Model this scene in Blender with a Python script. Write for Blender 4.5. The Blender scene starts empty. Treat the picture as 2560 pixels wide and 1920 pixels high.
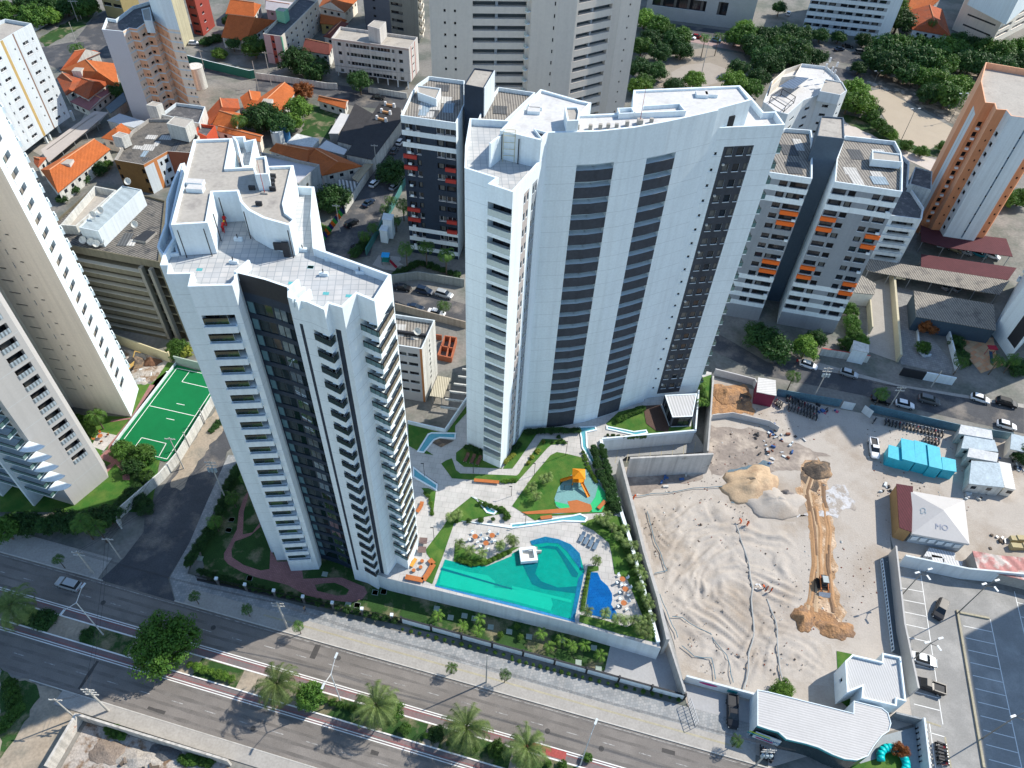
import bpy, math, random
from math import radians, sin, cos, pi, hypot, atan2, sqrt
from mathutils import Vector, Matrix, noise
from mathutils.geometry import tessellate_polygon
random.seed(7)
SC = bpy.context.scene
# ------------------------------------------------------------------ camera
CAMZ = 120.0
FPX = 1850.0                       # focal length in photo pixels (photo is 2560 wide)
def _basis():
    d = Vector((1181-1280, -(2674-960), -FPX)).normalized(); up = -d
    f = Vector((0, 0, -1)); h = (f-up*f.dot(up)).normalized()
    return h.cross(up), h, up
_X, _Y, _Z = _basis()              # world axes seen from the camera
cam_d = bpy.data.cameras.new('camera'); cam = bpy.data.objects.new('camera', cam_d)
SC.collection.objects.link(cam); SC.camera = cam
cam_d.sensor_width = 36; cam_d.lens = FPX/2560*36
cam_d.clip_start = 1; cam_d.clip_end = 5000
cam.matrix_world = Matrix(((_X.x, _X.y, _X.z, 0), (_Y.x, _Y.y, _Y.z, 0), (_Z.x, _Z.y, _Z.z, CAMZ), (0, 0, 0, 1)))
SC.render.resolution_x = 1024; SC.render.resolution_y = 768
# ------------------------------------------------------------------ light
SUN_AZ, SUN_EL = radians(27), radians(44)       # azimuth counted from +x towards +y
wd = bpy.data.worlds.new("World"); SC.world = wd; wd.use_nodes = True
nt = wd.node_tree; nt.nodes.clear()
sky = nt.nodes.new('ShaderNodeTexSky'); sky.sky_type = 'NISHITA'; sky.sun_disc = False
sky.sun_elevation = SUN_EL; sky.sun_rotation = radians(90)-SUN_AZ
sky.altitude = 100; sky.air_density = 1.3; sky.dust_density = 0.2; sky.ozone_density = 3.5
bg = nt.nodes.new('ShaderNodeBackground'); bg.inputs[1].default_value = 0.15
wo = nt.nodes.new('ShaderNodeOutputWorld')
nt.links.new(sky.outputs[0], bg.inputs[0]); nt.links.new(bg.outputs[0], wo.inputs[0])
sl = bpy.data.lights.new('sun', 'SUN'); sl.energy = 4.7; sl.angle = radians(0.53); sl.color = (1, 0.93, 0.82)
sun = bpy.data.objects.new('sun', sl); SC.collection.objects.link(sun)
sdir = Vector((cos(SUN_EL)*cos(SUN_AZ), cos(SUN_EL)*sin(SUN_AZ), sin(SUN_EL)))
sun.rotation_euler = sdir.to_track_quat('Z', 'Y').to_euler(); sun.location = (100, 100, 200)
SC.view_settings.view_transform = 'Standard'; SC.view_settings.look = 'None'
SC.view_settings.exposure = 0.38; SC.view_settings.gamma = 1
SC.cycles.max_bounces = 6; SC.cycles.transparent_max_bounces = 12
# ------------------------------------------------------------------ from a survey of the photograph to the ground
FR = {}
for _i, _c in enumerate('abcdefghijkl'): FR[_c] = ((_i % 4)*640, (_i//4)*640, 2.592)
FR.update({'A': (390, 330, 4.046), 'B': (600, 500, 4.046), 'C': (390, 600, 4.046), 'D': (560, 1200, 4.046),
           'E': (1150, 180, 4.046), 'F': (1500, 180, 3.456), 'M': (0, 0, 3.95), 'N': (400, 0, 3.95),
           'O': (0, 380, 3.456), 'P': (0, 780, 3.3175), 'Q': (900, 0, 2.989), 'R': (1820, 320, 3.072),
           'S': (2260, 180, 5.53), 'T': (2260, 400, 5.53), 'U': (240, 880, 5.184), 'V': (2360, 1380, 8.295),
           'W': (2360, 1720, 8.295), 'X': (2200, 1380, 8.295), 'Y': (2200, 1720, 8.295), 'Z': (1140, 340, 5.53),
           '@': (1140, 940, 5.53), '#': (860, 600, 6.9125), '$': (900, 1220, 6.9125), '=': (0, 0, 1.0)})
def ray(t):
    x0, y0, s = FR[t[0]]; x, y = t[1:].split(',')
    x = x0+float(x)/s; y = y0+float(y)/s
    c = Vector((x-1280, 960-y, -FPX))
    return Vector((_X.dot(c), _Y.dot(c), _Z.dot(c)))
def w(t, z=0.0):
    r = ray(t); k = (z-CAMZ)/r.z
    return Vector((r.x*k, r.y*k, z))
def ws(s, z=0.0): return [w(t, z) for t in s.split()]
def zat(xy, t):
    r = ray(t); k = (xy[0]*r.x+xy[1]*r.y)/(r.x*r.x+r.y*r.y); return CAMZ+r.z*k
def on_face(L, R, t):
    """point seen at t on the vertical plane through L and R -> distance along, height"""
    r = ray(t); d = Vector((R[0]-L[0], R[1]-L[1])); n = Vector((d.y, -d.x))
    k = (L[0]*n.x+L[1]*n.y)/(r.x*n.x+r.y*n.y); p = Vector((r.x*k, r.y*k))
    return (p-Vector((L[0], L[1]))).dot(d.normalized()), CAMZ+r.z*k
AV0 = Vector((-88.8965, 63.5531)); AVU = Vector((0.9773, -0.21187)); AVN = Vector((0.21187, 0.9773))
def AV(s, t, z=0): p = AV0+AVU*s+AVN*t; return Vector((p.x, p.y, z))
def area2(p): return sum(p[i][0]*p[(i+1) % len(p)][1]-p[(i+1) % len(p)][0]*p[i][1] for i in range(len(p)))
def ccw(p): return list(p) if area2(p) > 0 else list(reversed(p))
# ------------------------------------------------------------------ materials
MATS = {}
def nodes(name):
    m = bpy.data.materials.new(name); m.use_nodes = True; t = m.node_tree
    return m, t, t.nodes, t.links, t.nodes['Principled BSDF']
def lin(c): return tuple(c)+(1,)
def hexc(h):
    h = h.lstrip('#'); r = [int(h[i:i+2], 16)/255 for i in (0, 2, 4)]
    return tuple((c/12.92 if c <= .04045 else ((c+.055)/1.055)**2.4) for c in r)
def mat(name, col=None, rough=.85, var=.18, sc=.35, fine=3.0, bump=0.0, streak=0.0, spec=.3, metal=0.0, stripes=None, tint=None, bdist=.1):
    """plaster/paint/ground: base colour broken up by two noises, optional rain streaks, optional corrugation (pitch, angle, amount)"""
    if name in MATS: return MATS[name]
    m, t, N, K, B = nodes(name)
    B.inputs['Roughness'].default_value = rough; B.inputs['Specular IOR Level'].default_value = spec
    B.inputs['Metallic'].default_value = metal
    tc = N.new('ShaderNodeTexCoord')
    n1 = N.new('ShaderNodeTexNoise'); n1.inputs['Scale'].default_value = sc; n1.inputs['Detail'].default_value = 6
    n1.inputs['Roughness'].default_value = .65
    n2 = N.new('ShaderNodeTexNoise'); n2.inputs['Scale'].default_value = fine; n2.inputs['Detail'].default_value = 4
    K.new(tc.outputs['Object'], n1.inputs[0]); K.new(tc.outputs['Object'], n2.inputs[0])
    ad = N.new('ShaderNodeMath'); ad.operation = 'ADD'; K.new(n1.outputs[0], ad.inputs[0]); K.new(n2.outputs[0], ad.inputs[1])
    mr = N.new('ShaderNodeMapRange'); mr.inputs[1].default_value = .6; mr.inputs[2].default_value = 1.4
    mr.inputs[3].default_value = 1-var; mr.inputs[4].default_value = 1+var*.6
    K.new(ad.outputs[0], mr.inputs[0]); val = mr.outputs[0]
    if streak:
        mp = N.new('ShaderNodeMapping'); mp.inputs['Scale'].default_value = (1.3, 1.3, .05); K.new(tc.outputs['Object'], mp.inputs[0])
        n3 = N.new('ShaderNodeTexNoise'); n3.inputs['Scale'].default_value = 1.0; n3.inputs['Detail'].default_value = 5
        K.new(mp.outputs[0], n3.inputs[0])
        m3 = N.new('ShaderNodeMapRange'); m3.inputs[1].default_value = .45; m3.inputs[2].default_value = .75
        m3.inputs[3].default_value = 1; m3.inputs[4].default_value = 1-streak
        K.new(n3.outputs[0], m3.inputs[0])
        mm = N.new('ShaderNodeMath'); mm.operation = 'MULTIPLY'; K.new(val, mm.inputs[0]); K.new(m3.outputs[0], mm.inputs[1]); val = mm.outputs[0]
    wv = None
    if stripes:
        pitch, ang, amt = stripes
        mp = N.new('ShaderNodeMapping'); mp.inputs['Rotation'].default_value = (0, 0, -ang); K.new(tc.outputs['Object'], mp.inputs[0])
        wv = N.new('ShaderNodeTexWave'); wv.inputs['Scale'].default_value = 2*pi/20/pitch; wv.inputs['Distortion'].default_value = .3
        wv.inputs['Detail'].default_value = 1
        K.new(mp.outputs[0], wv.inputs[0])
        m4 = N.new('ShaderNodeMapRange'); m4.inputs[3].default_value = 1-amt; m4.inputs[4].default_value = 1+amt*.3
        K.new(wv.outputs[0], m4.inputs[0])
        mm = N.new('ShaderNodeMath'); mm.operation = 'MULTIPLY'; K.new(val, mm.inputs[0]); K.new(m4.outputs[0], mm.inputs[1]); val = mm.outputs[0]
    if tint:
        mx = N.new('ShaderNodeMix'); mx.data_type = 'RGBA'; mx.inputs[6].default_value = lin(col); mx.inputs[7].default_value = lin(tint[0])
        n5 = N.new('ShaderNodeTexNoise'); n5.inputs['Scale'].default_value = tint[1]; n5.inputs['Detail'].default_value = 7; n5.inputs['Roughness'].default_value = .62
        K.new(tc.outputs['Object'], n5.inputs[0])
        m5 = N.new('ShaderNodeMapRange'); m5.inputs[1].default_value = tint[2]; m5.inputs[2].default_value = tint[3]
        K.new(n5.outputs[0], m5.inputs[0]); K.new(m5.outputs[0], mx.inputs[0]); base = mx.outputs[2]
    else:
        rgb = N.new('ShaderNodeRGB'); rgb.outputs[0].default_value = lin(col); base = rgb.outputs[0]
    vm = N.new('ShaderNodeVectorMath'); vm.operation = 'SCALE'; K.new(base, vm.inputs[0]); K.new(val, vm.inputs['Scale'])
    K.new(vm.outputs[0], B.inputs['Base Color'])
    if bump:
        bp = N.new('ShaderNodeBump'); bp.inputs['Strength'].default_value = bump; bp.inputs['Distance'].default_value = bdist
        K.new((wv or n2).outputs[0], bp.inputs['Height']); K.new(bp.outputs[0], B.inputs['Normal'])
    MATS[name] = m; return m
def tilemat(name, c1, c2, size, ang=0, mortar=(.3, .3, .3), ms=.03, rough=.7, var=.15, ratio=1.0, offset=.5):
    if name in MATS: return MATS[name]
    m, t, N, K, B = nodes(name); B.inputs['Roughness'].default_value = rough; B.inputs['Specular IOR Level'].default_value = .3
    tc = N.new('ShaderNodeTexCoord'); mp = N.new('ShaderNodeMapping'); mp.inputs['Rotation'].default_value = (0, 0, -ang)
    K.new(tc.outputs['Object'], mp.inputs[0])
    br = N.new('ShaderNodeTexBrick'); br.inputs['Scale'].default_value = 1; br.inputs['Brick Width'].default_value = size*ratio
    br.inputs['Row Height'].default_value = size; br.inputs['Mortar Size'].default_value = ms*size; br.offset = offset
    br.inputs['Color1'].default_value = lin(c1); br.inputs['Color2'].default_value = lin(c2); br.inputs['Mortar'].default_value = lin(mortar)
    K.new(mp.outputs[0], br.inputs[0])
    n = N.new('ShaderNodeTexNoise'); n.inputs['Scale'].default_value = .4; n.inputs['Detail'].default_value = 6; K.new(tc.outputs['Object'], n.inputs[0])
    mr = N.new('ShaderNodeMapRange'); mr.inputs[1].default_value = .3; mr.inputs[2].default_value = .7; mr.inputs[3].default_value = 1-var; mr.inputs[4].default_value = 1+var
    K.new(n.outputs[0], mr.inputs[0])
    vm = N.new('ShaderNodeVectorMath'); vm.operation = 'SCALE'; K.new(br.outputs[0], vm.inputs[0]); K.new(mr.outputs[0], vm.inputs['Scale'])
    K.new(vm.outputs[0], B.inputs['Base Color']); MATS[name] = m; return m
def glassmat(name, col, rough=.08, metal=0.0, var=0.0):
    if name in MATS: return MATS[name]
    m, t, N, K, B = nodes(name); B.inputs['Base Color'].default_value = lin(col); B.inputs['Roughness'].default_value = rough
    B.inputs['Metallic'].default_value = metal; B.inputs['Specular IOR Level'].default_value = .6
    if var:
        tc = N.new('ShaderNodeTexCoord'); n = N.new('ShaderNodeTexNoise'); n.inputs['Scale'].default_value = .6; n.inputs['Detail'].default_value = 2
        K.new(tc.outputs['Object'], n.inputs[0]); mr = N.new('ShaderNodeMapRange'); mr.inputs[3].default_value = 1-var; mr.inputs[4].default_value = 1+var
        K.new(n.outputs[0], mr.inputs[0]); vm = N.new('ShaderNodeVectorMath'); vm.operation = 'SCALE'; vm.inputs[0].default_value = col
        K.new(mr.outputs[0], vm.inputs['Scale']); K.new(vm.outputs[0], B.inputs['Base Color'])
        bp = N.new('ShaderNodeBump'); bp.inputs['Strength'].default_value = .05; K.new(n.outputs[0], bp.inputs['Height']); K.new(bp.outputs[0], B.inputs['Normal'])
    MATS[name] = m; return m
def watermat(name, tint, mixf=.25):
    m, t, N, K, B = nodes(name); N.remove(B)
    out = N['Material Output']; tr = N.new('ShaderNodeBsdfTransparent'); tr.inputs[0].default_value = lin(tint)
    gl = N.new('ShaderNodeBsdfGlossy'); gl.inputs['Roughness'].default_value = .09
    fr = N.new('ShaderNodeFresnel'); fr.inputs[0].default_value = 1.33
    tc = N.new('ShaderNodeTexCoord'); n = N.new('ShaderNodeTexNoise'); n.inputs['Scale'].default_value = 2.2; n.inputs['Detail'].default_value = 3
    K.new(tc.outputs['Object'], n.inputs[0]); bp = N.new('ShaderNodeBump'); bp.inputs['Strength'].default_value = .22; bp.inputs['Distance'].default_value = .1
    K.new(n.outputs[0], bp.inputs['Height']); K.new(bp.outputs[0], gl.inputs['Normal']); K.new(bp.outputs[0], fr.inputs['Normal'])
    mx = N.new('ShaderNodeMixShader'); K.new(fr.outputs[0], mx.inputs[0]); K.new(tr.outputs[0], mx.inputs[1]); K.new(gl.outputs[0], mx.inputs[2])
    K.new(mx.outputs[0], out.inputs[0]); MATS[name] = m; return m
def leafmat(name, c1, c2, sc=1.2):
    m, t, N, K, B = nodes(name); B.inputs['Roughness'].default_value = .55; B.inputs['Specular IOR Level'].default_value = .25
    tc = N.new('ShaderNodeTexCoord'); n = N.new('ShaderNodeTexNoise'); n.inputs['Scale'].default_value = sc; n.inputs['Detail'].default_value = 5
    n.inputs['Roughness'].default_value = .7
    ge = N.new('ShaderNodeNewGeometry'); K.new(ge.outputs['Position'], n.inputs[0])
    oi = N.new('ShaderNodeObjectInfo')
    mr = N.new('ShaderNodeMapRange'); mr.inputs[1].default_value = .32; mr.inputs[2].default_value = .68
    K.new(n.outputs[0], mr.inputs[0])
    mx = N.new('ShaderNodeMix'); mx.data_type = 'RGBA'; mx.inputs[6].default_value = lin(c1); mx.inputs[7].default_value = lin(c2)
    K.new(mr.outputs[0], mx.inputs[0])
    m2 = N.new('ShaderNodeMapRange'); m2.inputs[3].default_value = .75; m2.inputs[4].default_value = 1.3; K.new(oi.outputs['Random'], m2.inputs[0])
    vm = N.new('ShaderNodeVectorMath'); vm.operation = 'SCALE'; K.new(mx.outputs[2], vm.inputs[0]); K.new(m2.outputs[0], vm.inputs['Scale'])
    K.new(vm.outputs[0], B.inputs['Base Color'])
    td = N.new('ShaderNodeBsdfTranslucent'); K.new(vm.outputs[0], td.inputs[0]); ms = N.new('ShaderNodeMixShader'); ms.inputs[0].default_value = .3
    K.new(B.outputs[0], ms.inputs[1]); K.new(td.outputs[0], ms.inputs[2]); K.new(ms.outputs[0], N['Material Output'].inputs[0])
    MATS[name] = m; return m

WHITE = mat('white_paint', (.73, .81, .845), var=.10, sc=.12, streak=.11)
WHITE2 = mat('white_render', (.62, .68, .71), var=.1, sc=.15, streak=.16)
DIRTYW = mat('weathered_white', (.62, .62, .58), var=.25, sc=.3, streak=.35, tint=((.3, .28, .24), .5, .62, .8))
CREAM = mat('cream_render', (.82, .75, .64), var=.1, sc=.1, streak=.12)
BEIGE = mat('beige_tile', (.63, .57, .50), var=.08, sc=.1, fine=1.4, streak=.06)
GREYW = mat('grey_render', (.27, .30, .33), var=.12, sc=.2, streak=.1)
DGREY = mat('dark_grey_cladding', (.052, .06, .075), var=.3, sc=.4, fine=2.0, streak=.15)
NAVY = mat('navy_tile', (.02, .035, .06), rough=.5, var=.25, fine=2)
CHAR = mat('charcoal', (.03, .032, .037), rough=.6, var=.25)
RED = mat('red_paint', (.42, .045, .035), rough=.6)
ORANGE = mat('orange_paint', (.80, .15, .02), rough=.6, var=.1)
PEACH = mat('peach_paint', (.80, .43, .26), var=.12, streak=.12)
PEACHL = mat('pale_peach_paint', (.82, .66, .52), var=.1, streak=.1)
OCHRE = mat('ochre_paint', (.50, .36, .14), var=.12, streak=.15)
BROWN = mat('brown_stone', (.20, .105, .035), var=.3, fine=5)
OLIVE = mat('olive_concrete', (.15, .135, .095), var=.2, sc=.3, streak=.25)
TERRA = mat('terracotta_paint', (.30, .06, .045), var=.12)
PINK = mat('pink_paint', (.45, .33, .35), var=.12)
CONC = mat('raw_concrete', (.38, .36, .33), var=.22, sc=.3, streak=.25, bump=.1)
ROOFG = mat('roof_screed', (.40, .37, .325), var=.24, sc=.22, fine=2.2, tint=((.24, .22, .2), .35, .55, .75))
ROOFW = mat('pale_roof_screed', (.58, .57, .55), var=.16, sc=.25, fine=2.0, tint=((.42, .40, .38), .4, .52, .8))
ROOFD = mat('dark_bitumen_roof', (.10, .10, .105), var=.4, sc=.4, fine=2, tint=((.22, .21, .2), .5, .52, .7))
WIN_D = glassmat('window_glass', (.012, .018, .025), .1)
WIN_C = mat('curtained_glass', (.10, .11, .11), rough=.3, spec=.6, var=.5, fine=1.5)
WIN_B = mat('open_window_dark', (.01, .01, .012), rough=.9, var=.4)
GLASSG = glassmat('green_glass', (.10, .19, .19), .12, .2)
GLASSW = mat('pale_glass_rail', (.40, .47, .45), rough=.15, spec=.6, var=.2)
RECB = mat('recess_back', (.52, .60, .64), var=.12); GREYL = mat('balcony_back_wall', (.26, .25, .23), var=.1); GREYL2 = mat('beige_curtain', (.34, .30, .22), rough=.5, var=.3)
PALEG = glassmat('pale_blue_glass', (.12, .24, .28), .15)
MIRROR = glassmat('mirror_glass', (.85, .92, .84), .02, .98, .2)
FRB = mat('black_frame', (.012, .013, .016), rough=.5)
FRW = mat('white_frame', (.7, .7, .7), rough=.5)
METAL = mat('galvanised_metal', (.40, .42, .44), rough=.45, metal=.5, var=.2)
STEELB = mat('blue_steel_sheet', (.10, .20, .26), rough=.5, var=.35, sc=.7)
ASPH = mat('asphalt', (.185, .168, .152), rough=.9, var=.30, sc=.18, fine=6, tint=((.24, .218, .197), .12, .45, .7))
ASPHD = mat('old_asphalt', (.075, .078, .085), rough=.9, var=.4, sc=.3, fine=4, tint=((.20, .18, .16), .16, .5, .66))
PAVER = tilemat('interlocking_paver', (.33, .33, .32), (.22, .235, .24), .45, .2, (.2, .2, .2), .05)
PAVERG = tilemat('grey_paver', (.26, .26, .25), (.2, .2, .2), .6, .35, (.14, .14, .14), .05)
SIDEW = mat('pavement_concrete', (.36, .34, .31), var=.25, sc=.5, fine=3)
DIRT = mat('bare_dirt', (.36, .30, .23), var=.35, sc=.2, fine=2.5, tint=((.22, .2, .16), .25, .45, .65))
GROUND = mat('city_ground', (.22, .21, .19), var=.35, sc=.08, fine=1.5, tint=((.13, .14, .12), .1, .45, .6))
LAWN = mat('lawn', (.038, .125, .016), rough=.9, var=.35, sc=.5, fine=7, bump=.4, tint=((.10, .17, .03), .35, .4, .65))
LAWND = mat('rough_grass', (.028, .075, .016), rough=.9, var=.5, sc=.5, fine=5, bump=.4, tint=((.20, .18, .11), .22, .5, .62))
DECK = tilemat('pale_deck_tile', (.47, .45, .43), (.42, .41, .39), 1.2, -.1, (.33, .32, .30), .03, var=.12)
PATHR = tilemat('red_paver', (.33, .16, .15), (.27, .13, .12), .35, .3, (.2, .1, .1), .08)
TURF = mat('football_turf', (.0, .15, .045), rough=.9, var=.22, sc=.3, fine=8)
LINE = mat('line_paint', (.78, .78, .75), var=.15)
LINEY = mat('yellow_line_paint', (.38, .345, .25), var=.3)
REDL = mat('red_lane_paint', (.36, .08, .07), var=.35)
WORN = mat('worn_line_paint', (.40, .39, .37), var=.45, fine=5, sc=.8, tint=((.2, .19, .18), 1.2, .45, .6))
WOOD = mat('orange_timber', (.46, .15, .045), rough=.5, var=.2, stripes=(.14, .4, .3))
WOODD = mat('dark_timber_deck', (.10, .055, .04), rough=.6, var=.25, stripes=(.16, 1.2, .4))
CLAY = mat('clay_roof_tile', (.50, .135, .035), var=.38, sc=.7, fine=5, bump=.5, stripes=(.32, .35, .3), tint=((.38, .11, .035), .35, .55, .75))
CLAY2 = mat('weathered_clay_tile', (.42, .10, .035), var=.3, sc=.7, fine=5, bump=.5, stripes=(.32, .9, .3), tint=((.25, .09, .05), .4, .5, .7))
MAROON = mat('maroon_sheet_roof', (.10, .028, .035), var=.25, stripes=(.5, .2, .3))
FIBRE = mat('fibre_cement_sheet', (.30, .275, .24), var=.3, sc=.3, bump=.4, stripes=(.62, .1, .5), tint=((.15, .14, .13), .3, .5, .66))
FIBRED = mat('sooty_fibre_cement', (.19, .175, .155), var=.4, sc=.35, bump=.4, stripes=(.62, -.75, .65), tint=((.08, .08, .08), .4, .5, .66))
FIBREL = mat('pale_metal_sheet', (.60, .59, .57), rough=.5, var=.12, stripes=(.5, 1.57, .25))
SAND = mat('site_sand', (.43, .39, .345), rough=.95, var=.16, sc=.15, fine=3.5, bump=.35, bdist=.12, tint=((.31, .26, .21), .07, .48, .66))
SANDO = mat('orange_earth', (.42, .235, .115), rough=.95, var=.4, sc=.4, fine=2.5, bump=.8, bdist=.3, tint=((.22, .14, .09), .5, .45, .62))
MUD = mat('dark_wet_earth', (.12, .095, .075), rough=.9, var=.5, sc=.5, fine=3, bump=.8, tint=((.3, .2, .12), .5, .5, .65))
TILEW = tilemat('terrace_tile', (.50, .49, .47), (.41, .42, .42), .9, .12, (.30, .32, .33), .05, var=.10, offset=0)
LEAF = leafmat('leaf_green', (.030, .085, .016), (.11, .22, .035))
LEAFD = leafmat('leaf_dark', (.018, .055, .018), (.06, .14, .032))
LEAFL = leafmat('leaf_light', (.06, .15, .022), (.18, .31, .045))
LEAFO = leafmat('leaf_rusty', (.16, .05, .015), (.26, .10, .03))
LEAFP = leafmat('palm_frond', (.07, .13, .035), (.22, .29, .09), 2.0)
LEAFY = leafmat('leaf_yellowish', (.16, .2, .03), (.3, .32, .05), 3)
BARK = mat('bark', (.13, .10, .075), var=.4, fine=8)
TYRE = mat('tyre_rubber', (.015, .015, .016), rough=.8)
POLE = mat('concrete_pole', (.50, .48, .44), var=.2, streak=.2)
BLUEP = mat('turquoise_paint', (.03, .42, .55), rough=.5, var=.2, sc=.6)
SKIN = mat('skin', (.30, .16, .10), rough=.6)
# ------------------------------------------------------------------ objects
def link(o): SC.collection.objects.link(o); return o
def tag(o, label=None, cat=None, group=None, kind=None):
    if label: o['label'] = label
    if cat: o['category'] = cat
    if group: o['group'] = group
    if kind: o['kind'] = kind
    return o
def root(name, loc, label, cat, group=None, rz=0):
    o = link(bpy.data.objects.new(name, None)); o.empty_display_size = 1
    o.location = (loc[0], loc[1], loc[2] if len(loc) > 2 else 0); o.rotation_euler = (0, 0, rz)
    o['rz'] = 0; del o['rz']
    return tag(o, label, cat, group)
class Geo:
    def __init__(s): s.v = []; s.f = []; s.m = []; s.mats = []
    def mi(s, m):
        if m not in s.mats: s.mats.append(m)
        return s.mats.index(m)
    def face(s, pts, m):
        n = len(s.v); s.v += [tuple(p) for p in pts]; s.f.append(tuple(range(n, n+len(pts)))); s.m.append(s.mi(m))
    def flat(s, poly, z, m, up=True):
        """horizontal polygon, any outline"""
        p = ccw(poly)
        tri = tessellate_polygon([[Vector((q[0], q[1], 0)) for q in p]])
        n = len(s.v); s.v += [(q[0], q[1], z) for q in p]
        for t in tri:
            a, b, c = (p[i] for i in t)
            cr = (b[0]-a[0])*(c[1]-a[1])-(b[1]-a[1])*(c[0]-a[0])
            if (cr < 0) == up: t = (t[0], t[2], t[1])
            s.f.append(tuple(n+i for i in t)); s.m.append(s.mi(m))
    def sides(s, poly, z0, z1, m):
        p = ccw(poly)
        for i in range(len(p)):
            a, b = p[i], p[(i+1) % len(p)]
            s.face([(a[0], a[1], z0), (b[0], b[1], z0), (b[0], b[1], z1), (a[0], a[1], z1)], m)
    def prism(s, poly, z0, z1, m, top=None, bottom=False):
        s.sides(poly, z0, z1, m); s.flat(poly, z1, top or m)
        if bottom: s.flat(poly, z0, m, False)
    def bar(s, a, b, wd, z0, z1, m, top=None):
        """wall of width wd along a-b"""
        d = Vector((b[0]-a[0], b[1]-a[1])); L = d.length or 1; n = Vector((-d.y, d.x))/L*wd/2
        s.prism([(a[0]-n.x, a[1]-n.y), (b[0]-n.x, b[1]-n.y), (b[0]+n.x, b[1]+n.y), (a[0]+n.x, a[1]+n.y)], z0, z1, m, top, True)
    def box(s, x0, x1, y0, y1, z0, z1, m, top=None):
        s.prism([(x0, y0), (x1, y0), (x1, y1), (x0, y1)], z0, z1, m, top, True)
    def tube(s, p0, p1, r0, r1=None, n=6, m=None, cap=True):
        r1 = r0 if r1 is None else r1; p0 = Vector(p0); p1 = Vector(p1); d = (p1-p0)
        q = d.to_track_quat('Z', 'Y'); k = len(s.v); mi = s.mi(m)
        for p, r in ((p0, r0), (p1, r1)):
            for i in range(n):
                s.v.append(tuple(p+q @ Vector((cos(2*pi*i/n)*r, sin(2*pi*i/n)*r, 0))))
        for i in range(n):
            j = (i+1) % n; s.f.append((k+i, k+j, k+n+j, k+n+i)); s.m.append(mi)
        if cap:
            s.f.append(tuple(k+n+i for i in range(n))); s.m.append(mi); s.f.append(tuple(k+n-1-i for i in range(n))); s.m.append(mi)
    def poly_tube(s, pts, r, n, m):
        for a, b in zip(pts, pts[1:]): s.tube(a, b, r, r, n, m)
    def loft(s, rings, m, cap=True):
        """rings: lists of 3D points, same count"""
        n = len(rings[0]); k = len(s.v); mi = s.mi(m)
        for r in rings: s.v += [tuple(p) for p in r]
        for a in range(len(rings)-1):
            for i in range(n):
                j = (i+1) % n; s.f.append((k+a*n+i, k+a*n+j, k+(a+1)*n+j, k+(a+1)*n+i)); s.m.append(mi)
        if cap:
            s.f.append(tuple(k+n-1-i for i in range(n))); s.m.append(mi)
            s.f.append(tuple(k+(len(rings)-1)*n+i for i in range(n))); s.m.append(mi)
    def add(s, g, M):
        k = len(s.v); s.v += [tuple(M @ Vector(p)) for p in g.v]; s.f += [tuple(k+i for i in f) for f in g.f]
        mm = [s.mi(x) for x in g.mats]; s.m += [mm[i] for i in g.m]
    def mesh(s, name, smooth=False):
        me = bpy.data.meshes.new(name); me.from_pydata(s.v, [], s.f)
        for m in s.mats: me.materials.append(m)
        me.polygons.foreach_set('material_index', s.m)
        if smooth: me.polygons.foreach_set('use_smooth', [True]*len(s.f))
        me.update(); return me
    def build(s, name, parent=None, smooth=False, label=None, cat=None, group=None, kind=None):
        """vertices are in world space; the origin goes to the base of the shape"""
        xs = [p[0] for p in s.v]; ys = [p[1] for p in s.v]; zs = [p[2] for p in s.v]
        c = Vector(((min(xs)+max(xs))/2, (min(ys)+max(ys))/2, min(zs)))
        s.v = [(p[0]-c.x, p[1]-c.y, p[2]-c.z) for p in s.v]
        o = link(bpy.data.objects.new(name, s.mesh(name, smooth)))
        if parent is not None:
            o.parent = parent; pr = Vector(parent.location)
            if parent.parent is not None: pr = pr+Vector(parent.parent.location)
            o.location = c-pr
        else: o.location = c
        return tag(o, label, cat, group, kind)
    def local(s, name, parent, smooth=False, kind=None):
        """vertices already in the parent's own space"""
        o = link(bpy.data.objects.new(name, s.mesh(name, smooth))); o.parent = parent
        return tag(o, kind=kind)
def rough_poly(p, amp):
    out = []; n = len(p)
    for i in range(n):
        a, b = Vector(p[i][:2]), Vector(p[(i+1) % n][:2]); k = max(1, int((b-a).length/.8)); d = (b-a).normalized(); nn = Vector((-d.y, d.x))
        for j in range(k):
            q = a.lerp(b, j/k); v = noise.noise(Vector((q.x*.35, q.y*.35, 3)))*1.4+noise.noise(Vector((q.x*1.3, q.y*1.3, 7)))*.5
            out.append(q+nn*v*amp)
    return out
def inset(poly, t):
    p = ccw(poly); n = len(p); out = []
    for i in range(n):
        a, b, c = Vector(p[i-1][:2]), Vector(p[i][:2]), Vector(p[(i+1) % n][:2])
        d1 = (b-a).normalized(); d2 = (c-b).normalized(); n1 = Vector((-d1.y, d1.x)); n2 = Vector((-d2.y, d2.x))
        k = 1+n1.dot(n2); k = max(k, .35); out.append(b+(n1+n2)/k*t)
    return out
def sheet(name, poly, z, m, label=None, cat=None, kind='structure', thick=None, side=None):
    g = Geo()
    if thick: g.prism(poly, z-thick, z, side or m, m)
    else: g.flat(poly, z, m)
    return g.build(name, kind=kind, label=label, cat=cat)
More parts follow.
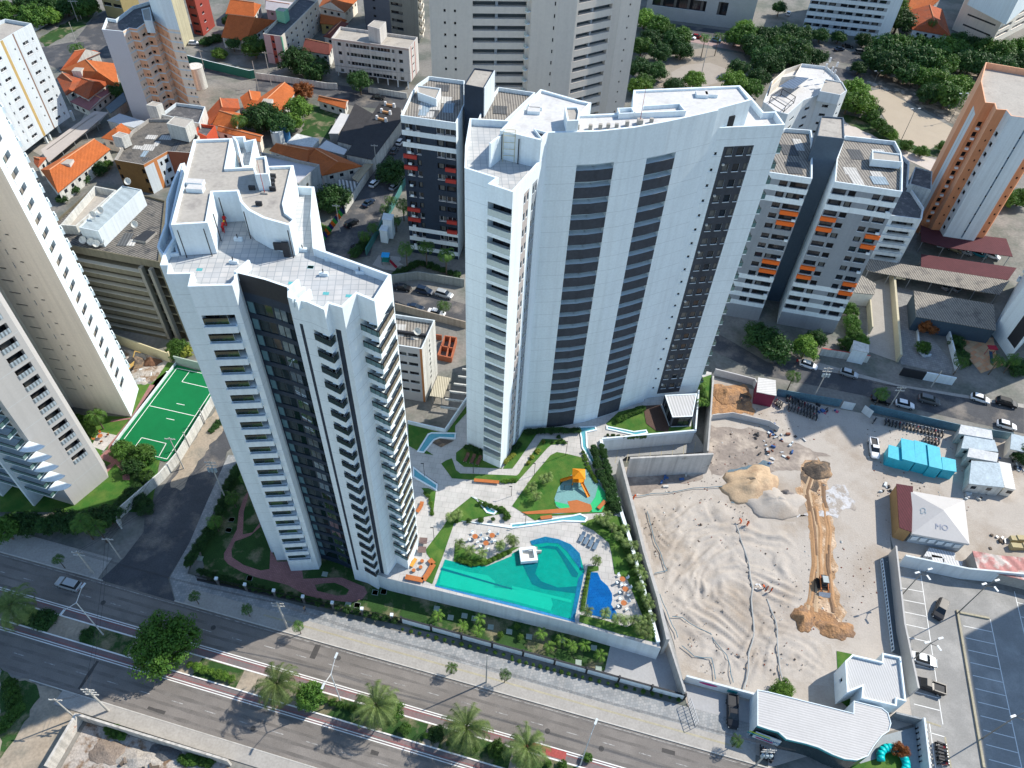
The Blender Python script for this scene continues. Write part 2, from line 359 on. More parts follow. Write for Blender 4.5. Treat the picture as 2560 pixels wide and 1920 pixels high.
# fills of wall openings; local frame: x along the wall, -y outwards, z up
FILLS = {}
def fill(style, W, H, D, seed=0):
    key = (style, round(W, 1), round(H, 1), round(D, 1), seed)
    if key in FILLS: return FILLS[key]
    g = Geo(); rnd = random.Random(hash(key[1:]) % 9999+seed)
    st, *op = style.split(':')
    fr = {'b': FRB, 'w': FRW}[op[0]] if op else FRB
    def pane(y, x0, x1, z0, z1, m): g.face([(x0, y, z0), (x1, y, z0), (x1, y, z1), (x0, y, z1)], m)
    if st == 'win':
        n = max(1, round(W/1.1)); t = .07
        for i in range(n):
            pane(D, i*W/n, (i+1)*W/n, 0, H, [WIN_D, WIN_D, WIN_C, WIN_D, WIN_B][(seed*3+i*2+int(W*7)) % 5])
        for i in range(n+1): g.box(min(max(i*W/n-t/2, 0), W-t), min(max(i*W/n-t/2, 0), W-t)+t, D-.07, D-.005, 0, H, fr)
        g.box(0, W, D-.075, D-.01, 0, t, fr); g.box(0, W, D-.075, D-.01, H-t, H, fr)
        g.box(-.06, W+.06, -.08, .02, -.1, 0, fr if fr is FRW else WHITE2)
    elif st == 'sill':
        pane(D, 0, W, 0, H, WIN_D); g.box(0, W, D-.06, D-.01, H/2-.03, H/2+.03, fr); g.box(W/2-.03, W/2+.03, D-.07, D-.012, 0, H, fr)
    elif st == 'open':
        pane(D, 0, W, 0, H, WIN_B); pane(D-.05, W*.1, W*.9, 0, H*.8, WIN_D); g.box(W*.5, W*.53, D-.1, D-.04, 0, H*.8, FRB)
    elif st == 'balc':        # recessed balcony behind a glass rail
        pane(D, 0, W, 0, H, WIN_B)
        n = max(2, round(W/1.4))
        for i in range(n): pane(D-.06, (i+.08)*W/n, (i+.92)*W/n, .1, H-.3, [WIN_D, WIN_C, WIN_D][(seed+i) % 3])
        g.box(0, W, .03, .07, .05, 1.0, mat('planted_glass', (.02, .035, .03), rough=.15, spec=.6, var=.7, fine=3, tint=((.05, .10, .03), .5, .5, .6)) if (op and op[-1] == 'g') else GLASSW); g.box(0, W, .0, .1, 1.0, 1.06, FRB)
    elif st == 'slot':
        pane(D, 0, W, 0, H, WIN_B)
        n = max(1, round(W/2.2))
        for i in range(n): pane(D-.06, (i+.2)*W/n, (i+.8)*W/n, 0, H*.85, [WIN_D, WIN_C][(seed+i) % 2])
    elif st == 'pale': pane(D, 0, W, 0, H, PALEG)
    elif st == 'slotcol':
        pane(D, 0, W, 0, H, mat('slot_back', (.06, .075, .085), var=.2)); g.box(W*.42, W*.47, D*.3, D-.02, 0, H, GREYW)
    elif st == 'bay': pane(D, 0, W, 0, H, glassmat('dark_bay_glass', (.006, .016, .02), .05)); g.box(W/2-.02, W/2+.02, D-.03, D-.004, 0, H, FRB)
    elif st == 'back':
        pane(D, 0, W, 0, H, RECB)
        if seed == 1: pane(D-.03, W*.2, W*.4, H*.3, H*.9, WIN_D)
    elif st == 'light':
        pane(D, 0, W, 0, H, GREYL)
        for q in range(max(1, int(W/1.6))): pane(D-.05, q*1.6+.25, q*1.6+1.5, .05, H*.8, [GLASSG, WIN_D, GREYL2][(seed+q) % 3])
    elif st == 'balcdark':
        pane(D, 0, W, 0, H, WIN_B); pane(D-.05, W*.1, W*.35, .1, H*.8, WIN_D); pane(D-.05, W*.5, W*.8, .1, H*.85, WIN_D)
    elif st == 'dark': pane(D, 0, W, 0, H, WIN_B)
    elif st == 'mirror':
        pane(D, 0, W, 0, H, MIRROR)
        g.box(W/2-.03, W/2+.03, D-.04, D-.005, 0, H, FRB)
    FILLS[key] = g; return g
def proj_balcony(W, D, H, m, glass=None, slab=.18, side=True, top=None):
    key = ('pb', round(W, 2), D, H, m.name, glass.name if glass else '', slab, side)
    if key in FILLS: return FILLS[key]
    g = Geo(); g.box(0, W, -D, .01, 0, slab, m)
    gm = glass or m; t = .05 if glass else .14
    g.box(0, W, -D, -D+t, slab+.002, H, gm)
    if side: g.box(0, t, -D+t+.002, 0, slab+.002, H, gm); g.box(W-t, W, -D+t+.002, 0, slab+.002, H, gm)
    if glass:
        g.box(-.02, W+.02, -D-.02, -D+.07, H+.002, H+.06, FRB)
        if side: g.box(-.02, .05, -D+.07, 0, H+.002, H+.06, FRB); g.box(W-.05, W+.02, -D+.07, 0, H+.002, H+.06, FRB)
    FILLS[key] = g; return g
def patches(b, poly, z, n, seed, size=2.2):
    rnd = random.Random(seed); xs = [p[0] for p in poly]; ys = [p[1] for p in poly]; MS = [mat('patch_pale', (.52, .51, .48), var=.2, stripes=(.62, .1, .35)), mat('patch_dark', (.10, .105, .11), var=.3, stripes=(.62, .1, .4)), mat('patch_blue', (.28, .36, .42), var=.2, stripes=(.62, .1, .3))]
    for k in range(n):
        x, y = rnd.uniform(min(xs), max(xs)), rnd.uniform(min(ys), max(ys)); a, c = size*rnd.uniform(.3, .8), size*rnd.uniform(.4, 1.3)
        q = [(x-a, y-c), (x+a, y-c), (x+a, y+c), (x-a, y+c)]
        if all(pin(p, poly) for p in q): g = Geo(); g.prism(q, z+.003, z+.03+k*.004, MS[rnd.choice((0, 0, 1, 2, 1))]); g.build('roof_patch', b.root)
def pin(p, poly):
    c = False
    for i in range(len(poly)):
        a, b = poly[i], poly[i-1]
        if (a[1] > p[1]) != (b[1] > p[1]) and p[0] < (b[0]-a[0])*(p[1]-a[1])/(b[1]-a[1])+a[0]: c = not c
    return c
class Bld:
    """a building: an Empty whose children are wall, roof, windows, balconies ..."""
    def __init__(s, name, label, cat, poly, z0, z1, wall, roof, ph=.9, pt=.25, edges=None, group=None, open_=None, pmat=None):
        s.poly = [Vector(p[:2]) for p in poly]; s.ccw = area2(poly) > 0
        s.z0, s.z1, s.wall = z0, z1, wall; s.items = {}; s.meshes = {}
        cx = sum(p[0] for p in poly)/len(poly); cy = sum(p[1] for p in poly)/len(poly)
        s.root = root(name, (cx, cy, z0), label, cat, group)
        s.g = Geo(); s.ph = ph; s.pt = pt; s.roof = roof; s.spec = {}
        s.pmat = pmat or wall
    def edge(s, i):
        a, b = s.poly[i], s.poly[(i+1) % len(s.poly)]
        return (a, b) if s.ccw else (b, a)
    def face(s, i, z0=None, z1=None, wall=None):
        s.spec[i] = dict(holes=[], bands=[], z0=s.z0 if z0 is None else z0, z1=s.z1 if z1 is None else z1, wall=wall or s.wall); return s.spec[i]
    def uv(s, i, t): L, R = s.edge(i); return on_face(L, R, t)
    def item(s, name, g, M): s.items.setdefault(name, []).append((g, M))
    def place(s, i, u, z, out=0.0):
        L, R = s.edge(i); d = (R-L).normalized(); p = L+d*u+Vector((d.y, -d.x))*out
        return Matrix.Translation((p.x, p.y, z)) @ Matrix.Rotation(atan2(d.y, d.x), 4, 'Z')
    def hole(s, i, u0, u1, za, zb, depth=.25, style='win', name='window', seed=0, jamb=None, op='', cut=(0, 0)):
        sp = s.spec.get(i) or s.face(i); L = (s.edge(i)[1]-s.edge(i)[0]).length
        if zb <= za: return
        if not op: u0 = max(u0, .05); u1 = min(u1, L-.05)
        if u1-u0 < .1: return
        sp['holes'].append((u0, u1, za, zb, depth, jamb, op))
        if style: s.item(name, fill(style, u1-u0-cut[0]-cut[1], zb-za, depth, seed), s.place(i, u0+cut[0], za))
    def rows(s, i, cols, zt, h, fh, n, depth=.2, style='win', name='window', skip=()):
        """cols: (u0,u1) pairs; topmost opening spans zt-h..zt; repeated n floors down"""
        for k in range(n):
            if k in skip: continue
            for c, (u0, u1) in enumerate(cols): s.hole(i, u0, u1, zt-h-k*fh, zt-k*fh, depth, style, name, seed=(k*7+c*3) % 5)
    def band(s, i, u0, u1, za, zb, m): (s.spec.get(i) or s.face(i))['bands'].append((u0, u1, za, zb, m))
    def part(s, name, poly, z0, z1, m, top=None, ph=.3, pt=.2, parent=None):
        g = Geo()
        if ph:
            q = inset(poly, pt); g.sides(poly, z0, z1, m); p = ccw(poly)
            for k in range(len(p)):
                j = (k+1) % len(p)
                g.face([(p[k][0], p[k][1], z1), (p[j][0], p[j][1], z1), (q[j].x, q[j].y, z1), (q[k].x, q[k].y, z1)], m)
                g.face([(q[j].x, q[j].y, z1-ph), (q[k].x, q[k].y, z1-ph), (q[k].x, q[k].y, z1), (q[j].x, q[j].y, z1)], m)
            g.flat(q, z1-ph, top or m)
        else: g.prism(poly, z0, z1, m, top)
        return g.build(name, parent or s.root)
    def finish(s):
        n = len(s.poly)
        for i in range(n):
            sp = s.spec.get(i) or s.face(i); L, R = s.edge(i); D = (R-L).length
            if D < .02: continue
            d = (R-L)/D; nrm = Vector((d.y, -d.x))
            us = {0, D}; zs = {sp['z0'], sp['z1']}
            for h in sp['holes']: us |= {h[0], h[1]}; zs |= {h[2], h[3]}
            for b in sp['bands']:
                us |= {min(max(b[0], 0), D), min(max(b[1], 0), D)}; zs |= {min(max(b[2], sp['z0']), sp['z1']), min(max(b[3], sp['z0']), sp['z1'])}
            us = sorted(us); zs = sorted(zs)
            def pt(u, z, y=0): p = L+d*u-nrm*y; return (p.x, p.y, z)
            for a in range(len(zs)-1):
                if zs[a+1]-zs[a] < 1e-4: continue
                zc = (zs[a]+zs[a+1])/2; run = None
                hs = [h for h in sp['holes'] if h[2] < zc < h[3]]; bs = [b for b in sp['bands'] if b[2] < zc < b[3]]
                for c in range(len(us)-1):
                    if us[c+1]-us[c] < 1e-4: continue
                    uc = (us[c]+us[c+1])/2; m = sp['wall']
                    for b in bs:
                        if b[0] < uc < b[1]: m = b[4]
                    if any(h[0] < uc < h[1] for h in hs): m = None
                    if run and run[2] is m: run[1] = us[c+1]
                    else:
                        if run and run[2]: s.g.face([pt(run[0], zs[a]), pt(run[1], zs[a]), pt(run[1], zs[a+1]), pt(run[0], zs[a+1])], run[2])
                        run = [us[c], us[c+1], m]
                if run and run[2]: s.g.face([pt(run[0], zs[a]), pt(run[1], zs[a]), pt(run[1], zs[a+1]), pt(run[0], zs[a+1])], run[2])
            for u0, u1, za, zb, dp, jb, op in sp['holes']:
                m = jb or sp['wall']
                s.g.face([pt(u0, za), pt(u1, za), pt(u1, za, dp), pt(u0, za, dp)], m)
                s.g.face([pt(u0, zb, dp), pt(u1, zb, dp), pt(u1, zb), pt(u0, zb)], m)
                if 'L' not in op: s.g.face([pt(u0, za), pt(u0, za, dp), pt(u0, zb, dp), pt(u0, zb)], m)
                if 'R' not in op: s.g.face([pt(u1, za, dp), pt(u1, za), pt(u1, zb), pt(u1, zb, dp)], m)
        p = ccw(s.poly); z1 = s.z1
        if s.ph:
            q = inset(p, s.pt)
            for k in range(len(p)):
                j = (k+1) % len(p)
                s.g.face([(p[k][0], p[k][1], z1), (p[j][0], p[j][1], z1), (q[j].x, q[j].y, z1), (q[k].x, q[k].y, z1)], s.pmat)
                s.g.face([(q[j].x, q[j].y, z1-s.ph), (q[k].x, q[k].y, z1-s.ph), (q[k].x, q[k].y, z1), (q[j].x, q[j].y, z1)], s.pmat)
        else: q = p
        s.g.build('wall', s.root)
        rg = Geo(); rg.flat(q, z1-s.ph, s.roof); rg.build('roof', s.root)
        if s.roof.name in ('fibre_cement_sheet', 'sooty_fibre_cement'): patches(s, inset(p, 1.0), z1-s.ph, 26, int(abs(p[0][0])*7))
        for name, its in s.items.items():
            its.sort(key=lambda t: (Vector((0, 0, CAMZ))-t[1].translation).length)
            for g, M in its[:100]:
                key = id(g)
                if key not in MESHC: MESHC[key] = g.mesh(name)
                o = link(bpy.data.objects.new(name, MESHC[key])); o.parent = s.root
                o.location = M.translation-Vector(s.root.location); o.rotation_euler = (0, 0, M.to_euler().z)
            if len(its) > 100:
                gg = Geo()
                for g, M in its[100:]: gg.add(g, M)
                gg.build(name, s.root, kind='stuff')
        return s
MESHC = {}
# ================================================================== SETTING
POD = 4.6
def st(name, pts, z, m, z0=None, ro=0, **k):
    p = ws(pts, z if z0 is None else z0) if isinstance(pts, str) else pts
    return sheet(name, rough_poly(p, ro) if ro else p, z, m, **k)
sheet('ground', [(-900, -300), (900, -300), (1500, 2500), (-1500, 2500)], -.02, GROUND)
def avq(s0, s1, t0, t1): return [AV(s0, t0), AV(s1, t0), AV(s1, t1), AV(s0, t1)]
sheet('road', avq(-60, 190, -5.62, 0), .02, ASPH); sheet('road', avq(-60, 190, -17.7, -12.0), .02, ASPH)
LANE = mat('cycle_lane_asphalt', (.17, .15, .15), var=.25, sc=.3, tint=((.22, .15, .15), .2, .45, .6))
sheet('cycle_lane', avq(-60, 190, -7.3, -5.62), .035, LANE); sheet('cycle_lane', avq(-60, 190, -12.0, -10.55), .035, LANE)
# painted lines of the avenue
g = Geo()
for t0, t1, m in ((-5.75, -5.60, LINE), (-6.08, -5.95, LINE), (-6.30, -6.24, REDL), (-7.27, -7.22, REDL),
                  (-11.92, -12.06, LINE), (-11.58, -11.7, LINE), (-11.3, -11.36, REDL), (-.42, -.32, WORN)):
    g.flat(avq(-60, 190, min(t0, t1), max(t0, t1)), .048, m)
for k in range(-8, 40):
    s0 = 7.3+5.65*k
    if k < 34: g.flat(avq(s0, s0+1.9, -3.0 if s0 > 50 else -3.2, (-3.0 if s0 > 50 else -3.2)+.13), .032, WORN)
    s1 = 14.7+5.65*k; g.flat(avq(s1, s1+1.9, -14.8, -14.67), .032, WORN)
g.flat(avq(97.5, 104, -7.0, -5.8), .052, REDL)
g.build('lane_markings', kind='structure')
# worn road: tyre-darkened bands, patches, manholes
g = Geo(); PAT = mat('tar_patch', (.075, .07, .066), var=.3, fine=4); WHE = mat('tyre_worn_asphalt', (.150, .137, .125), rough=.85, var=.3, sc=.25, fine=5, tint=((.19, .175, .16), .2, .45, .62)); rnd = random.Random(5)
for tt in (-1.25, -4.5, -13.2, -16.2):
    for dt in (-.75, .75): g.flat(rough_poly(avq(-60, 190, tt+dt-.22, tt+dt+.22), .12), .026, WHE)
g.build('wheel_tracks', kind='structure')
g = Geo()
for a_, l_, t0, t1 in ((60.5, .9, -2.8, -.3), (97, .25, -5, -3.1), (75.5, 1.2, -13.8, -13.2), (40, 3.0, -16.9, -16.4), (28, .5, -17, -12.3), (88, .7, -4.9, -4.2), (118, 2, -1.9, -1.3)): g.flat(rough_poly(avq(a_, a_+l_, t0, t1), .08), .029, PAT)
for a_, tt in ((43, -2.4), (23, -3.4), (100.5, -3.6), (65, -1.6), (109, -3.9), (84, -15.6), (57, -15.2), (33, -4.4)):
    c = AV(a_, tt); g.flat([(c.x+.42*cos(i*pi/7), c.y+.42*sin(i*pi/7)) for i in range(14)], .0295, PAT)
g.build('road_patches', kind='structure')
# median: kerbs, planted beds with paved crossings between
g = Geo()
g.flat(avq(-60, 190, -10.55, -7.3), .13, DIRT); g.build('median', kind='structure')
g = Geo()
for t0, t1 in ((-7.42, -7.22), (-10.63, -10.45)): g.prism(avq(-60, 190, t0, t1), 0, .17, LINE)
g.prism(avq(-60, 20.5, .0, .18), 0, .17, POLE); g.prism(avq(34.3, 190, .0, .18), 0, .17, POLE)
g.prism(avq(20, 190, -17.85, -17.7), 0, .17, POLE); g.build('kerb', kind='structure')
gr = Geo()
for s0, s1 in ((11, 17.5), (23.5, 32), (44, 51.5), (62, 73.5), (76, 82.5), (85, 96), (98, 112), (-20, 8), (113, 140)):
    gr.flat(avq(s0, s1, -10.4, -7.5), .15, LAWND)
gr.build('median_grass', kind='structure')
# pavements
st('pavement', [AV(34.4, .18), AV(132, .18), AV(132, 6.0), AV(46.5, 4.9), *ws('i1215,400 i1290,200 e1560,1300 e1480,1290 e1340,1600 i1230,200 i1100,430')], .12, PAVER)
sheet('pavement', avq(36, 132, .18, 2.9), .13, SIDEW)
g = Geo(); g.flat(avq(50, 130, 1.7, 2.0), .138, LINEY); g.build('pavement', kind='structure')
sheet('pavement', avq(26, 190, -20, -17.85), .13, SIDEW)
sheet('pavement', avq(-60, 19.5, .18, 4.3), .12, SIDEW)
# side street on the left, running up behind the left tower
st('side_street', 'i650,440 i800,300 i930,130 e940,1659 e1180,1330 e1400,1000 e1520,800 b0,1500 b420,1659 e1659,1100 e1470,1270 e1385,1659 i1230,200 i1090,430 i1130,580', .015, ASPHD)
st('road_verge', 'e1100,1500 e1180,1310 e1400,980 e1480,1000 e1440,1130 e1290,1330 e1170,1520', .03, DIRT, ro=.6)
# street with the parked cars, behind the towers, and the narrow street going north from it
st('street', 'f300,60 f880,180 f1350,310 g1280,470 h0,690 h330,690 h830,830 h1659,960 h1659,1150 h1430,1100 h900,980 h600,900 h0,780 g1270,600 f1350,420 f900,340 f200,200', .02, ASPHD)
st('street', 'b360,1659 b560,1380 b640,1210 b760,1060 b905,860 b960,700 b1010,640 b1100,760 b960,980 b900,1180 b800,1400 b740,1659 f300,60', .025, ASPHD)
st('street', 'b0,500 b0,590 b330,620 b650,690 b960,720 b1300,820 b1300,690 b1000,640 b600,560 b200,500 a1200,410 a1180,480', .02, ASPHD)
st('street', 'a250,310 a480,270 a600,120 a700,60 a780,240 a700,560 a420,470 a320,420', .015, ASPHD)
st('street', 'c900,200 c1100,215 c1659,330 d340,380 d900,480 d900,400 d300,290 c1500,210 c1000,150 c800,130', .02, ASPHD)
st('pavement', 'c880,235 c1100,260 c1659,370 c1659,330 c1100,215 c900,200', .03, mat('pinkish_paving', (.35, .25, .23), var=.2))
st('path', 'd420,430 d600,470 d500,560 d330,560 d300,480', .03, ASPHD)
# verge in front of the far street, waste land bottom left
st('grass_verge', 'a250,250 a420,150 a600,60 a640,50 a560,160 a430,230 a300,300', .03, LAWND, ro=.7)
st('waste_ground', [AV(-40, -17.9), AV(27, -17.9), *ws('i540,1310 i310,1659 =0,2050')], .012, DIRT, ro=.7)
st('waste_grass', 'i0,1000 i100,1080 i250,1120 i260,1200 i210,1290 i90,1470 i0,1600', .03, LAWND, ro=.7)
# ------------------------------------------------------------------ block of the two towers
st('garden', [AV(46.5, 5.2), AV(34.8+3.2, 4.5), *ws('i1290,200 e1540,1420 e1600,1380 f400,1200 f1000,1200 j1100,400 k640,850 k600,1030'), AV(88.8, 7.0)], .14, LAWND)
st('forecourt', 'k635,835 k598,1035 k1085,1180 k1120,1160 k1010,840', .13, mat('forecourt_concrete', (.36, .36, .36), var=.15, sc=.4))
st('garden_path', 'D250,110 D205,170 D150,320 D130,500 D60,640 D0,740 D0,800 D40,850 D180,930 D330,985 D640,1060 D830,1165 D1000,1205 D1280,1240 D1400,1205 D1450,1140 D1420,1080 D1190,985 D960,992 D800,1000 D790,900 D720,820 D540,830 D470,690 D460,900 D370,915 D200,860 D80,780 D75,700 D110,620 D200,590 D270,560 D370,470 D370,420 D290,530 D190,550 D200,320 D240,180', .17, PATHR)
st('garden_bed', 'D920,1060 D1000,1045 D1120,1040 D1200,1070 D1265,1110 D1240,1160 D1150,1170 D940,1120', .19, LAWND)
# podium of the two towers
pod = ws('j855,430 j1155,502 k410,722 k965,882', POD)+ws('k720,60 g640,1500 g575,1195 g1185,1140 g1210,880 g1295,755', POD)+ws('g1240,740 g1180,690 f1400,600 f1370,930 f1225,1145 f980,1080', POD)+[Vector((-24, 84, 0)), Vector((-24, 62, 0))]
pg = Geo(); pg.sides(pod, 0, POD-.03, WHITE2); pg.flat(pod, POD-.03, DECK); pg.build('podium', kind='structure')
PN = [0]
def pd(name, s, m, dz=.02): PN[0] += 1; return st(name, s, POD+dz+PN[0]*.0022, m)
pd('lawn', '$1060,0 $1180,150 $1235,300 $1230,480 $1262,470 $1310,60 $1180,0', LAWN)
pd('lawn', '$1480,620 $1390,730 $1140,1060 $1150,1130 $1260,1280 $1200,1520 $1120,1600 $1250,1659 $1330,1440 $1430,1180 $1620,630 $1659,500', LAWN)
pd('lawn', '@0,1060 @130,960 @370,1050 @640,1280 @110,1255 @0,1165', LAWN)
pd('lawn', '@650,1282 @780,1278 @840,1200 @1110,810 @1180,780 @1500,770 @1480,700 @940,740 @760,1040', LAWN)
pd('lawn', 'f1270,1310 f1230,1325 f1200,1345 f1270,1440 f1659,1470 @620,1480 @830,1480 @1270,990 @1320,950 @1545,935 @1500,880 @1190,868 @870,1350 @840,1375 @60,1345 @0,1300', LAWN)
pd('lawn', 'g0,1620 g140,1420 g250,1290 g290,1270 g350,1280 g455,1305 g520,1440 g570,1470 g650,1659 k400,15 k250,25 k150,55', LAWN)
pd('lawn', 'f1400,1555 f1480,1590 f1640,1659 j1659,0 j1540,20 j1270,75 j1150,200 j1270,0', LAWN)
pd('lawn', 'k440,75 k560,30 k650,20 k735,40 k830,330 k950,830 k905,800 k840,660 k745,430 k665,400 k645,270 k628,200 k530,120', LAWN)
pd('lawn', 'k440,665 k600,700 k740,745 k850,700 k920,700 k955,850 k700,790 k435,712', LAWN)
pd('lawn', 'k490,350 k560,350 k562,378 k512,388 k470,640 k440,648 k482,400', LAWN)
pd('lawn', 'g610,1085 g690,1010 g850,970 g880,1090 g1010,1140 g1180,1135 g1165,1050 g1000,1100 g1010,1150 g760,1155 g640,1115', LAWN)
pd('lawn', 'f985,1090 f1230,1150 f1370,960 f1370,1010 f1290,1100 f1290,1150 f1130,1150 f1060,1230 f1150,1290 f1070,1275 f990,1230', LAWN)
pd('lawn', 'g1195,800 g1292,768 g1288,955 g1215,975', LAWN)
pd('lawn', 'j1280,320 j1380,352 j1495,345 j1659,265 k0,255 k50,225 j1659,230 j1500,305 j1340,230 j1290,200', LAWN)
# shallow blue water channels with white rims
def channel(s, name='water_channel'):
    p = ws(s, POD); g = Geo(); g.flat(p, POD+.06, mat('channel_water', (.10, .36, .42), rough=.08, spec=.7, var=.2, sc=.8)); q = inset(p, -.28)
    pp = ccw(p)
    for i in range(len(pp)):
        j = (i+1) % len(pp); a, b, c, d = pp[i], pp[j], q[j], q[i]
        g.face([(a[0], a[1], POD+.18), (d[0], d[1], POD+.18), (c[0], c[1], POD+.18), (b[0], b[1], POD+.18)], WHITE)
        g.face([(d[0], d[1], POD), (c[0], c[1], POD), (c[0], c[1], POD+.18), (d[0], d[1], POD+.18)], WHITE)
        g.face([(b[0], b[1], POD), (a[0], a[1], POD), (a[0], a[1], POD+.18), (b[0], b[1], POD+.18)], WHITE)
    return g.build(name, kind='structure')
channel('f1055,1265 f1120,1160 f1140,1152 f1288,1155 f1285,1180 f1190,1175 f1150,1190 f1085,1270')
channel('f1025,1380 f1025,1430 f1165,1510 f1168,1485 f1060,1410')
channel('j1330,60 k0,100 k330,55 k470,60 k480,40 k440,20 k400,30 k150,70 k0,85 j1659,100')
channel('g440,1115 g455,1180 g460,1240 g560,1410 g550,1455 g580,1460 g575,1420 g480,1235 g475,1140 g540,1125 g535,1110')
channel('g620,1120 g760,1150 g800,1160 g870,1145 g865,1135 g790,1145 g620,1110')
channel('f1395,1560 f1470,1610 f1550,1659 j1540,10 j1500,0 f1430,1570')
pd('flower_bed', 'f1175,1180 f1250,1190 f1285,1195 f1200,1240 f1140,1210', MUD)
pd('flower_bed', 'f1030,1375 f1175,1470 f1160,1480 f1060,1410', MUD)
pd('timber_path', 'f1100,1175 f1140,1190 f1100,1240 f1070,1220', mat('dark_red_deck', (.11, .03, .035), var=.2))
# playground surface
pd('playground_surface', 'g420,1400 g350,1440 g300,1500 g275,1570 g285,1620 g340,1659 k60,0 k300,12 k420,0 g620,1560 g590,1500 g540,1440 g480,1380', mat('rubber_teal', (.16, .32, .32), var=.2, sc=.4), .04)
pd('playground_surface', 'g560,1480 g610,1545 g617,1580 g580,1659 k400,5 g520,1659 g500,1620 g540,1560', mat('rubber_green', (.03, .42, .16), var=.1), .055)
pd('playground_surface', 'g275,1590 g290,1620 g370,1659 k120,8 g440,1659 g360,1610', mat('rubber_green', (.03, .42, .16)), .057)
pd('timber_path', 'g360,1590 g420,1580 g510,1610 g520,1640 g500,1659 k100,14 k60,0 g375,1630', WOOD, .07)
# timber terrace beside the right tower
pd('timber_terrace', 'g850,970 g960,965 g1020,1110 g1010,1140 g930,1130 g870,1085', WOODD, .09)
# ------------------------------------------------------------------ pools (real basins: floor, walls, water)
TEAL = mat('teal_pool_tile', (.0, .40, .35), var=.3, sc=.9, fine=5); TEALD = mat('deep_teal_pool_tile', (.0, .20, .27), var=.2, fine=4)
TEALL = mat('light_teal_pool_tile', (.02, .55, .44), var=.15, fine=4); BLUET = tilemat('royal_blue_tile', (.01, .15, .36), (.02, .21, .44), .3, 0, (.06, .26, .46), .06)
WATER = watermat('pool_water', (.55, .93, .90)); WATERB = watermat('kids_pool_water', (.35, .75, .95))
pool = ws('j1225,308 j1165,475 k0,590 k405,700 k470,385 k440,275 k380,212 k300,178 k215,160 k118,188 k128,215 k165,225 k172,315 k52,325 k45,245 k0,272 j1659,285 j1495,352 j1370,345', POD)
g = Geo()
g.flat(pool, POD+.02, TEAL)
def shape(s, m, dz, g=g): g.flat(ws(s, POD), POD+dz, m)
shape('j1215,350 j1200,400 j1185,470 k0,575 k250,640 k265,600 k250,545 k150,520 k0,500 j1540,490 j1550,450 j1500,410 j1380,390', TEALL, .03)
shape('k165,245 k172,315 k60,325 k95,400 k130,470 k200,500 k420,530 k430,480 k300,490 k190,450 k150,400 k170,340', TEALD, .04)
shape('k0,480 k0,495 k385,590 k385,570', TEALL, .05); shape('j1200,360 j1195,375 k0,505 k0,495', TEALD, .05)
shape('k118,188 k128,215 k225,200 k300,205 k355,255 k450,385 k440,270 k380,210 k300,176 k215,160', BLUET, .06)
shape('k170,232 k230,218 k295,225 k335,270 k430,400 k420,425 k390,420 k320,295 k285,245 k235,238', TEALD, .05)
shape('k470,385 k405,700 k380,690 k430,430', BLUET, .07)
g.build('pool', kind='structure')
g = Geo(); g.flat(pool, POD+.10, WATER); g.build('water', kind='structure')
# overflow trough along the front edge
g = Geo(); tr = [w('j1160,490', POD-.4), w('k408,722', POD-.4), w('k405,700', POD-.4), w('j1163,474', POD-.4)]
g.flat(tr, POD+.0, BLUET); g.build('pool_overflow', kind='structure')
kp = ws('k510,390 k555,393 k575,440 k620,480 k648,530 k650,570 k642,600 k680,655 k678,702 k475,658', POD)
g = Geo(); g.flat(kp, POD+.02, BLUET); g.build('kids_pool', kind='structure')
g = Geo(); g.flat(kp, POD+.09, WATERB); g.build('water', kind='structure')
# ------------------------------------------------------------------ lower passage and parking niche on the right of the podium
CW = mat('retaining_concrete', (.43, .42, .40), var=.12, sc=.25, streak=.2)
st('service_passage', 'k700,0 k760,0 k1000,820 k1090,1170 k1130,1160 k1040,830 g750,1659 g680,1350 g740,1300 g1270,1270 g1190,1150 g570,1200', 1.0, mat('passage_floor', (.30, .30, .29), var=.2))
g = Geo()
for s in ('g630,1250 g1185,1160', ):
    for k in range(8):
        a = w('g690,1240', 1.05); b = w('g1190,1205', 1.05); p = a.lerp(b, k/7); g.bar(p, p+AVN.to_3d()*-4.2, .12, 1.01, 1.03, LINEY)
g.build('parking_lines', kind='structure')
# ------------------------------------------------------------------ car park bottom right
LOT = mat('car_park_asphalt', (.27, .265, .25), var=.18, sc=.25, fine=4, tint=((.36, .35, .33), .2, .45, .65))
st('car_park', 'l840,345 l1659,540 =2640,1500 =2700,2000 l990,1700 l900,1100', .05, LOT)
g = Geo()
def ln(a, b, wd=.13, m=LINE, z=.07): g.bar(w(a), w(b), wd, z-.01, z, m)
ln('X830,380', 'Y1215,200'); ln('Y1200,140', 'Y1300,760'); ln('V1455,820', 'V1700,1850'); ln('V955,1400', 'W1250,0'); ln('W1250,0', 'W1640,1800')
for k in range(10):
    a = w('l840,415').lerp(w('l925,1070'), k/8); b = w('l992,442').lerp(w('l1098,1115'), k/8); g.bar(a, b, .12, .06, .07, LINE)
for k in range(11):
    a = w('l1265,738').lerp(w('l1420,1555'), k/9.5); b = w('l1450,778').lerp(w('l1628,1610'), k/9.5); g.bar(a, b, .12, .06, .07, LINE)
for k in range(7):
    a = w('l1615,588').lerp(w('l1640,680'), k); b = a+AVU.to_3d()*5; g.bar(a, b, .12, .06, .07, LINE)
ln('l945,1245', 'l1112,1287'); ln('l1045,1370', 'l1085,1659'); ln('l1045,1430', 'l1145,1458'); ln('l965,1340', 'l1120,1390', .3, LINEY); ln('l1145,1458', 'l1185,1659', .3, LINEY)
ln('l985,1400', 'l1010,1659'); ln('X390,400', 'X500,1659', .1, LINE)
g.build('parking_lines', kind='structure')
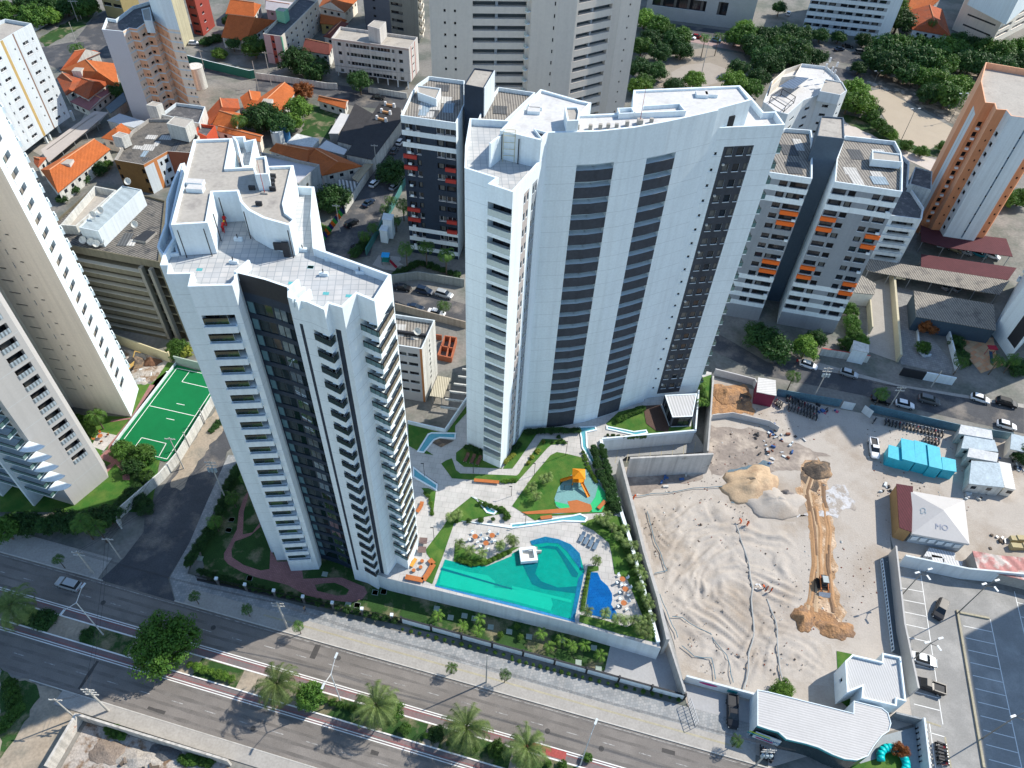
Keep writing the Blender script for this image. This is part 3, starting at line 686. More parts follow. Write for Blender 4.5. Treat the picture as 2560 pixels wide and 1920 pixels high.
g = Geo(); g.bar(w('l1222,640'), w('l1395,1659'), .35, .05, .35, LINEY); g.bar(w('l1240,655'), w('l1430,692'), .35, .05, .35, LINEY); g.build('kerb', kind='structure')
# ------------------------------------------------------------------ football pitch
st('football_pitch', 'U1040,165 U200,1240 U900,1420 U960,1400 U1540,560 U1659,330', .12, TURF)
g = Geo()
for a, b in (('U1050,215', 'U325,1190'), ('U1050,215', 'U1420,290'), ('U1480,540', 'U925,1390'), ('U700,702', 'U1300,838'), ('U1215,255', 'U1115,390'),
             ('U1115,390', 'U1480,475'), ('U595,1115', 'U490,1260'), ('U595,1115', 'U912,1190'), ('U912,1190', 'U820,1355'), ('U745,1350', 'U925,1392'),
             ('U1045,672', 'U1150,693'), ('U915,865', 'U1018,887')): g.bar(w(a), w(b), .13, .125, .135, LINE)
g.build('pitch_lines', kind='structure')
st('garden', 'U540,350 U700,420 U1040,150 U930,130 U180,1240 U60,1300 P1327,1230 P1250,1659 P0,1659 P0,1250 P600,850 P1090,870', .08, LAWN)
st('garden_path', 'U700,420 U760,430 U180,1240 U330,1400 U420,1500 U440,1659 U350,1659 U330,1530 U250,1450 U130,1580 U120,1500 U200,1440 U100,1400 U40,1360 U150,1260 U180,1180 U440,870 U180,910 U200,880 U450,850', .11, PATHR)
st('terrace', 'U40,1030 U270,1080 U100,1280 U-60,1220', .12, DECK)
st('rubble_ground', 'e800,600 e1110,680 e940,830 e880,820 e830,700', .06, mat('rubble', (.40, .36, .32), var=.5, fine=3, bump=1.0, tint=((.2, .13, .08), .5, .5, .62)), ro=.7)
# yards seen between the buildings
st('yard', 'b350,670 b540,720 b480,900 b290,870', .05, LAWND, ro=.7)
st('yard', 'd480,760 d820,960 d1180,1060 d1100,1130 d850,1010 d500,890', .03, mat('pale_path', (.5, .45, .4)))
st('plaza', 'c1000,400 c1100,330 c1250,310 c1500,350 c1560,470 c1400,560 c1100,590 c940,560 c960,460', .05, mat('park_sand', (.30, .26, .21), var=.3, sc=.2, tint=((.25, .22, .18), .2, .5, .62)))
st('plaza', 'c1030,470 c1120,420 c1280,405 c1400,450 c1390,520 c1250,560 c1100,540 c1040,510', .08, mat('plaza_paving', (.34, .30, .255), var=.15))
st('sand_court', 'd650,590 d740,575 d1220,840 d1190,900 d1030,975 d830,890', .08, mat('court_sand', (.40, .335, .25), var=.12, sc=.2))
st('park_ground', 'd600,480 d1659,470 d1659,620 d1330,620 d1230,820 d740,570 d560,560', .04, mat('park_soil', (.16, .14, .11), var=.5, sc=.3, tint=((.45, .38, .3), .25, .5, .58)), ro=.7)
st('court_verge', 'd480,740 d640,770 d830,890 d1030,975 d1150,920 d1130,1020 d980,1010 d830,950 d500,790', .06, LAWND, ro=.7)
st('driveway', 'h640,180 h800,130 h850,690 h650,620 h640,500', .05, mat('ramp_concrete', (.33, .31, .28), var=.2)); st('driveway', 'h810,190 h950,230 h970,420 h1200,700 h1190,770 h860,700', .06, PAVERG)
st('playground_paving', 'h1210,500 h1460,530 h1480,640 h1540,700 h1380,760 h1290,650', .06, tilemat('mosaic_paving', (.50, .36, .22), (.55, .25, .12), 1.0, .6, (.4, .3, .2), .05))
st('driveway', 'a180,960 a300,1030 a620,830 a700,730 a560,720 a480,860', .05, SIDEW)
st('pavement', 'h250,720 h600,790 h870,850 h1659,985 h1659,960 h830,830 h330,690', .09, SIDEW)

# land south of the avenue (outside the view, it shows in the mirrored bay)
st('south_lot', [AV(-40, -38), AV(70, -38), AV(70, -85), AV(-40, -85)], .02, mat('south_lawn', (.10, .24, .03), var=.3, sc=.3, tint=((.50, .42, .28), .09, .45, .55)), ro=.8)
for k in range(4): st('south_path', [AV(-20+k*20, -40), AV(-12+k*20, -40), AV(6+k*20, -82), AV(-2+k*20, -82)], .03+.002*k, mat('south_sand', (.50, .42, .30), var=.2), ro=.5)
# ================================================================== THE TWO WHITE TOWERS AND THE BEIGE ONE
def seg(b, i): L, R = b.edge(i); return (R-L).length
def jl(b, i, zs, m=None):        # thin expansion joints across a face
    for z in zs: b.band(i, 0, 99, z-.03, z+.03, m or JOINT)
JOINT = mat('joint_line', (.50, .56, .59), var=.1)
FH = 2.73; GLASSD = mat('dark_rail_glass', (.03, .05, .05), rough=.1, spec=.7, var=.4)
# ---- left tower
T1p = ws('C75,130 C40,255 C120,255 C110,345 C350,340 C320,470 C620,462 C770,458 C815,400 C818,332 C1100,402 C1330,480 B480,985 B685,1035 B850,1110 B900,1050 B1035,1090 B1180,950 B1360,1025 B1530,755', 65) \
    + [Vector((-24.6, 71.6, 0)), Vector((-26.3, 78, 0)), Vector((-27.6, 84.5, 0)), Vector((-41.6, 84.5, 0))]
b = T1 = Bld('apartment_tower', 'white apartment tower with dark mirrored glass bay and stepped terrace roof by the street corner', 'tower', T1p, .2, 65, WHITE, TILEW, ph=1.15, pt=.3)
NF = 21; GLASST = mat('tan_reflecting_glass', (.24, .20, .14), rough=.15, spec=.6, var=.3)
joints = [61.9-FH*k for k in range(22)]
for i in (3, 5, 6, 7, 8, 12, 13, 16): b.face(i); jl(b, i, joints)
def colpx(b, i, tl, br, n, fh=FH, **k):
    u0, za = b.uv(i, tl); u1, zb = b.uv(i, br)
    b.rows(i, [(u0, u1)], za, za-zb, fh, n, **k); return u0, u1, za, zb
# left mass: one long recessed balcony per floor with a projecting upstand below it
u0, za = b.uv(5, 'C400,607'); u1, zb = b.uv(5, 'C650,590')
za = 60.6
for k in range(NF):
    z = za-FH*k
    if z < 6: break
    b.hole(5, u0, seg(b, 5)-.01, z-1.55, z, 1.2, 'balc:b:g', 'balcony', k % 3, op='R')
    b.hole(6, .01, .9, z-1.546, z-.004, 1.2, 'dark', 'balcony', 1, op='L')
    b.item('parapet', proj_balcony(seg(b, 5)-u0+.9, .45, 1.05, WHITE, slab=.1), b.place(5, u0, z-2.55))
# mirrored bay: dark crown, dark spandrels, one wide glass per floor and a pale side light
for i in (9, 10): b.face(i, wall=NAVY); b.band(i, 0, 99, 62.2, 65, CHAR)
for k in range(23):
    z = 60.9-FH*k
    if z < 3: break
    L9, L10 = seg(b, 9), seg(b, 10)
    b.hole(9, .15, 1.05, z-1.95, z-.1, .08, None); b.item('side_light', fill('pale', .9, 1.85, .08), b.place(9, .15, z-1.95))
    b.hole(9, 1.15, L9-.02, z-1.95, z, .1, 'bay', 'window', k % 4)
    b.hole(10, .02, L10-1.2, z-1.95, z, .1, 'mirror', 'window', k % 4)
    b.hole(10, L10-1.15, L10-.3, z-1.95, z, .1, 'bay', 'window', k % 4)
# narrow white mass with the vertical dark strip
u0, _ = b.uv(12, 'B578,1148'); u1, _ = b.uv(12, 'B612,1160')
b.band(12, u0, u1, 4, 61.3, NAVY)
u0, _ = b.uv(15, 'B945,1190'); u1, _ = b.uv(15, 'B1000,1205')
b.band(15, u0, u1, 4, 61.3, NAVY)
for k in range(20):
    for dz in (0,): b.band(15, u0, u1, 60.9-FH*k-.08, 60.9-FH*k, CHAR)
# pointed corner balconies
u0, za = b.uv(13, 'B725,1225')
for k in range(NF):
    z = 60.9-FH*k
    if z < 6: break
    b.hole(13, u0, seg(b, 13)-.01, z-1.6, z, 1.0, 'open', 'balcony', k % 3, op='R', cut=(0, .5))
    b.hole(14, .01, seg(b, 14)-.05, z-1.596, z-.004, .9, 'dark', 'balcony', k % 3, op='L', cut=(.6, 0))
    g = Geo(); s_ = seg(b, 13)-u0; g.box(0, s_, -.06, .0, 0, .9, GLASSD); g.box(0, s_, -.08, .02, .9, .97, FRB)
    b.item('railing', g, b.place(13, u0, z-1.6)); s2 = seg(b, 14); g = Geo(); g.box(0, s2, -.06, 0, 0, .9, GLASSD); g.box(0, s2, -.08, .02, .9, .97, FRB); b.item('railing', g, b.place(14, 0, z-1.6))
# right corner: glass-railed balconies wrapping the sunlit corner
u0, za = b.uv(17, 'B1210,1150'); L17 = seg(b, 17); L18 = seg(b, 18); uE, _ = b.uv(18, 'B1545,1050')
b.face(17); b.face(18); jl(b, 16, joints)
for k in range(NF):
    z = 61.3-FH*k
    if z < 7.5: break
    b.hole(17, u0, L17-.01, z-1.75, z, 1.1, 'light', 'balcony', k % 3, op='R', cut=(0, 1.05))
    b.hole(18, .01, uE, z-1.746, z-.004, 1.1, 'light', 'balcony', k % 3, op='L', cut=(1.1, 0))
    g = Geo(); s_ = L17-u0; g.box(0, s_+.1, -.12, -.05, 0, .85, GLASSG); g.box(0, s_+.15, -.16, -.02, .85, .93, FRB)
    for q in range(4): g.box(s_*q/3.2, s_*q/3.2+.05, -.13, -.04, 0, 1.0, FRB)
    b.item('railing', g, b.place(17, u0, z-1.75))
    g = Geo(); g.box(0, uE, -.12, -.05, 0, .85, GLASST); g.box(0, uE, -.16, -.02, .85, .93, FRB)
    for q in range(5): g.box(uE*q/4.2, uE*q/4.2+.05, -.13, -.04, 0, 1.0, FRB)
    b.item('railing', g, b.place(18, 0, z-1.75))
# west side: little rounded balconies that break the outline
n_ = len(T1p)
for k in range(NF):
    z = 60-FH*k
    if z < 6: break
    for uu in (1.0, 6.5, 12): b.item('balcony', proj_balcony(3.2, 1.1, 1.1, WHITE), b.place(n_-1, uu, z))
    b.rows(n_-1, [(1.2, 4.0), (6.7, 9.5), (12.2, 15)], z+2.2, 1.9, FH, 1, .2, 'win:b')
    b.rows(20, [(1.5, 3.5)], z+1.5, 1.4, FH, 1, .2, 'win:b')
b.finish()
# penthouse block with the stepped grey roof
ph = ws('A150,940 A520,918 A575,608 A818,598 A850,705 A930,790 A1080,870 A1345,945 A1415,880 A1320,810 A1300,720 A1390,335 A1120,345 A960,350 A715,362 A770,62 A380,75', 68.3)
b.part('penthouse', ph, 63.9, 68.3, WHITE, ROOFG, .35, .3)
b.part('stair_housing', ws('A975,345 A1005,430 A1135,425 A1115,240 A985,255', 70.2), 67.9, 70.2, WHITE, ROOFG, .3, .25)
b.part('north_terrace_wall', ws('A810,95 A870,350 A960,345 A1010,68 A905,90 A900,42 A770,45', 66.5), 63.8, 66.5, WHITE, TILEW, 1.6, .25)
g = Geo()
for t in ('A210,960', 'A475,945', 'A630,630', 'A882,772', 'A1328,962', 'A572,795'):
    p = w(t, 68.2); g.tube((p.x, p.y-.12, 63.9), (p.x, p.y-.12, 67.8), .07, None, 6, CHAR)
g.build('drain_pipe', b.root)
g = Geo()
for t, z in (('A405,530', 68), ('A405,590', 68), ('E760,355', 0)):
    if z: p = w(t, z); g.box(p.x-1.0, p.x+1.0, p.y-.5, p.y+.5, z-.05, z+.5, WHITE, ROOFW)
g.build('roof_hatch', b.root)
g = Geo()
for t in ('A1190,460', 'A1180,500', 'A1180,545', 'A1190,590', 'A980,580', 'A1050,740'):
    p = w(t, 68); g = Geo(); g.box(p.x-.45, p.x+.3, p.y-.15, p.y+.15, 67.95, 68.5, CHAR); g.build('roof_vent', b.root)
g = Geo(); p = w('A1100,620', 68); g.tube((p.x, p.y, 67.95), (p.x, p.y, 72.5), .05, .02, 5, RED); g.box(p.x-.4, p.x+.4, p.y-.2, p.y+.2, 67.95, 68.15, CONC); g.build('lightning_rod', b.root)
g = Geo()
for t in ('A1205,1100',): p = w('A1235,1140', 65.2); g.box(p.x-.5, p.x+.5, p.y-.3, p.y-.02, 64.6, 65.6, CHAR); p = w('A1330,1230', 64.2); g.box(p.x-.4, p.x+.4, p.y-.3, p.y-.02, 63.9, 66.0, CHAR)
g.build('terrace_door', b.root)
g = Geo()
for t in ('A440,1392', 'A1565,1365', 'B870,945', 'B1100,970', 'B520,840', 'B712,680'):
    p = w(t, 63.86); g.flat([(p.x-.35, p.y-.25), (p.x+.35, p.y-.25), (p.x+.35, p.y+.25), (p.x-.35, p.y+.25)], 63.87, mat('turquoise_tile', (.10, .38, .40)))
g.build('floor_inlay', b.root)
for t in ('A790,1325', 'A835,1095', 'B905,610', 'B1215,740', 'B640,515', 'B850,760'):
    p = w(t, 63.9); g = Geo(); g.box(p.x-.5, p.x+.5, p.y-.2, p.y+.2, 63.85, 64.3, WHITE); g.box(p.x-.1, p.x+.0, p.y-.05, p.y+.05, 64.3, 64.8, CHAR); g.build('roof_vent', b.root)
# free-standing white fins of the roof edge
for a_, c_ in (('C940,205', 'C800,325'), ('C1440,400', 'C1335,490'), ('C1500,475', 'C1365,595'), ('C1560,500', 'C1415,630')):
    g = Geo(); p, q = w(a_, 65.2), w(c_, 65.2); g.bar(p, q, .3, 63.9, 65.25, WHITE); g.build('fin', b.root)
T1r = b.root
# west wing parapet seen behind the penthouse
b.part('west_wing', ws('A20,1120 A10,1165 A60,1240 A230,1225 A150,940 A290,310 A245,320 A165,500 A105,680 A88,930', 64.3), 5, 64.3, WHITE, TILEW, 1.3, .25)
# ---- right tower with the curved front
zR, zT = 69.0, 65.7
T2p = ws('E405,590 E820,690 E893,613 E1060,612 E1300,603 F0,512 F300,480 F600,425 F850,370 F1022,330 F1018,318', zR) + ws('F1310,240 F1210,115 F290,155', zR) + ws('F280,350 F0,362 E1225,430 E1330,310 E1210,285 E815,172', zR)
b = T2 = Bld('apartment_tower', 'white tower with long curved front and two dark balcony stripes, behind the garden', 'tower', T2p, POD, zR, WHITE, ROOFW, ph=.35, pt=.35)
for i in range(2, 10): b.face(i)
jn = [zT-2-2.83*k for k in range(22)]
# curved front: accumulate distance over its pieces to lay the two stripes of dark balconies
fr = list(range(2, 9)); acc = {}; s_ = 0
for i in fr: acc[i] = s_; s_ += seg(b, i); jl(b, i, jn)
def along(t):
    best = None
    for i in fr:
        u, z = b.uv(i, t)
        if -.01 <= u <= seg(b, i)+.01: best = (acc[i]+u, z)
    return best
A0, B0 = along('E1180,940'), along('E1558,918'); C0, D0 = along('F405,745'), along('F655,698')
def span(x0, x1):
    for i in fr:
        u0 = max(0, x0-acc[i]); u1 = min(seg(b, i), x1-acc[i])
        if u1-u0 > .05: yield i, u0, u1
for (x0, z0), (x1, z1) in ((A0, B0), (C0, D0)):
    zt = max(z0, z1)
    for i, u0, u1 in span(x0, x1):
        b.band(i, u0, u1, POD+.1, zt, DGREY)
    for k in range(21):
        z = zt-2.83*k
        if z < 8: break
        for i, u0, u1 in span(x0, x1):
            b.spec[i]['holes'].append((u0, u1, z-.95, z, 1.2, RECB, ('' if u0 > .01 else 'L')+('' if u1 < seg(b, i)-.01 else 'R')))
            b.item('balcony', fill('back', u1-u0+.1, .95, 1.2, k % 3), b.place(i, u0-.05, z-.95))
# right part: dark strip with three windows per floor, small square windows beside it
RP = ws('F990,485 F1600,455 F1520,340 F1415,345 F1310,220 F1210,115 F960,265', zT)
b2 = Bld('tmp', 'x', 'x', RP, POD, zT, WHITE, ROOFW, ph=1.0, pt=.3)
# merge the lower wing into the same tower
bpy.data.objects.remove(b2.root); b2.root = b.root
b2.face(0); jl(b2, 0, jn)
u0, za = b2.uv(0, 'F1088,590'); u1, _ = b2.uv(0, 'F1350,572'); za = zT-3.2
b2.band(0, u0, u1, POD+1, za, DGREY)
W_ = u1-u0
for k in range(21):
    z = za-.25-2.83*k
    if z < 7: break
    b2.rows(0, [(u0+.12*W_, u0+.33*W_), (u0+.48*W_, u0+.70*W_), (u0+.84*W_, u0+.97*W_)], z, 1.35, 2.83, 1, .12, 'win:b')
    b2.rows(0, [(u0-2.0, u0-.9)], z-.6, .55, 2.83, 1, .15, 'dark')
    g = Geo(); g.box(0, .35, -.3, 0, 0, .3, DIRTYW)
    if k % 2: b2.item('air_conditioner', g, b2.place(0, u0+.08*W_, z-.1))
b2.face(1)
for k in range(21):
    z = zT-4.0-2.83*k
    if z < 7: break
    b2.item('balcony', proj_balcony(3.2, .95, 1.1, WHITE, GLASSG), b2.place(1, .5, z-1.2)); b2.rows(1, [(.8, 3.4)], z+1.4, 1.9, 2.83, 1, .3, 'slot')
b2.finish()
# left lower wing: sunlit flank, balconies of pale glass, blank end wall
LPp = ws('E45,930 E45,970 E360,1070 E280,1130 E535,1215 E800,918 E815,900', zT)
LP = [Vector((-8.6, 96, 0))]+LPp[1:6]+[Vector((3.1, 95.05, 0)), Vector((3.1, 104, 0)), Vector((-8.6, 104, 0))]
b3 = Bld('tmp', 'x', 'x', LP, POD, zT, WHITE, TILEW, ph=1.0, pt=.3)
bpy.data.objects.remove(b3.root); b3.root = b.root
b3.face(1); jl(b3, 1, jn); L3 = seg(b3, 3)
for k in range(22):
    z = zT-2.7-2.83*k
    if z < 6.5: break
    b3.hole(3, .05, L3-.05, z-1.9, z, 1.5, 'balcdark', 'balcony', k % 3)
    g = Geo(); g.box(.25, L3+.15, -.35, -.28, 0, 1.05, GLASSW); g.box(.25, L3+.15, -.37, .02, -.28, 0, WHITE)
    b3.item('railing', g, b3.place(3, 0, z-1.9))
# sunlit flank: white strip, grey window strip
L4 = seg(b3, 4)
b3.band(4, L4*.44, L4*.66, POD, zT-2.4, mat('pinkish_grey', (.42, .38, .36), var=.1)); b3.band(4, L4*.78, L4-.1, POD, zT-2.4, GREYW)
for k in range(22):
    z = zT-2.9-2.83*k
    if z < 6: break
    b3.rows(4, [(L4*.46, L4*.53), (L4*.58, L4*.65), (L4*.80, L4*.87), (L4*.91, L4*.97)], z, 1.3, 2.83, 1, .15, 'sill')
b3.hole(4, .02, .5, 6, zT-60, .3, None) if False else None
b3.finish()
b.finish()
wl = Geo(); wl.bar(w('E410,600', zR), w('E300,960', zT-.9), .3, zT-1, zR-.6, WHITE); wl.build('terrace_wall', b.root)
g = Geo()
for t in ('E428,610', 'E598,660'): p = w(t, zR-.3); g.tube((p.x, p.y-.15, zT-1), (p.x, p.y-.15, zR-.5), .08, None, 6, CHAR)
g.build('drain_pipe', b.root)
b.part('stair_housing', ws('E1065,395 E1085,495 E1200,490 E1215,395 E1195,350 E1060,350', zR+1.6), zR-.4, zR+1.6, WHITE, ROOFG, .3, .25)
b.part('roof_well', ws('E745,570 E830,680 E890,612', zR+.05), zR-.35, zR+.06, WHITE, CHAR, .38, .15)
b.part('roof_parapet', ws('F150,310 F165,360 F745,335 F700,280 F715,270 F370,290 F300,345 F280,305', zR+.5), zR-.35, zR+.5, WHITE, ROOFW, .6, .2)
g = Geo(); p = w('F1090,440', zT+1); u, z_ = 0, 0
q0, q1 = w('F1010,400', zT+1.3), w('F1165,385', zT+1.3); g.bar(q0, q1, .3, zT-.6, zT+1.5, CHAR); g.build('roof_opening', b.root)
for t in ('E770,345', 'E745,385', 'F880,190', 'F960,185'):
    g = Geo(); p = w(t, zR); g.box(p.x-.9, p.x+.9, p.y-.7, p.y+.7, zR-.35, zR+.15, WHITE, ROOFW); g.build('roof_hatch', b.root)
g = Geo()
for t in ('E1320,555', 'E1420,550', 'E1500,545', 'E1585,545', 'F235,445', 'F445,420', 'E1190,550'):
    p = w(t, zR); g = Geo(); g.box(p.x-.25, p.x+.25, p.y-.25, p.y+.25, zR-.35, zR+.35, ROOFG); g.build('roof_vent', b.root)
g = Geo(); p = w('F345,430', zR); g.tube((p.x, p.y, zR-.3), (p.x, p.y, zR+5), .05, .02, 5, RED); g.box(p.x-.4, p.x+.4, p.y-.4, p.y+.4, zR-.35, zR+.4, ROOFG); g.build('lightning_rod', b.root)
T2r = b.root
# ---- beige tower at the left edge
def V2(*a): return [Vector((x, y, 0)) for x, y in a]
BEI2 = mat('grey_beige_render', (.47, .46, .45), var=.07, sc=.1, streak=.06)  # even grey-beige base colour, same on every side
bp_ = V2((-91, 97.6), (-78.3, 95.9), (-79.7, 103.6), (-92, 118), (-112, 112), (-110, 92), (-96, 96))
b = Bld('apartment_tower', 'tall beige apartment tower at the left edge with sunlit white end beside the football pitch', 'tower', bp_, 0, 80, CREAM, ROOFG)
b.face(1, wall=WHITE); b.face(2, wall=WHITE)
def rowup(b, i, a, c, n, fh, k0=0, **k):
    u0, za = b.uv(i, a); u1, zb = b.uv(i, c)
    if u0 > u1: u0, u1 = u1, u0
    for q in range(k0, n): b.rows(i, [(u0, u1)], za+fh*q, max(za-zb, .3), fh, 1, **k)
rowup(b, 0, 'P543,625', 'P632,638', 24, 2.8, depth=.15, style='dark')
rowup(b, 0, 'P680,608', 'P712,645', 24, 2.8, depth=.15, style='sill:w')
rowup(b, 0, 'P737,604', 'P768,614', 24, 2.8, depth=.15, style='dark')
u0, z0 = b.uv(1, 'P957,600'); u1, z1 = b.uv(1, 'P1005,545')
for q in range(26):
    z = 6.0+2.8*q; b.hole(1, 1.6, 4.2, z, z+2.0, .7, 'light', 'balcony', q % 3)
    g = Geo(); g.box(0, 2.6, -.06, 0, .05, 1.0, FRW); b.item('railing', g, b.place(1, 1.6, z))
for q in range(24):
    b.item('balcony', proj_balcony(1.6, .45, 1.0, WHITE), b.place(2, .6, 6+2.8*q))
b.finish()
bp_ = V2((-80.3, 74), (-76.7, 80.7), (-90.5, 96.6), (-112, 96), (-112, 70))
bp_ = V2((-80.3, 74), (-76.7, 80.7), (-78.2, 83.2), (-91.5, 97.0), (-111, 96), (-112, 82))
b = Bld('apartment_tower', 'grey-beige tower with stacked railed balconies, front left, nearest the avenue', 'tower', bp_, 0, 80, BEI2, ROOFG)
L0 = seg(b, 0)
for q in range(25):
    z = 8.3+2.8*q; b.hole(0, L0-3.7, L0-.9, z, z+2.0, 1.2, 'slot', 'balcony', q % 3)
    g = Geo(); g.box(0, 2.8, -.06, 0, .05, .95, mat('balcony_bars', (.35, .42, .47), var=.4, stripes=(.3, 1, .6))); b.item('railing', g, b.place(0, L0-3.7, z))
jl(b, 0, [5+5.6*q for q in range(13)])
# front-left side: long stacked balconies with curved ends
LF = seg(b, 5)
for q in range(26):
    z = 4.5+2.8*q
    b.rows(5, [(LF-20, LF-15), (LF-13, LF-8), (LF-6.5, LF-1.5)], z+2.3, 2.0, 2.8, 1, .2, 'balc')
    for u in (LF-20.5, LF-13.5, LF-6.8): b.item('balcony', proj_balcony(5.6, 1.8, 1.0, WHITE, GLASSG), b.place(5, u, z))
for u in (LF-14.2, LF-7.2): g = Geo(); g.box(0, .5, -2.4, 0, 0, 76, WHITE); b.item('fin', g, b.place(5, u, 0))
for q in range(5):
    g = Geo(); pts = [(0, 0)]+[(3.2*sin(t/8*pi/2), -2.2*cos(t/8*pi/2)) for t in range(9)]
    g.prism(pts, 0, .12, WHITE, None, True); b.item('canopy', g, b.place(5, LF-.1, 8+2.8*q))
b.finish()

# tower just outside the view on the right: only its shadow over the car park is seen
cA = Vector((124.5, 80.9, 0)); q = [cA, cA-(AVN*30).to_3d(), cA-(AVN*30).to_3d()+(AVU*18).to_3d(), cA+(AVU*18).to_3d()]
b = Bld('apartment_tower', 'white tower just beyond the right edge, seen only by its shadow on the car park', 'tower', q, 0, 48, WHITE2, ROOFG); b.finish()
# ================================================================== OTHER BUILDINGS
def grid(b, i, cols, nxt, n, fh=None, depth=.18, style='win', name='window', skip=()):
    """cols: (top-left, bottom-right) of the openings of the top floor; nxt: top-left of the first one a floor lower"""
    cc = []
    for tl, br in cols:
        u0, z1 = b.uv(i, tl); u1, z0 = b.uv(i, br); cc.append((u0, u1, z0, z1))
    if fh is None: fh = cc[0][3]-b.uv(i, nxt)[1]
    zt = cc[0][3]; h = max(.35, min(cc[0][3]-cc[0][2], fh*.8))
    b.rows(i, [(c[0], c[1]) for c in cc], zt, h, fh, n, depth, style, name, skip)
    return zt, h, fh, cc
def simple(name, label, pts, z1, wall, roof, z0=0, z=None, **k): return Bld(name, label, k.pop('cat', 'building'), ws(pts, z1 if z is None else z), z0, z1, wall, roof, **k)
# peach tower, top left
b = simple('apartment_tower', 'narrow peach and white striped tower with zigzag side, back left', 'M1005,290 M1215,310 M1275,275 M1350,285 M1420,235 M1490,240 M1530,205 M1655,285 N195,300 N140,120 M1480,10 M1310,60 M1140,190 M1050,175', 27.8, PEACH, ROOFD, cat='tower', pmat=WHITE)
b.face(0, wall=mat('lilac_white', (.55, .53, .55), var=.06))
for i in (1, 2, 3, 4, 5, 6, 7, 8):
    b.face(i, wall=PEACHL if i in (1, 3, 5, 7) else PEACH)
    for k in range(10): b.band(i, 0, 99, 27.2-2.78*k-.45, 27.2-2.78*k, WHITE2)
    L = seg(b, i)
    if i in (3, 4): b.rows(i, [(L*.45, L-.1) if i == 3 else (.1, L*.5)], 25.6, .9, 2.78, 9, .5, 'dark')
    elif L > 2: b.rows(i, [(L*.4, L*.4+.5), (L*.75, L*.75+.5)], 25.6, .7, 2.78, 9, .2, 'dark')
b.finish()
b.part('stair_tower', ws('M1530,205 M1655,285 N195,300 N140,120 M1480,10', 27.8), 27.8, 37, WHITE, ROOFG)
b.part('water_tank_room', ws('M1420,200 M1500,205 M1480,70 M1395,90', 30.5), 27, 30.5, WHITE2, ROOFG)
# white slab block at the top left edge
b = simple('apartment_block', 'white slab block with ochre vertical strip at the top left edge', 'M-520,720 M130,330 M310,230 M50,185 M-800,500', 31, WHITE2, ROOFG, cat='building', z0=3.2)
for tl, br, nx in (('M205,375', 'M243,420', 'M258,475'), ):
    L = seg(b, 1); b.rows(1, [(L*.22, L*.52), (L*.72, L*.80)], 27.8, .9, 2.78, 9, .2, 'win:w')
L = seg(b, 0)
b.band(0, L-5.4, L-4.4, 3, 31, OCHRE); b.band(0, L-.5, L, 3, 31, mat('brown_band', (.22, .14, .1)))
b.rows(0, [(L-1.9, L-1.4)], 27.6, .5, 2.78, 9, .15, 'dark'); b.rows(0, [(L-9.5, L-7.2), (L-11.8, L-11.3), (L-17, L-14.6), (L-24, L-21)], 27.8, .9, 2.78, 9, .2, 'win:w')
b.finish()
g = Geo()
for t in ('M720,1205', 'M580,1325', 'M455,1430', 'M490,1400'): p = w(t); g.box(p.x-.3, p.x+.3, p.y-.3+1, p.y+.3+1, 0, 3.2, WHITE2)
g.build('pillar', b.root)
# dark office block with balcony bands
b = simple('office_block', 'dark olive office block with long balcony bands and corrugated roof, behind the football pitch', 'O520,790 O1375,950 O1430,420 O1290,380 O820,290 O480,590', 22.5, OLIVE, FIBRED, ph=.5)
L = seg(b, 0); fh = 2.62; uA, _ = b.uv(0, 'O1215,985')
for k in range(8):
    z = 20.6-fh*k
    b.hole(0, .3, uA, z-1.2, z, 1.6, 'slot', 'balcony', k % 3); b.hole(0, uA+.6, L-.5, z-2.2, z+.1, 2.2, 'slot', 'balcony', k % 3)
    g = Geo(); g.box(0, uA-.3, -.9, 0, 0, 1.25, OLIVE); g.box(0, uA-.3, -.95, -.02, 1.25, 1.33, mat('pale_coping', (.42, .40, .34), var=.1)); b.item('balcony', g, b.place(0, .3, z-2.55))
for u in (uA+.1, L-2.6): g = Geo(); g.box(0, .7, -1.0, 0, 0, 20.5, mat('concrete_fin', (.26, .245, .21), var=.2, streak=.2)); b.item('fin', g, b.place(0, u, .2))
b.finish()
b.part('rooftop_house', ws('O680,650 O848,685 O1222,325 O1055,290', 26), 22, 26, WHITE2, mat('blueish_roof_sheet', (.36, .42, .44), var=.25, sc=.5, stripes=(1.6, .95, .12)), .2, .15)
b.part('rooftop_court', ws('O520,630 O655,640 O1005,330 O815,292', 24.2), 22, 24.2, DIRTYW, ROOFG, 1.7, .25)
g = Geo(); q = ws('O1140,740 O1250,760 O1345,675 O1260,662', 23); g.prism(q, 22, 22.6, CONC, CHAR); g.build('light_well', b.root)
for t in ('O735,790', 'O805,805', 'O850,820', 'O890,800', 'O1180,655', 'O885,535', 'O820,575', 'O1120,285', 'f1050,508'):
    zz = 22.3 if t[1:4] not in ('885', '820', '112') else 25.9
    if t[0] == 'f': zz = 15.6
    g = Geo(); p = w(t, zz); rings = []
    for r, dz in ((.1, 0), (.5, .12), (.8, .35), (.76, .37), (.45, .17), (.05, .08)):
        rings.append([Vector((p.x, p.y, zz+.9))+Matrix.Rotation(.9, 4, 'X') @ Vector((r*cos(a*pi/6), r*sin(a*pi/6), dz)) for a in range(12)])
    g.loft(rings, DIRTYW); g.tube((p.x, p.y, zz), (p.x, p.y, zz+1), .06, None, 5, METAL)
    g.build('satellite_dish', label={'f': 'round satellite dish on the roof of the white walk-up block between the towers'}.get(t[0], 'pale satellite dish on the dark office block roof'), cat='satellite dish', group='satellite dishes on the office block' if t[0] != 'f' else None)
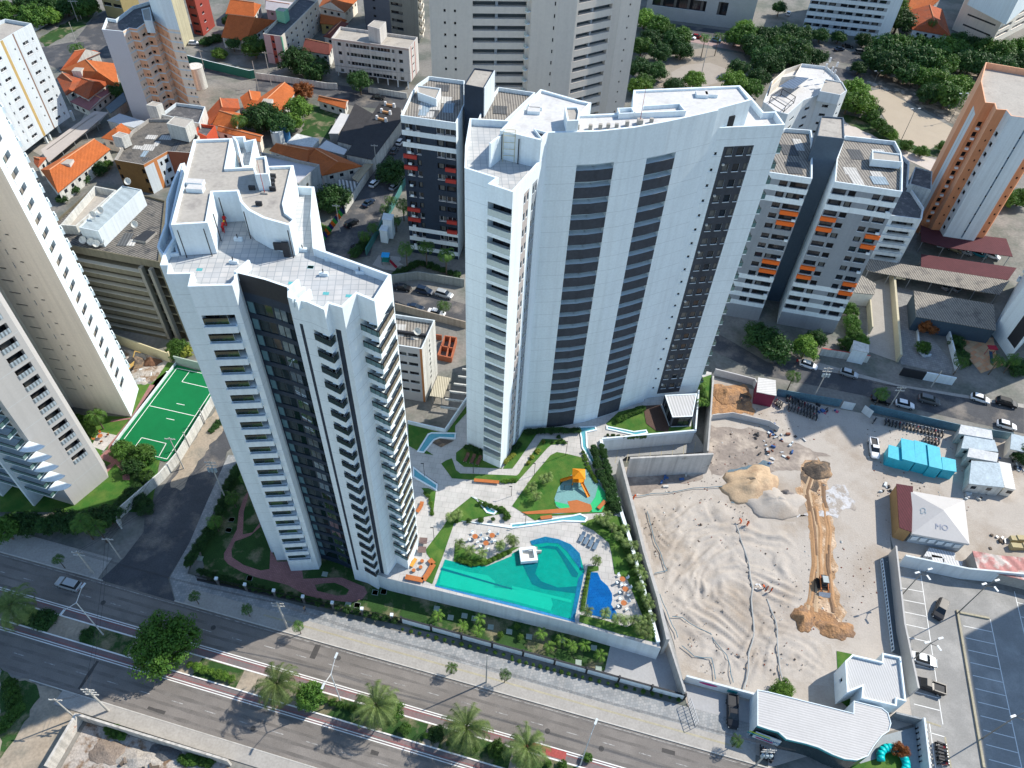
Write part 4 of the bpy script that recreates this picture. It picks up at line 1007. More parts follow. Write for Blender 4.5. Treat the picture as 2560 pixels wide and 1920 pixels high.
# brown and cream block with black roof
b = simple('apartment_block', 'low block with brown front, cream side with orange band and sooty sheet roof', 'a740,1035 a930,1068 a1085,980 a1235,990 a1290,880 a1100,770 a960,770 a850,850', 9.1, CREAM, FIBRED, pmat=CONC)
b.face(0, wall=BROWN); L = seg(b, 0); b.rows(0, [(.1, 1.0), (L-1.2, L-.2)], 7.6, 1.4, 2.9, 3, .25, 'dark')
b.face(1, wall=WHITE2); L = seg(b, 1); b.band(1, L*.38, L*.52, 0, 9, mat('orange_band', (.55, .22, .08))); b.band(1, 0, L, 8.3, 9.1, mat('orange_band', (.55, .22, .08)))
b.rows(1, [(L*.6, L*.68), (L*.78, L*.95)], 7.4, 1.3, 2.9, 3, .2, 'dark'); b.face(2, wall=mat('rust_wall', (.32, .11, .06)))
b.finish()
b.part('water_tank_room', ws('a1078,800 a1200,828 a1252,775 a1130,752', 13), 8.5, 13, DIRTYW, ROOFG, .1)
b.part('water_tank_room', ws('a725,880 a785,893 a832,868 a770,852', 11.8), 8.5, 11.8, DIRTYW, ROOFG, .1)
b = simple('apartment_block', 'low flat block with black roof and pale coping below the peach tower', 'a1040,740 a1290,800 a1330,690 a1140,665', 8, DIRTYW, ROOFD, pmat=WHITE2); b.rows(0, [(2, 4), (7, 9)], 6.5, 1.2, 2.8, 2); b.finish()
b.part('water_tank_room', ws('a945,680 a1010,690 a1050,668 a990,655', 11), 7, 11, DIRTYW, ROOFG, .1)
b = simple('shop_unit', 'little block with dark roof and red wall panels beside the clay roofs', 'N350,1300 N460,1350 N545,1240 N380,1220', 7, mat('red_panel', (.55, .09, .04)), ROOFD); b.finish()
# five storey white block
b = simple('apartment_block', 'five storey white walk-up block with ribbon windows along the back street', 'b487,247 b990,315 b1047,240 b545,172', 13.8, mat('stained_white_tile', (.56, .54, .52), var=.12, streak=.3), ROOFG, z0=2.4)
grid(b, 0, [('b525,272', 'b552,300'), ('b580,280', 'b597,292'), ('b605,288', 'b735,318'), ('b742,306', 'b870,342'), ('b878,322', 'b897,336'), ('b922,328', 'b950,355')], 'b533,330', 4, None, .2, 'win:w')
L = seg(b, 1); b.rows(1, [(L*.3, L*.5)], 12.6, .6, 2.6, 4); b.band(1, L*.2, L*.26, 2, 14, TERRA); b.band(1, L*.6, L*.66, 2, 14, TERRA); b.band(0, 0, 99, 13.1, 13.8, mat('pinkish_coping', (.5, .4, .36)))
b.finish(); b.part('water_tank_room', ws('b722,165 b800,188 b842,140 b765,130', 18), 13, 18, mat('stained_white_tile', None), ROOFG, .1)
g = Geo()
for k in range(8): p = ws('b530,490 b1000,580')[0].lerp(ws('b530,490 b1000,580')[1], (k+.1)/7.3); g.box(p.x-.2, p.x+.2, p.y+.1, p.y+.5, 0, 2.4, WHITE2)
g.build('pillar', b.root)
# flats with green corner
b = simple('apartment_block', 'cream four storey block with red strip and green edges, top left of centre', 'b45,218 b165,235 b402,0 b285,-30', 10.2, mat('cream_wall', (.60, .57, .50), var=.1, streak=.15), ROOFD)
b.face(0, wall=PINK); L = seg(b, 0); b.band(0, L*.38, L*.58, 0, 10, TERRA); b.band(0, L-.5, L, 0, 10, mat('mint_paint', (.2, .5, .35))); b.rows(0, [(L*.42, L*.56)], 8.3, .9, 2.6, 4, .2, 'dark')
L = seg(b, 1)
for f in (.1, .22, .34, .5, .62, .75, .88): b.rows(1, [(L*f, L*f+1.4)], 8.6, 1.0, 2.55, 4, .2, 'win:w')
b.band(1, 0, .5, 0, 10, mat('mint_paint', None)); b.finish(); b.part('water_tank_room', ws('b125,65 b180,78 b207,55 b150,48', 13.5), 9.5, 13.5, mat('mint_paint', None), ROOFG, .1)
# grey tower behind and the huge beige tower
b = simple('apartment_tower', 'grey tower with small balconies on its right side, top centre left', 'b695,0 b865,30 b1050,65 b1085,-60 b720,-110', 12, mat('grey_green_tile', (.20, .21, .19), var=.15, streak=.2), ROOFG, cat='tower'); b.face(0, wall=mat('slate_tile', (.10, .115, .14), var=.2)); b.z1 = 62
for i in range(5): b.spec.setdefault(i, b.spec.get(i) or b.face(i)); b.spec[i]['z1'] = 62
L = seg(b, 1); b.rows(1, [(.5, 5.2)], 59.5, 1.1, 2.9, 20, .6, 'slot'); b.rows(0, [(seg(b, 0)*.35, seg(b, 0)*.45)], 59.5, .9, 2.9, 20, .2, 'dark')
for k in range(20): b.item('balcony', proj_balcony(3, 1.2, 1.0, CREAM), b.place(2, 1.2, 1.5+2.9*k)); b.item('balcony', proj_balcony(3, 1.2, 1.0, CREAM), b.place(2, 6.2, 1.5+2.9*k))
L = seg(b, 2); b.rows(2, [(1, 4), (6, 9)], 59, 1.8, 2.9, 20, .3, 'slot'); b.finish()
b = simple('apartment_tower', 'huge beige tiled tower with long dark balcony slots, top centre', 'Q515,-8 Q720,2 Q1262,8 Q1285,20 Q1480,22 Q1625,8 Q1905,-50 Q1960,-48 Q2112,-70 Q2100,-330 Q700,-230', 46, BEIGE, ROOFG, cat='tower')
b.z1 = 78
for i in range(len(b.poly)): b.face(i)['z1'] = 78
fh = b.uv(1, 'Q845,10')[1]-b.uv(1, 'Q845,103')[1]
u0, zt = b.uv(1, 'Q842,100'); u1 = seg(b, 1)-.5
n0 = 17
for k in range(-n0, 20):
    z = zt-fh*k
    if z < 3: break
    if z > 77: continue
    b.hole(1, u0, u1, z-1.35, z, 1.4, 'slotcol', 'balcony', 1)
    L = seg(b, 0); b.rows(0, [(L*.52, L*.6), (L*.9, L*.98)], z+.9, .7, fh, 1, .2, 'dark')
    L = seg(b, 3); b.rows(3, [(L*.88, L*.93)], z+.4, 1.0, fh, 1, .2, 'dark')
    L = seg(b, 5); b.hole(5, .6, L-.3, z-.6, z+.7, 1.3, 'slotcol', 'balcony', 0)
    L = seg(b, 7); b.rows(7, [(L*.45, L*.52)], z+.3, .55, fh, 1, .2, 'dark')
    g = Geo(); g.box(0, 1.0, -1.1, 0, 0, .15, WHITE); g.box(0, 1.0, -1.1, -1.03, .15, 1.1, GLASSW); b.item('railing', g, b.place(2, .05, z-2.3))
b.finish()
# navy and white tower with red boxes
b = simple('apartment_tower', 'navy tower with white bands and red balcony boxes, left of the curved tower', 'Q303,862 Q717,920 Q783,775 Q782,602 Q515,568 Q425,632 Q385,690', 38, WHITE, FIBRE, cat='tower', pmat=WHITE)
L = seg(b, 0); _, za = b.uv(0, 'b955,797'); fh = (za-b.uv(0, 'b1005,1545')[1])/10.0
b.face(0, wall=NAVY)
zt = za-.05; fh = 2.93
for k in range(12):
    z = zt-fh*k
    if z < 2: break
    if k < 2 or k > 8: b.band(0, 0, 99, z-fh+.05, z-fh+1.3, WHITE)
    b.rows(0, [(L*.06, L*.2), (L*.26, L*.34), (L*.64, L*.78), (L*.8, L*.98)], z, 1.45, fh, 1, .3, 'slot' if k % 2 else 'win:w')
    if k in (2, 3, 7, 8): g = Geo(); g.box(0, L*.25, -.5, 0, 0, .95, RED); b.item('balcony_box', g, b.place(0, .1, z-fh+.3))
    if k in (3, 4, 8, 9): g = Geo(); g.box(0, L*.2, -.5, 0, 0, .95, RED); b.item('balcony_box', g, b.place(0, L*.79, z-fh+1.2))
    g = Geo(); g.box(0, .8, -.35, 0, 0, .5, WHITE); b.item('air_conditioner', g, b.place(0, L*.09, z-1.4))
b.band(0, 0, 99, zt+.05, 38, WHITE); b.face(1, wall=WHITE); b.finish()
b.part('rooftop_box', ws('Q430,690 Q570,740 Q605,660 Q425,635', 39), 37, 39, WHITE, ROOFG)
b.part('stair_tower', ws('Q778,630 Q925,658 Q1003,525 Q855,508', 44), 0, 44, NAVY, ROOFG, .3, .2)
g = Geo(); a_, c_ = w('Q925,658', 44), w('Q1003,525', 44); g.bar(a_+Vector((.1, 0, 0)), c_+Vector((.1, 0, 0)), .15, 34, 44.02, WHITE2); g.build('side_wall', b.root)
b = simple('apartment_tower', 'white twin wing with corrugated roof half hidden behind the curved tower', 'Q862,947 Q1010,975 Q1310,690 Q1033,650 Q905,830', 38, WHITE, FIBRE, cat='tower', pmat=WHITE)
L = seg(b, 0); b.rows(0, [(L*.1, L*.75)], 36.6, 1.4, 2.93, 12, .3, 'win'); b.finish()
# grey twin tower with orange boxes, right
def grey_twin(label, pts, groups, orange, top, nfl):
    b = simple('apartment_tower', label, pts, 39.5, WHITE, FIBRE, cat='tower', pmat=WHITE)
    L = seg(b, 0); zt = b.uv(0, top)[1]; fh = 2.62
    b.face(0, wall=GREYW); b.band(0, 0, 99, zt+.1, 39.5, WHITE)
    for k in range(nfl):
        z = zt-fh*k
        if k < 2 or k > nfl-5: b.band(0, 0, 99, z-fh+.1, z-1.25, WHITE); b.spec[0]['bands'].append((0, L, z-fh+.12, z-1.2, WHITE))
        b.rows(0, [(L*a, L*c) for a, c in groups], z, 1.3, fh, 1, .35, ('win', 'slot', 'win')[k % 3])
        if k in orange:
            for a, c in orange[k]: g = Geo(); g.box(0, L*(c-a), -.45, 0, 0, .95, ORANGE); b.item('balcony_box', g, b.place(0, L*a, z-fh+.15))
        if k % 2: g = Geo(); g.box(0, .8, -.35, 0, 0, .5, WHITE); b.item('air_conditioner', g, b.place(0, L*.9, z-1.3))
    b.face(1); L1 = seg(b, 1); b.finish(); return b
og = {2: [(.0, .24), ], 3: [(.0, .24), (.77, .99)], 4: [(.77, .99)], 7: [(.0, .24)], 8: [(.0, .24), (.77, .99)], 9: [(.77, .99)]}
b = grey_twin('grey tower with orange balcony boxes and corrugated roof, right of the curved tower', 'R820,412 R1340,488 R1345,262 R1330,185 R1285,100 R895,58 R835,240', [(.02, .22), (.26, .37), (.62, .73), (.77, .95)], og, 'R812,462', 13)
b.part('rooftop_box', ws('R1108,240 R1338,262 R1330,200 R1108,172', 40.6), 39, 40.6, WHITE, ROOFG)
b.part('stair_tower', ws('d318,880 d497,900 d490,762 d345,750', 44.5), 0, 44.5, mat('shaded_core_render', (.085, .12, .16), var=.2), ROOFG, .3, .2)  # core colour darkened to carry the deep shade between the wings
og2 = {2: [(.62, .98)], 3: [(.62, .98)], 7: [(.62, .98)], 8: [(.62, .98)]}
b = grey_twin('grey wing with orange boxes, half hidden behind the curved tower on its right', 'R250,330 R648,388 R652,90 R640,15 R440,0 R330,60', [(.42, .58), (.63, .97)], og2, 'R430,405', 13)
# white walk-up behind it
b = simple('apartment_block', 'white walk-up block with recessed balconies behind the grey tower with orange boxes', 'R1130,655 R1490,700 R1505,610 R1385,430 R1395,260 R1330,200 R1230,330', 15.5, WHITE2, ROOFD)
L = seg(b, 0); b.rows(0, [(L*.12, L*.32), (L*.42, L*.9)], 14, 1.3, 2.6, 5, .9, 'slot')
for k in range(5): g = Geo(); g.box(0, L*.85, -.7, 0, 0, .9, WHITE2); b.item('balcony', g, b.place(0, L*.1, 14-2.3-2.6*k))
b.finish(); b.part('rooftop_box', ws('d920,1190 d1060,1230 d1065,1110 d955,1080', 17), 5, 17, mat('stained_blue_white', (.42, .47, .5), var=.3, streak=.4), ROOFD)
# rounded beige block
b = simple('apartment_block', 'cream block with curved top terrace, aerials and solar panels behind the towers', 'd-30,660 d50,720 d130,740 d230,650 d335,610 d470,625 d512,590 d450,490 d380,430 d220,412 d110,460 d20,530', 20, WHITE2, ROOFW)
for i in (0, 1, 2, 3, 4, 5): L = seg(b, i); b.rows(i, [(L*.3, L*.6)], 17, .8, 2.8, 6, .2, 'win')
b.finish(); b.part('rooftop_box', ws('d335,590 d470,615 d512,585 d480,530 d370,510', 22), 19, 22, WHITE2, ROOFG); b.part('curved_terrace', ws('d20,560 d90,500 d180,490 d220,412 d110,450 d30,520', 22), 19, 22, CREAM, ROOFW, 1.6)
g = Geo(); q = ws('d70,560 d170,575 d265,505 d175,495', 21.5); g.prism(q, 21.35, 21.5, METAL, mat('solar_panel', (.12, .15, .2), rough=.2, stripes=(1.2, .5, .3))); g.build('solar_panels', b.root)
g = Geo()
for t in ('d360,480', 'd400,500', 'd430,470', 'd385,440', 'd415,520'): p = w(t, 22); g.tube(p, p+Vector((0, 0, 3.5)), .07, .04, 5, METAL); g.box(p.x-.25, p.x+.25, p.y-.2, p.y+.2, 23.8, 25.2, FRW)
g.build('antenna', b.root)
g = Geo(); q = ws('d15,640 d110,700 d175,640 d90,590', 21)
for k in range(4):
    for z in (20, 21.6): g.tube((q[k].x, q[k].y, z), (q[(k+1) % 4].x, q[(k+1) % 4].y, z), .1, None, 5, CHAR)
    g.tube((q[k].x, q[k].y, 19.5), (q[k].x, q[k].y, 21.6), .1, None, 5, CHAR)
g.build('steel_frame', b.root)
# orange and white tower, right edge
bpnts = ws('T235,520 T255,842 T368,852 T382,942 T503,950 T550,1038 T975,1100 T1012,1052 T1104,1060 T1175,962', 4)
bk = bpnts[-1]+Vector((6, 22, 0)); bpnts += [bk, bpnts[0]+Vector((6, 12, 0))]
b = Bld('apartment_tower', 'orange tower with white centre and long blue glazed slot, right edge', 'tower', bpnts, 0, 38.5, PEACH, ROOFG, ph=1.6)
OR2 = mat('strong_orange_paint', (.66, .27, .13), var=.1, streak=.1)
for i in range(9): b.face(i, wall=OR2 if i in (0, 1, 3, 7, 8) else (WHITE2 if i in (4, 5) else PEACH))
L = seg(b, 0); b.band(0, L*.35, L*.75, 5, 34, WHITE2); b.band(0, L*.52, L*.55, 5, 34, METAL)
L = seg(b, 1); b.rows(1, [(L*.35, L*.85)], 33.6, 1.3, 2.75, 11, .3, 'dark')
for k in range(11): g = Geo(); g.box(0, .8, -.5, 0, 0, .5, WHITE); b.item('air_conditioner', g, b.place(1, L*.4, 31.6-2.75*k))
L = seg(b, 3); b.rows(3, [(L*.5, L*.68)], 33.4, .6, 2.75, 11, .2, 'dark'); L = seg(b, 4); b.rows(4, [(L*.1, L*.6)], 33.4, 1.2, 2.75, 11, .3, 'dark')
L = seg(b, 5); b.band(5, L*.55, L*.60, 4, 36, mat('blue_slot', (.10, .16, .22), rough=.3)); b.rows(5, [(L*.55, L*.60)], 33.8, .7, 2.75, 11, .1, 'dark')
L = seg(b, 7); b.rows(7, [(L*.45, L*.75)], 33.4, .6, 2.75, 11, .2, 'dark'); b.finish()
# white tower on the right edge
b = Bld('apartment_tower', 'white tower with dark glazed stripe cut by the right edge of the view', 'tower', ws('h1445,500 h1560,668 h1700,520 h1900,700 h1900,300 h1600,200'), 0, 62, WHITE, ROOFG)
b.face(0); L = seg(b, 0); b.band(0, L*.55, L*.95, 3, 62, CHAR); b.rows(1, [(2, 7), (9, 14)], 40, 1.5, 3, 12, .5, 'slot')
for k in range(14): b.item('balcony', proj_balcony(1.4, .7, 1.0, WHITE), b.place(5, 1, 3+2.9*k))
b.finish()
# far side of the park
b = simple('hotel', 'white hotel with ribbon windows at the top, right of centre', 'd215,195 d700,250 d770,265 d790,120 d260,60', 0, WHITE, ROOFG, z=0); b.z1 = 21
for i in range(5): b.face(i)['z1'] = 21
b.face(2, wall=mat('tan_wall', (.42, .34, .25)))['z1'] = 21; L = seg(b, 0)
for k in range(7): b.rows(0, [(L*f, L*(f+.09)) for f in (.02, .13, .25, .4, .5, .63, .75, .87)], 20.0-2.8*k, 1.2, 2.8, 1, .35, ('win', 'slot')[k % 2]); b.band(0, 0, 99, 20.1-2.8*k-1.35, 20.1-2.8*k, mat('ribbon_grey', (.35, .38, .4)))  # grey ribbon bands around the window rows
b.finish()
b = simple('apartment_block', 'large white block with raking frame and dark window bands, top right corner', 'd1190,190 d1440,295 d1659,180 d1850,60 d1290,-40', 0, CREAM, ROOFG, z=0); b.z1 = 16
for i in range(5): b.face(i)['z1'] = 16
L = seg(b, 0); b.band(0, L*.2, L*.9, 3, 3.6, CHAR); b.band(0, L*.2, L*.9, 7, 7.6, CHAR); L = seg(b, 1); b.rows(1, [(1, L*.4), (L*.5, L*.9)], 13, 1.5, 3, 4, .5, 'win:w'); b.finish()
b.part('upper_block', ws('d1290,30 d1540,160 d1659,60 d1750,-60 d1400,-80', 16), 16, 34, WHITE, ROOFG)
b = simple('public_hall', 'pale hall with sloping glazed front at the top, right of the beige tower', 'c860,110 c1540,200 c1560,60 c1600,-80 c900,-100', 0, mat('pale_cladding', (.42, .44, .44), var=.15), ROOFG, z=0); b.z1 = 12
for i in range(5): b.face(i)['z1'] = 12
L = seg(b, 0); b.rows(0, [(L*.05, L*.55)], 9, 4, 5, 1, .5, 'win'); b.rows(0, [(L*.66, L*.75)], 9.5, 5, 5, 1, .3, 'win'); b.finish()
b = Bld('apartment_block', 'terracotta block with small square windows, top left beside the yellow one', 'building', ws('N340,335 N432,355 N545,255 N430,220'), 0, 24, TERRA, ROOFG)
b.rows(0, [(.8, seg(b, 0)-.8)], 22, .9, 2.9, 8, .25, 'slot'); L = seg(b, 1); b.rows(1, [(L*.3, L*.45)], 22, .8, 2.9, 8, .2, 'win'); b.finish()
b = Bld('apartment_block', 'pale yellow block just behind the peach tower', 'building', ws('N120,440 N235,475 N335,385 N230,350'), 0, 26, mat('yellow_render', (.50, .47, .33), var=.15, streak=.3), ROOFG); b.finish()
b = Bld('apartment_block', 'olive yellow block at the top edge beside the far street', 'building', ws('M1060,160 M1250,200 M1400,120 M1250,80'), 0, 22, mat('olive_yellow', (.30, .25, .12), var=.15), ROOFG)
L = seg(b, 0); b.rows(0, [(.5, L*.45), (L*.55, L-.4)], 20, 1.2, 2.9, 6, .3, 'win'); b.finish()
b = simple('grey_house', 'grey-walled house with pale flat roof and satellite dish right of the left white tower', 'b60,1090 b275,1190 b410,1065 b30,985', 11, mat('blue_grey_wall', (.28, .32, .35), var=.2, streak=.3), mat('pale_lilac_roof', (.48, .48, .5), var=.15), cat='house', pmat=CONC)
L = seg(b, 1); b.rows(1, [(L*.3, L*.4)], 9, 1, 3, 3); b.finish()
# little white walk-up between the towers
b = simple('walk_up_block', 'five storey white block with orange edge and blank decorated side, between the two white towers', 'f800,560 f1075,603 f1160,415 f830,365', 16, WHITE2, FIBRE, cat='building')
L = seg(b, 0); b.face(0, wall=mat('pinkish_white', (.52, .49, .47), var=.08)); grid(b, 0, [('f905,615', 'f975,645'), ('f985,622', 'f1048,660')], 'f912,675', 5, None, .2, 'win')
b.band(0, L-.5, L, 0, 16, mat('orange_band', None)); b.face(1, wall=DIRTYW); L = seg(b, 1)
for k in range(9): b.band(1, L*.45+.25*(k % 3), L*.55+.2*(k % 2), 3.2+k*1.3, 3.9+k*1.3, CHAR)
b.finish(); g = Geo(); a_, c_ = w('f860,470', 16.1), w('f1110,505', 16.1); g.bar(a_, c_, .5, 15.2, 15.9, CHAR); g.build('roof_divider', b.root)
# ------------------------------------------------------------------ houses with clay roofs
def house(label, roofs, hw, wallm=DIRTYW, cat='house', name='house', rise=.22, group=None, tank=None):
    """roofs: list of (pixel quad at eaves height, material, ridge along edge 0 or 1, hip share)"""
    allp = [p for q in roofs for p in ws(q[0], hw)]
    c = sum(allp, Vector())/len(allp); r = root(name, (c.x, c.y, 0), label, cat, group)
    for s, m, ax, hip in roofs:
        q = ccw(ws(s, hw)); q = [Vector((p.x, p.y, hw)) for p in q]
        wallq = inset(q, .35); g = Geo(); g.sides(wallq, 0, hw, wallm)
        L = (q[1]-q[0]).length
        for k in range(4):
            a, e = wallq[k], wallq[(k+1) % 4]; D = (e-a).length; d = (e-a)/max(D, .1); nn = Vector((d.y, -d.x))
            for j in range(int(D/3.2)):
                u = (j+.6)*3.0; p = a+d*u+nn*.02
                if u+1 < D: p2 = p+d*1.1; g.face([(p.x, p.y, hw-1.9), (p2.x, p2.y, hw-1.9), (p2.x, p2.y, hw-.9), (p.x, p.y, hw-.9)], WIN_D)
        g.build('wall', r)
        if ax: q = q[1:]+q[:1]
        a, b_, c_, d_ = q; wdt = ((d_-a).length+(c_-b_).length)/2; h = wdt*rise
        m0 = (a+d_)/2; m1 = (b_+c_)/2; r0 = m0.lerp(m1, hip/2)+Vector((0, 0, h)); r1 = m1.lerp(m0, hip/2)+Vector((0, 0, h))
        g = Geo(); g.face([a, b_, r1, r0], m); g.face([c_, d_, r0, r1], m)
        mm = m if hip else wallm; g.face([b_, c_, r1], mm); g.face([d_, a, r0], mm)
        dn = Vector((0, 0, -.18)); g.face([a+dn, d_+dn, c_+dn, b_+dn], m)
        for k in range(4): u, v = (a, b_, c_, d_)[k], (b_, c_, d_, a)[k]; g.face([u+dn, v+dn, v, u], m)
        rf = g.build('roof', r); g = Geo(); g.tube(r0+Vector((0, 0, .05)), r1+Vector((0, 0, .05)), .16, None, 6, mat('ridge_tile', (.62, .30, .16))); g.build('ridge', rf)
    if tank:
        p = w(tank, hw+2.2); g = Geo(); g.box(p.x-1.5, p.x+1.5, p.y-1.3, p.y+1.3, hw, hw+2.4, DIRTYW, ROOFG); g.build('water_tank_room', r)
    return r
H1, H2 = CLAY, CLAY2
house('rambling orange-roofed house with white chimney box left of the peach tower', [('M560,770 M650,940 M860,800 M660,725', H2, 0, .3), ('M725,905 M868,978 M1090,805 M900,770', H2, 0, .3), ('M590,690 M860,800 M1180,850 M1130,625', H1, 0, .3), ('M600,690 M760,620 M990,520 M930,495', H2, 0, .0)], 4, tank='M770,690')
house('long bright orange roof beside the white slab block, with satellite dish', [('a262,1100 a375,1248 a715,965 a600,905', H1, 1, .15)], 4, tank='a430,1050')
house('small orange pyramid roof porch next to the sooty roofed block', [('a655,893 a755,912 a862,850 a785,797', H1, 0, .9)], 4, wallm=CREAM)
house('orange roofed villa with several wings behind the left white tower', [('N455,1120 N480,1228 N790,1070 N770,975', H2, 0, .1), ('N830,1070 N1210,1105 N1345,890 N1195,820', H1, 1, .2), ('N790,960 N830,1070 N1000,1000 N990,905', H1, 0, .1), ('N520,1225 N720,1300 N830,1130 N670,1090', H1, 0, .1)], 4, tank='N1060,1000')
house('low orange lean-to roof right behind the left white tower', [('N560,1290 N990,1400 N1020,1335 N600,1230', H1, 0, .0)], 4, wallm=CREAM, rise=.15)
house('orange tiled house wedged between the grey house and the black sheds', [('b85,975 b330,1050 b410,960 b130,928', H1, 0, .2), ('b330,1030 b430,1137 b690,1075 b410,957', H1, 0, .25)], 4)
house('small white outbuilding with orange roof by the back street', [('b398,650 b580,705 b600,650 b420,627', H1, 0, .0)], 3)
house('large orange roof left of the cream four storey block', [('N605,365 N850,400 N1140,200 N725,155', H1, 0, .2)], 4)
house('orange roofed house at the top edge above the large orange roof', [('N645,135 N930,165 N1000,45 N735,0', H1, 0, .15)], 4)
house('orange gabled house at the top edge right of the cream block', [('b405,45 b575,80 b660,-5 b440,-20', H1, 1, .0)], 5, wallm=CREAM)
house('cream house with orange roof just below the gabled house', [('b415,150 b545,165 b590,130 b415,90', H1, 0, .1)], 4, wallm=OCHRE)
house('maroon roofed house left of the five storey white block', [('b300,325 b475,355 b500,290 b330,248', mat('dark_red_tile', (.20, .06, .045), var=.25, stripes=(.3, .3, .3)), 0, .1)], 5)
house('dark red roofed house behind the five storey white block', [('b435,235 b500,250 b600,150 b520,150', mat('dark_red_tile', None), 1, .1)], 4)
house('pale villa with lilac wall and grey roof at the top edge', [('b60,60 b190,80 b270,20 b60,-10', mat('lilac_grey_roof', (.42, .40, .42), var=.2), 0, .1)], 5, wallm=PINK, rise=.12)
house('red-brown tiled villa by the park at the top right', [('d905,70 d935,190 d1185,235 d1130,60', H2, 0, .3), ('d890,80 d1030,70 d1110,0 d900,-20', H1, 0, .2)], 4, wallm=WHITE2)
house('small red roof peeping out beside the white slab block', [('a222,1060 a245,1085 a300,1020 a225,1015', H2, 0, .2)], 4)
house('pink hipped roof at the lower left of the rambling house', [('M690,1000 M880,1090 M1125,890 M1060,860', mat('pinkish_tile', (.26, .11, .11), var=.2, stripes=(.3, .6, .2)), 0, .0)], 2.6, rise=.05)
def shed(label, s, z, m, wallm=CONC, name='shed', cat='shed', posts=False, slope=.0):
    q = ccw(ws(s, z)); c = sum(q, Vector())/len(q); r = root(name, (c.x, c.y, 0), label, cat)
    g = Geo(); g.prism(q, z-.15, z, m, m, True); g.build('roof', r)
    if posts:
        q2 = inset(q, .5)
        for k in range(len(q2)):
            a, e = q2[k], q2[(k+1) % len(q2)]; n = max(1, int((e-a).length/5))
            for j in range(n): p = a.lerp(e, j/n); g = Geo(); g.box(p.x-.08, p.x+.08, p.y-.08, p.y+.08, 0, z-.15, METAL); g.build('post', r)
    else: g = Geo(); g.sides(inset(q, .15), 0, z-.15, wallm); g.build('wall', r)
    return r
shed('long black roofed shed by the narrow street, with three roof ventilators', 'b582,1000 b752,1035 b948,770 b935,700 b800,668', 4.5, mat('black_roof_sheet', (.045, .043, .045), var=.4, sc=.5, stripes=(.5, -.5, .2)), DIRTYW)
shed('lower black roofed shed between the white roofs', 'b525,915 b660,950 b755,735 b640,670', 4, mat('black_roof_sheet', None), DIRTYW)
shed('pale roofed annexe left of the black sheds', 'b470,865 b535,865 b612,742 b550,732', 3.5, FIBREL)
shed('white roofed annexe between the orange house and the black shed', 'b400,960 b570,1003 b592,970 b455,908', 3.5, FIBREL)
for s, t in (('b840,680 b895,692', 0), ('b815,725 b870,738', 1), ('b785,770 b842,785', 2)):
    a_, e_ = ws(s, 4.6); g = Geo(); g.bar(a_, e_, .7, 4.5, 5.1, mat('rusty_duct', (.42, .22, .1)))
    for p in (a_, e_): g.tube((p.x, p.y, 4.5), (p.x, p.y, 5.7), .55, .4, 10, FRW)
    g.build('roof_ventilator', label='twin-headed white and rust roof ventilator on the black shed', cat='ventilator', group='ventilators on the black shed')
shed('small flat white house with grey pyramid skylight beside the water tanks', 'b195,925 b360,960 b410,900 b265,865', 4, DIRTYW, DIRTYW)
shed('open slatted pergola yard beside the narrow street', 'b505,1215 b630,1245 b660,1180 b540,1160', 3, mat('slats', (.4, .4, .38), stripes=(1.0, .3, .8)), posts=True)
shed('flat roofed garage strip beside the narrow street wall', 'b620,1150 b660,1180 b760,1060 b700,1060', 3, mat('tan_sheet', (.36, .30, .2), var=.2))
shed('long carport roof of grey sheets beside the white slab block', 'M400,1480 M480,1600 M1070,1110 M930,1095', 3, mat('pinkish_roof_sheet', (.40, .36, .33), var=.1), DIRTYW, posts=True)
shed('blue-grey vaulted shed roof below the rambling orange house', 'M1040,1060 M1090,1120 M1250,1000 M1220,910', 3, mat('slate_sheet', (.09, .13, .16), var=.2))
shed('pale flat garage roof at the foot of the peach tower', 'M1055,1190 M1320,1260 M1440,1200 M1180,1120', 3.2, mat('pale_blue_roof', (.42, .46, .5), var=.12), DIRTYW)
shed('maroon carport nearest the orange tower, with cars under its edge', 'T230,900 T400,965 T1415,1085 T1505,1335 T560,1205 T240,1120', 3.6, MAROON, name='carport', cat='carport', posts=True)
shed('maroon carport in the middle, one bay faded red', 'T240,1300 T1560,1490 T1440,1659 T235,1480', 3.4, MAROON, name='carport', cat='carport', posts=True)
shed('long grey corrugated carport below the maroon ones', 'h640,95 h1500,252 h1565,160 h640,15', 3.4, FIBRE, name='carport', cat='carport', posts=True)
shed('wide corrugated roof with pale patches beside the planted roundabout', 'h960,392 h1478,482 h1465,312 h945,225', 4.5, FIBRE, mat('dark_blue_wall', (.05, .08, .11)))
shed('ramp cover with corrugated roof beside the grey tower', 'h540,235 h690,250 h700,180 h600,120 h570,170', 4, FIBRE, CREAM)
shed('corrugated lean-to beside the white walk-up between the towers', 'f1125,905 f1212,920 f1262,790 f1178,775', 3, mat('tan_corrugated', (.46, .42, .32), var=.15, stripes=(.5, .2, .4)), posts=True)
shed('white gatehouse with square roof by the grey tower', 'h545,605 h655,628 h655,575 h555,545', 4, DIRTYW, WHITE, name='gatehouse', cat='gatehouse')
shed('two storey white gatehouse by the narrow street', 'b815,1420 b880,1430 b895,1390 b825,1378', 6, WHITE2, WHITE, name='gatehouse', cat='gatehouse')
shed('lower white gatehouse porch with slatted canopy', 'b795,1490 b850,1500 b860,1460 b815,1455', 4, WHITE2, WHITE, name='gatehouse', cat='gatehouse')
shed('white and burgundy kiosk behind the site fence', 'g1585,880 h55,905 h50,805 g1595,785', 4, FIBREL, mat('burgundy_paint', (.16, .02, .05)), name='kiosk', cat='kiosk')
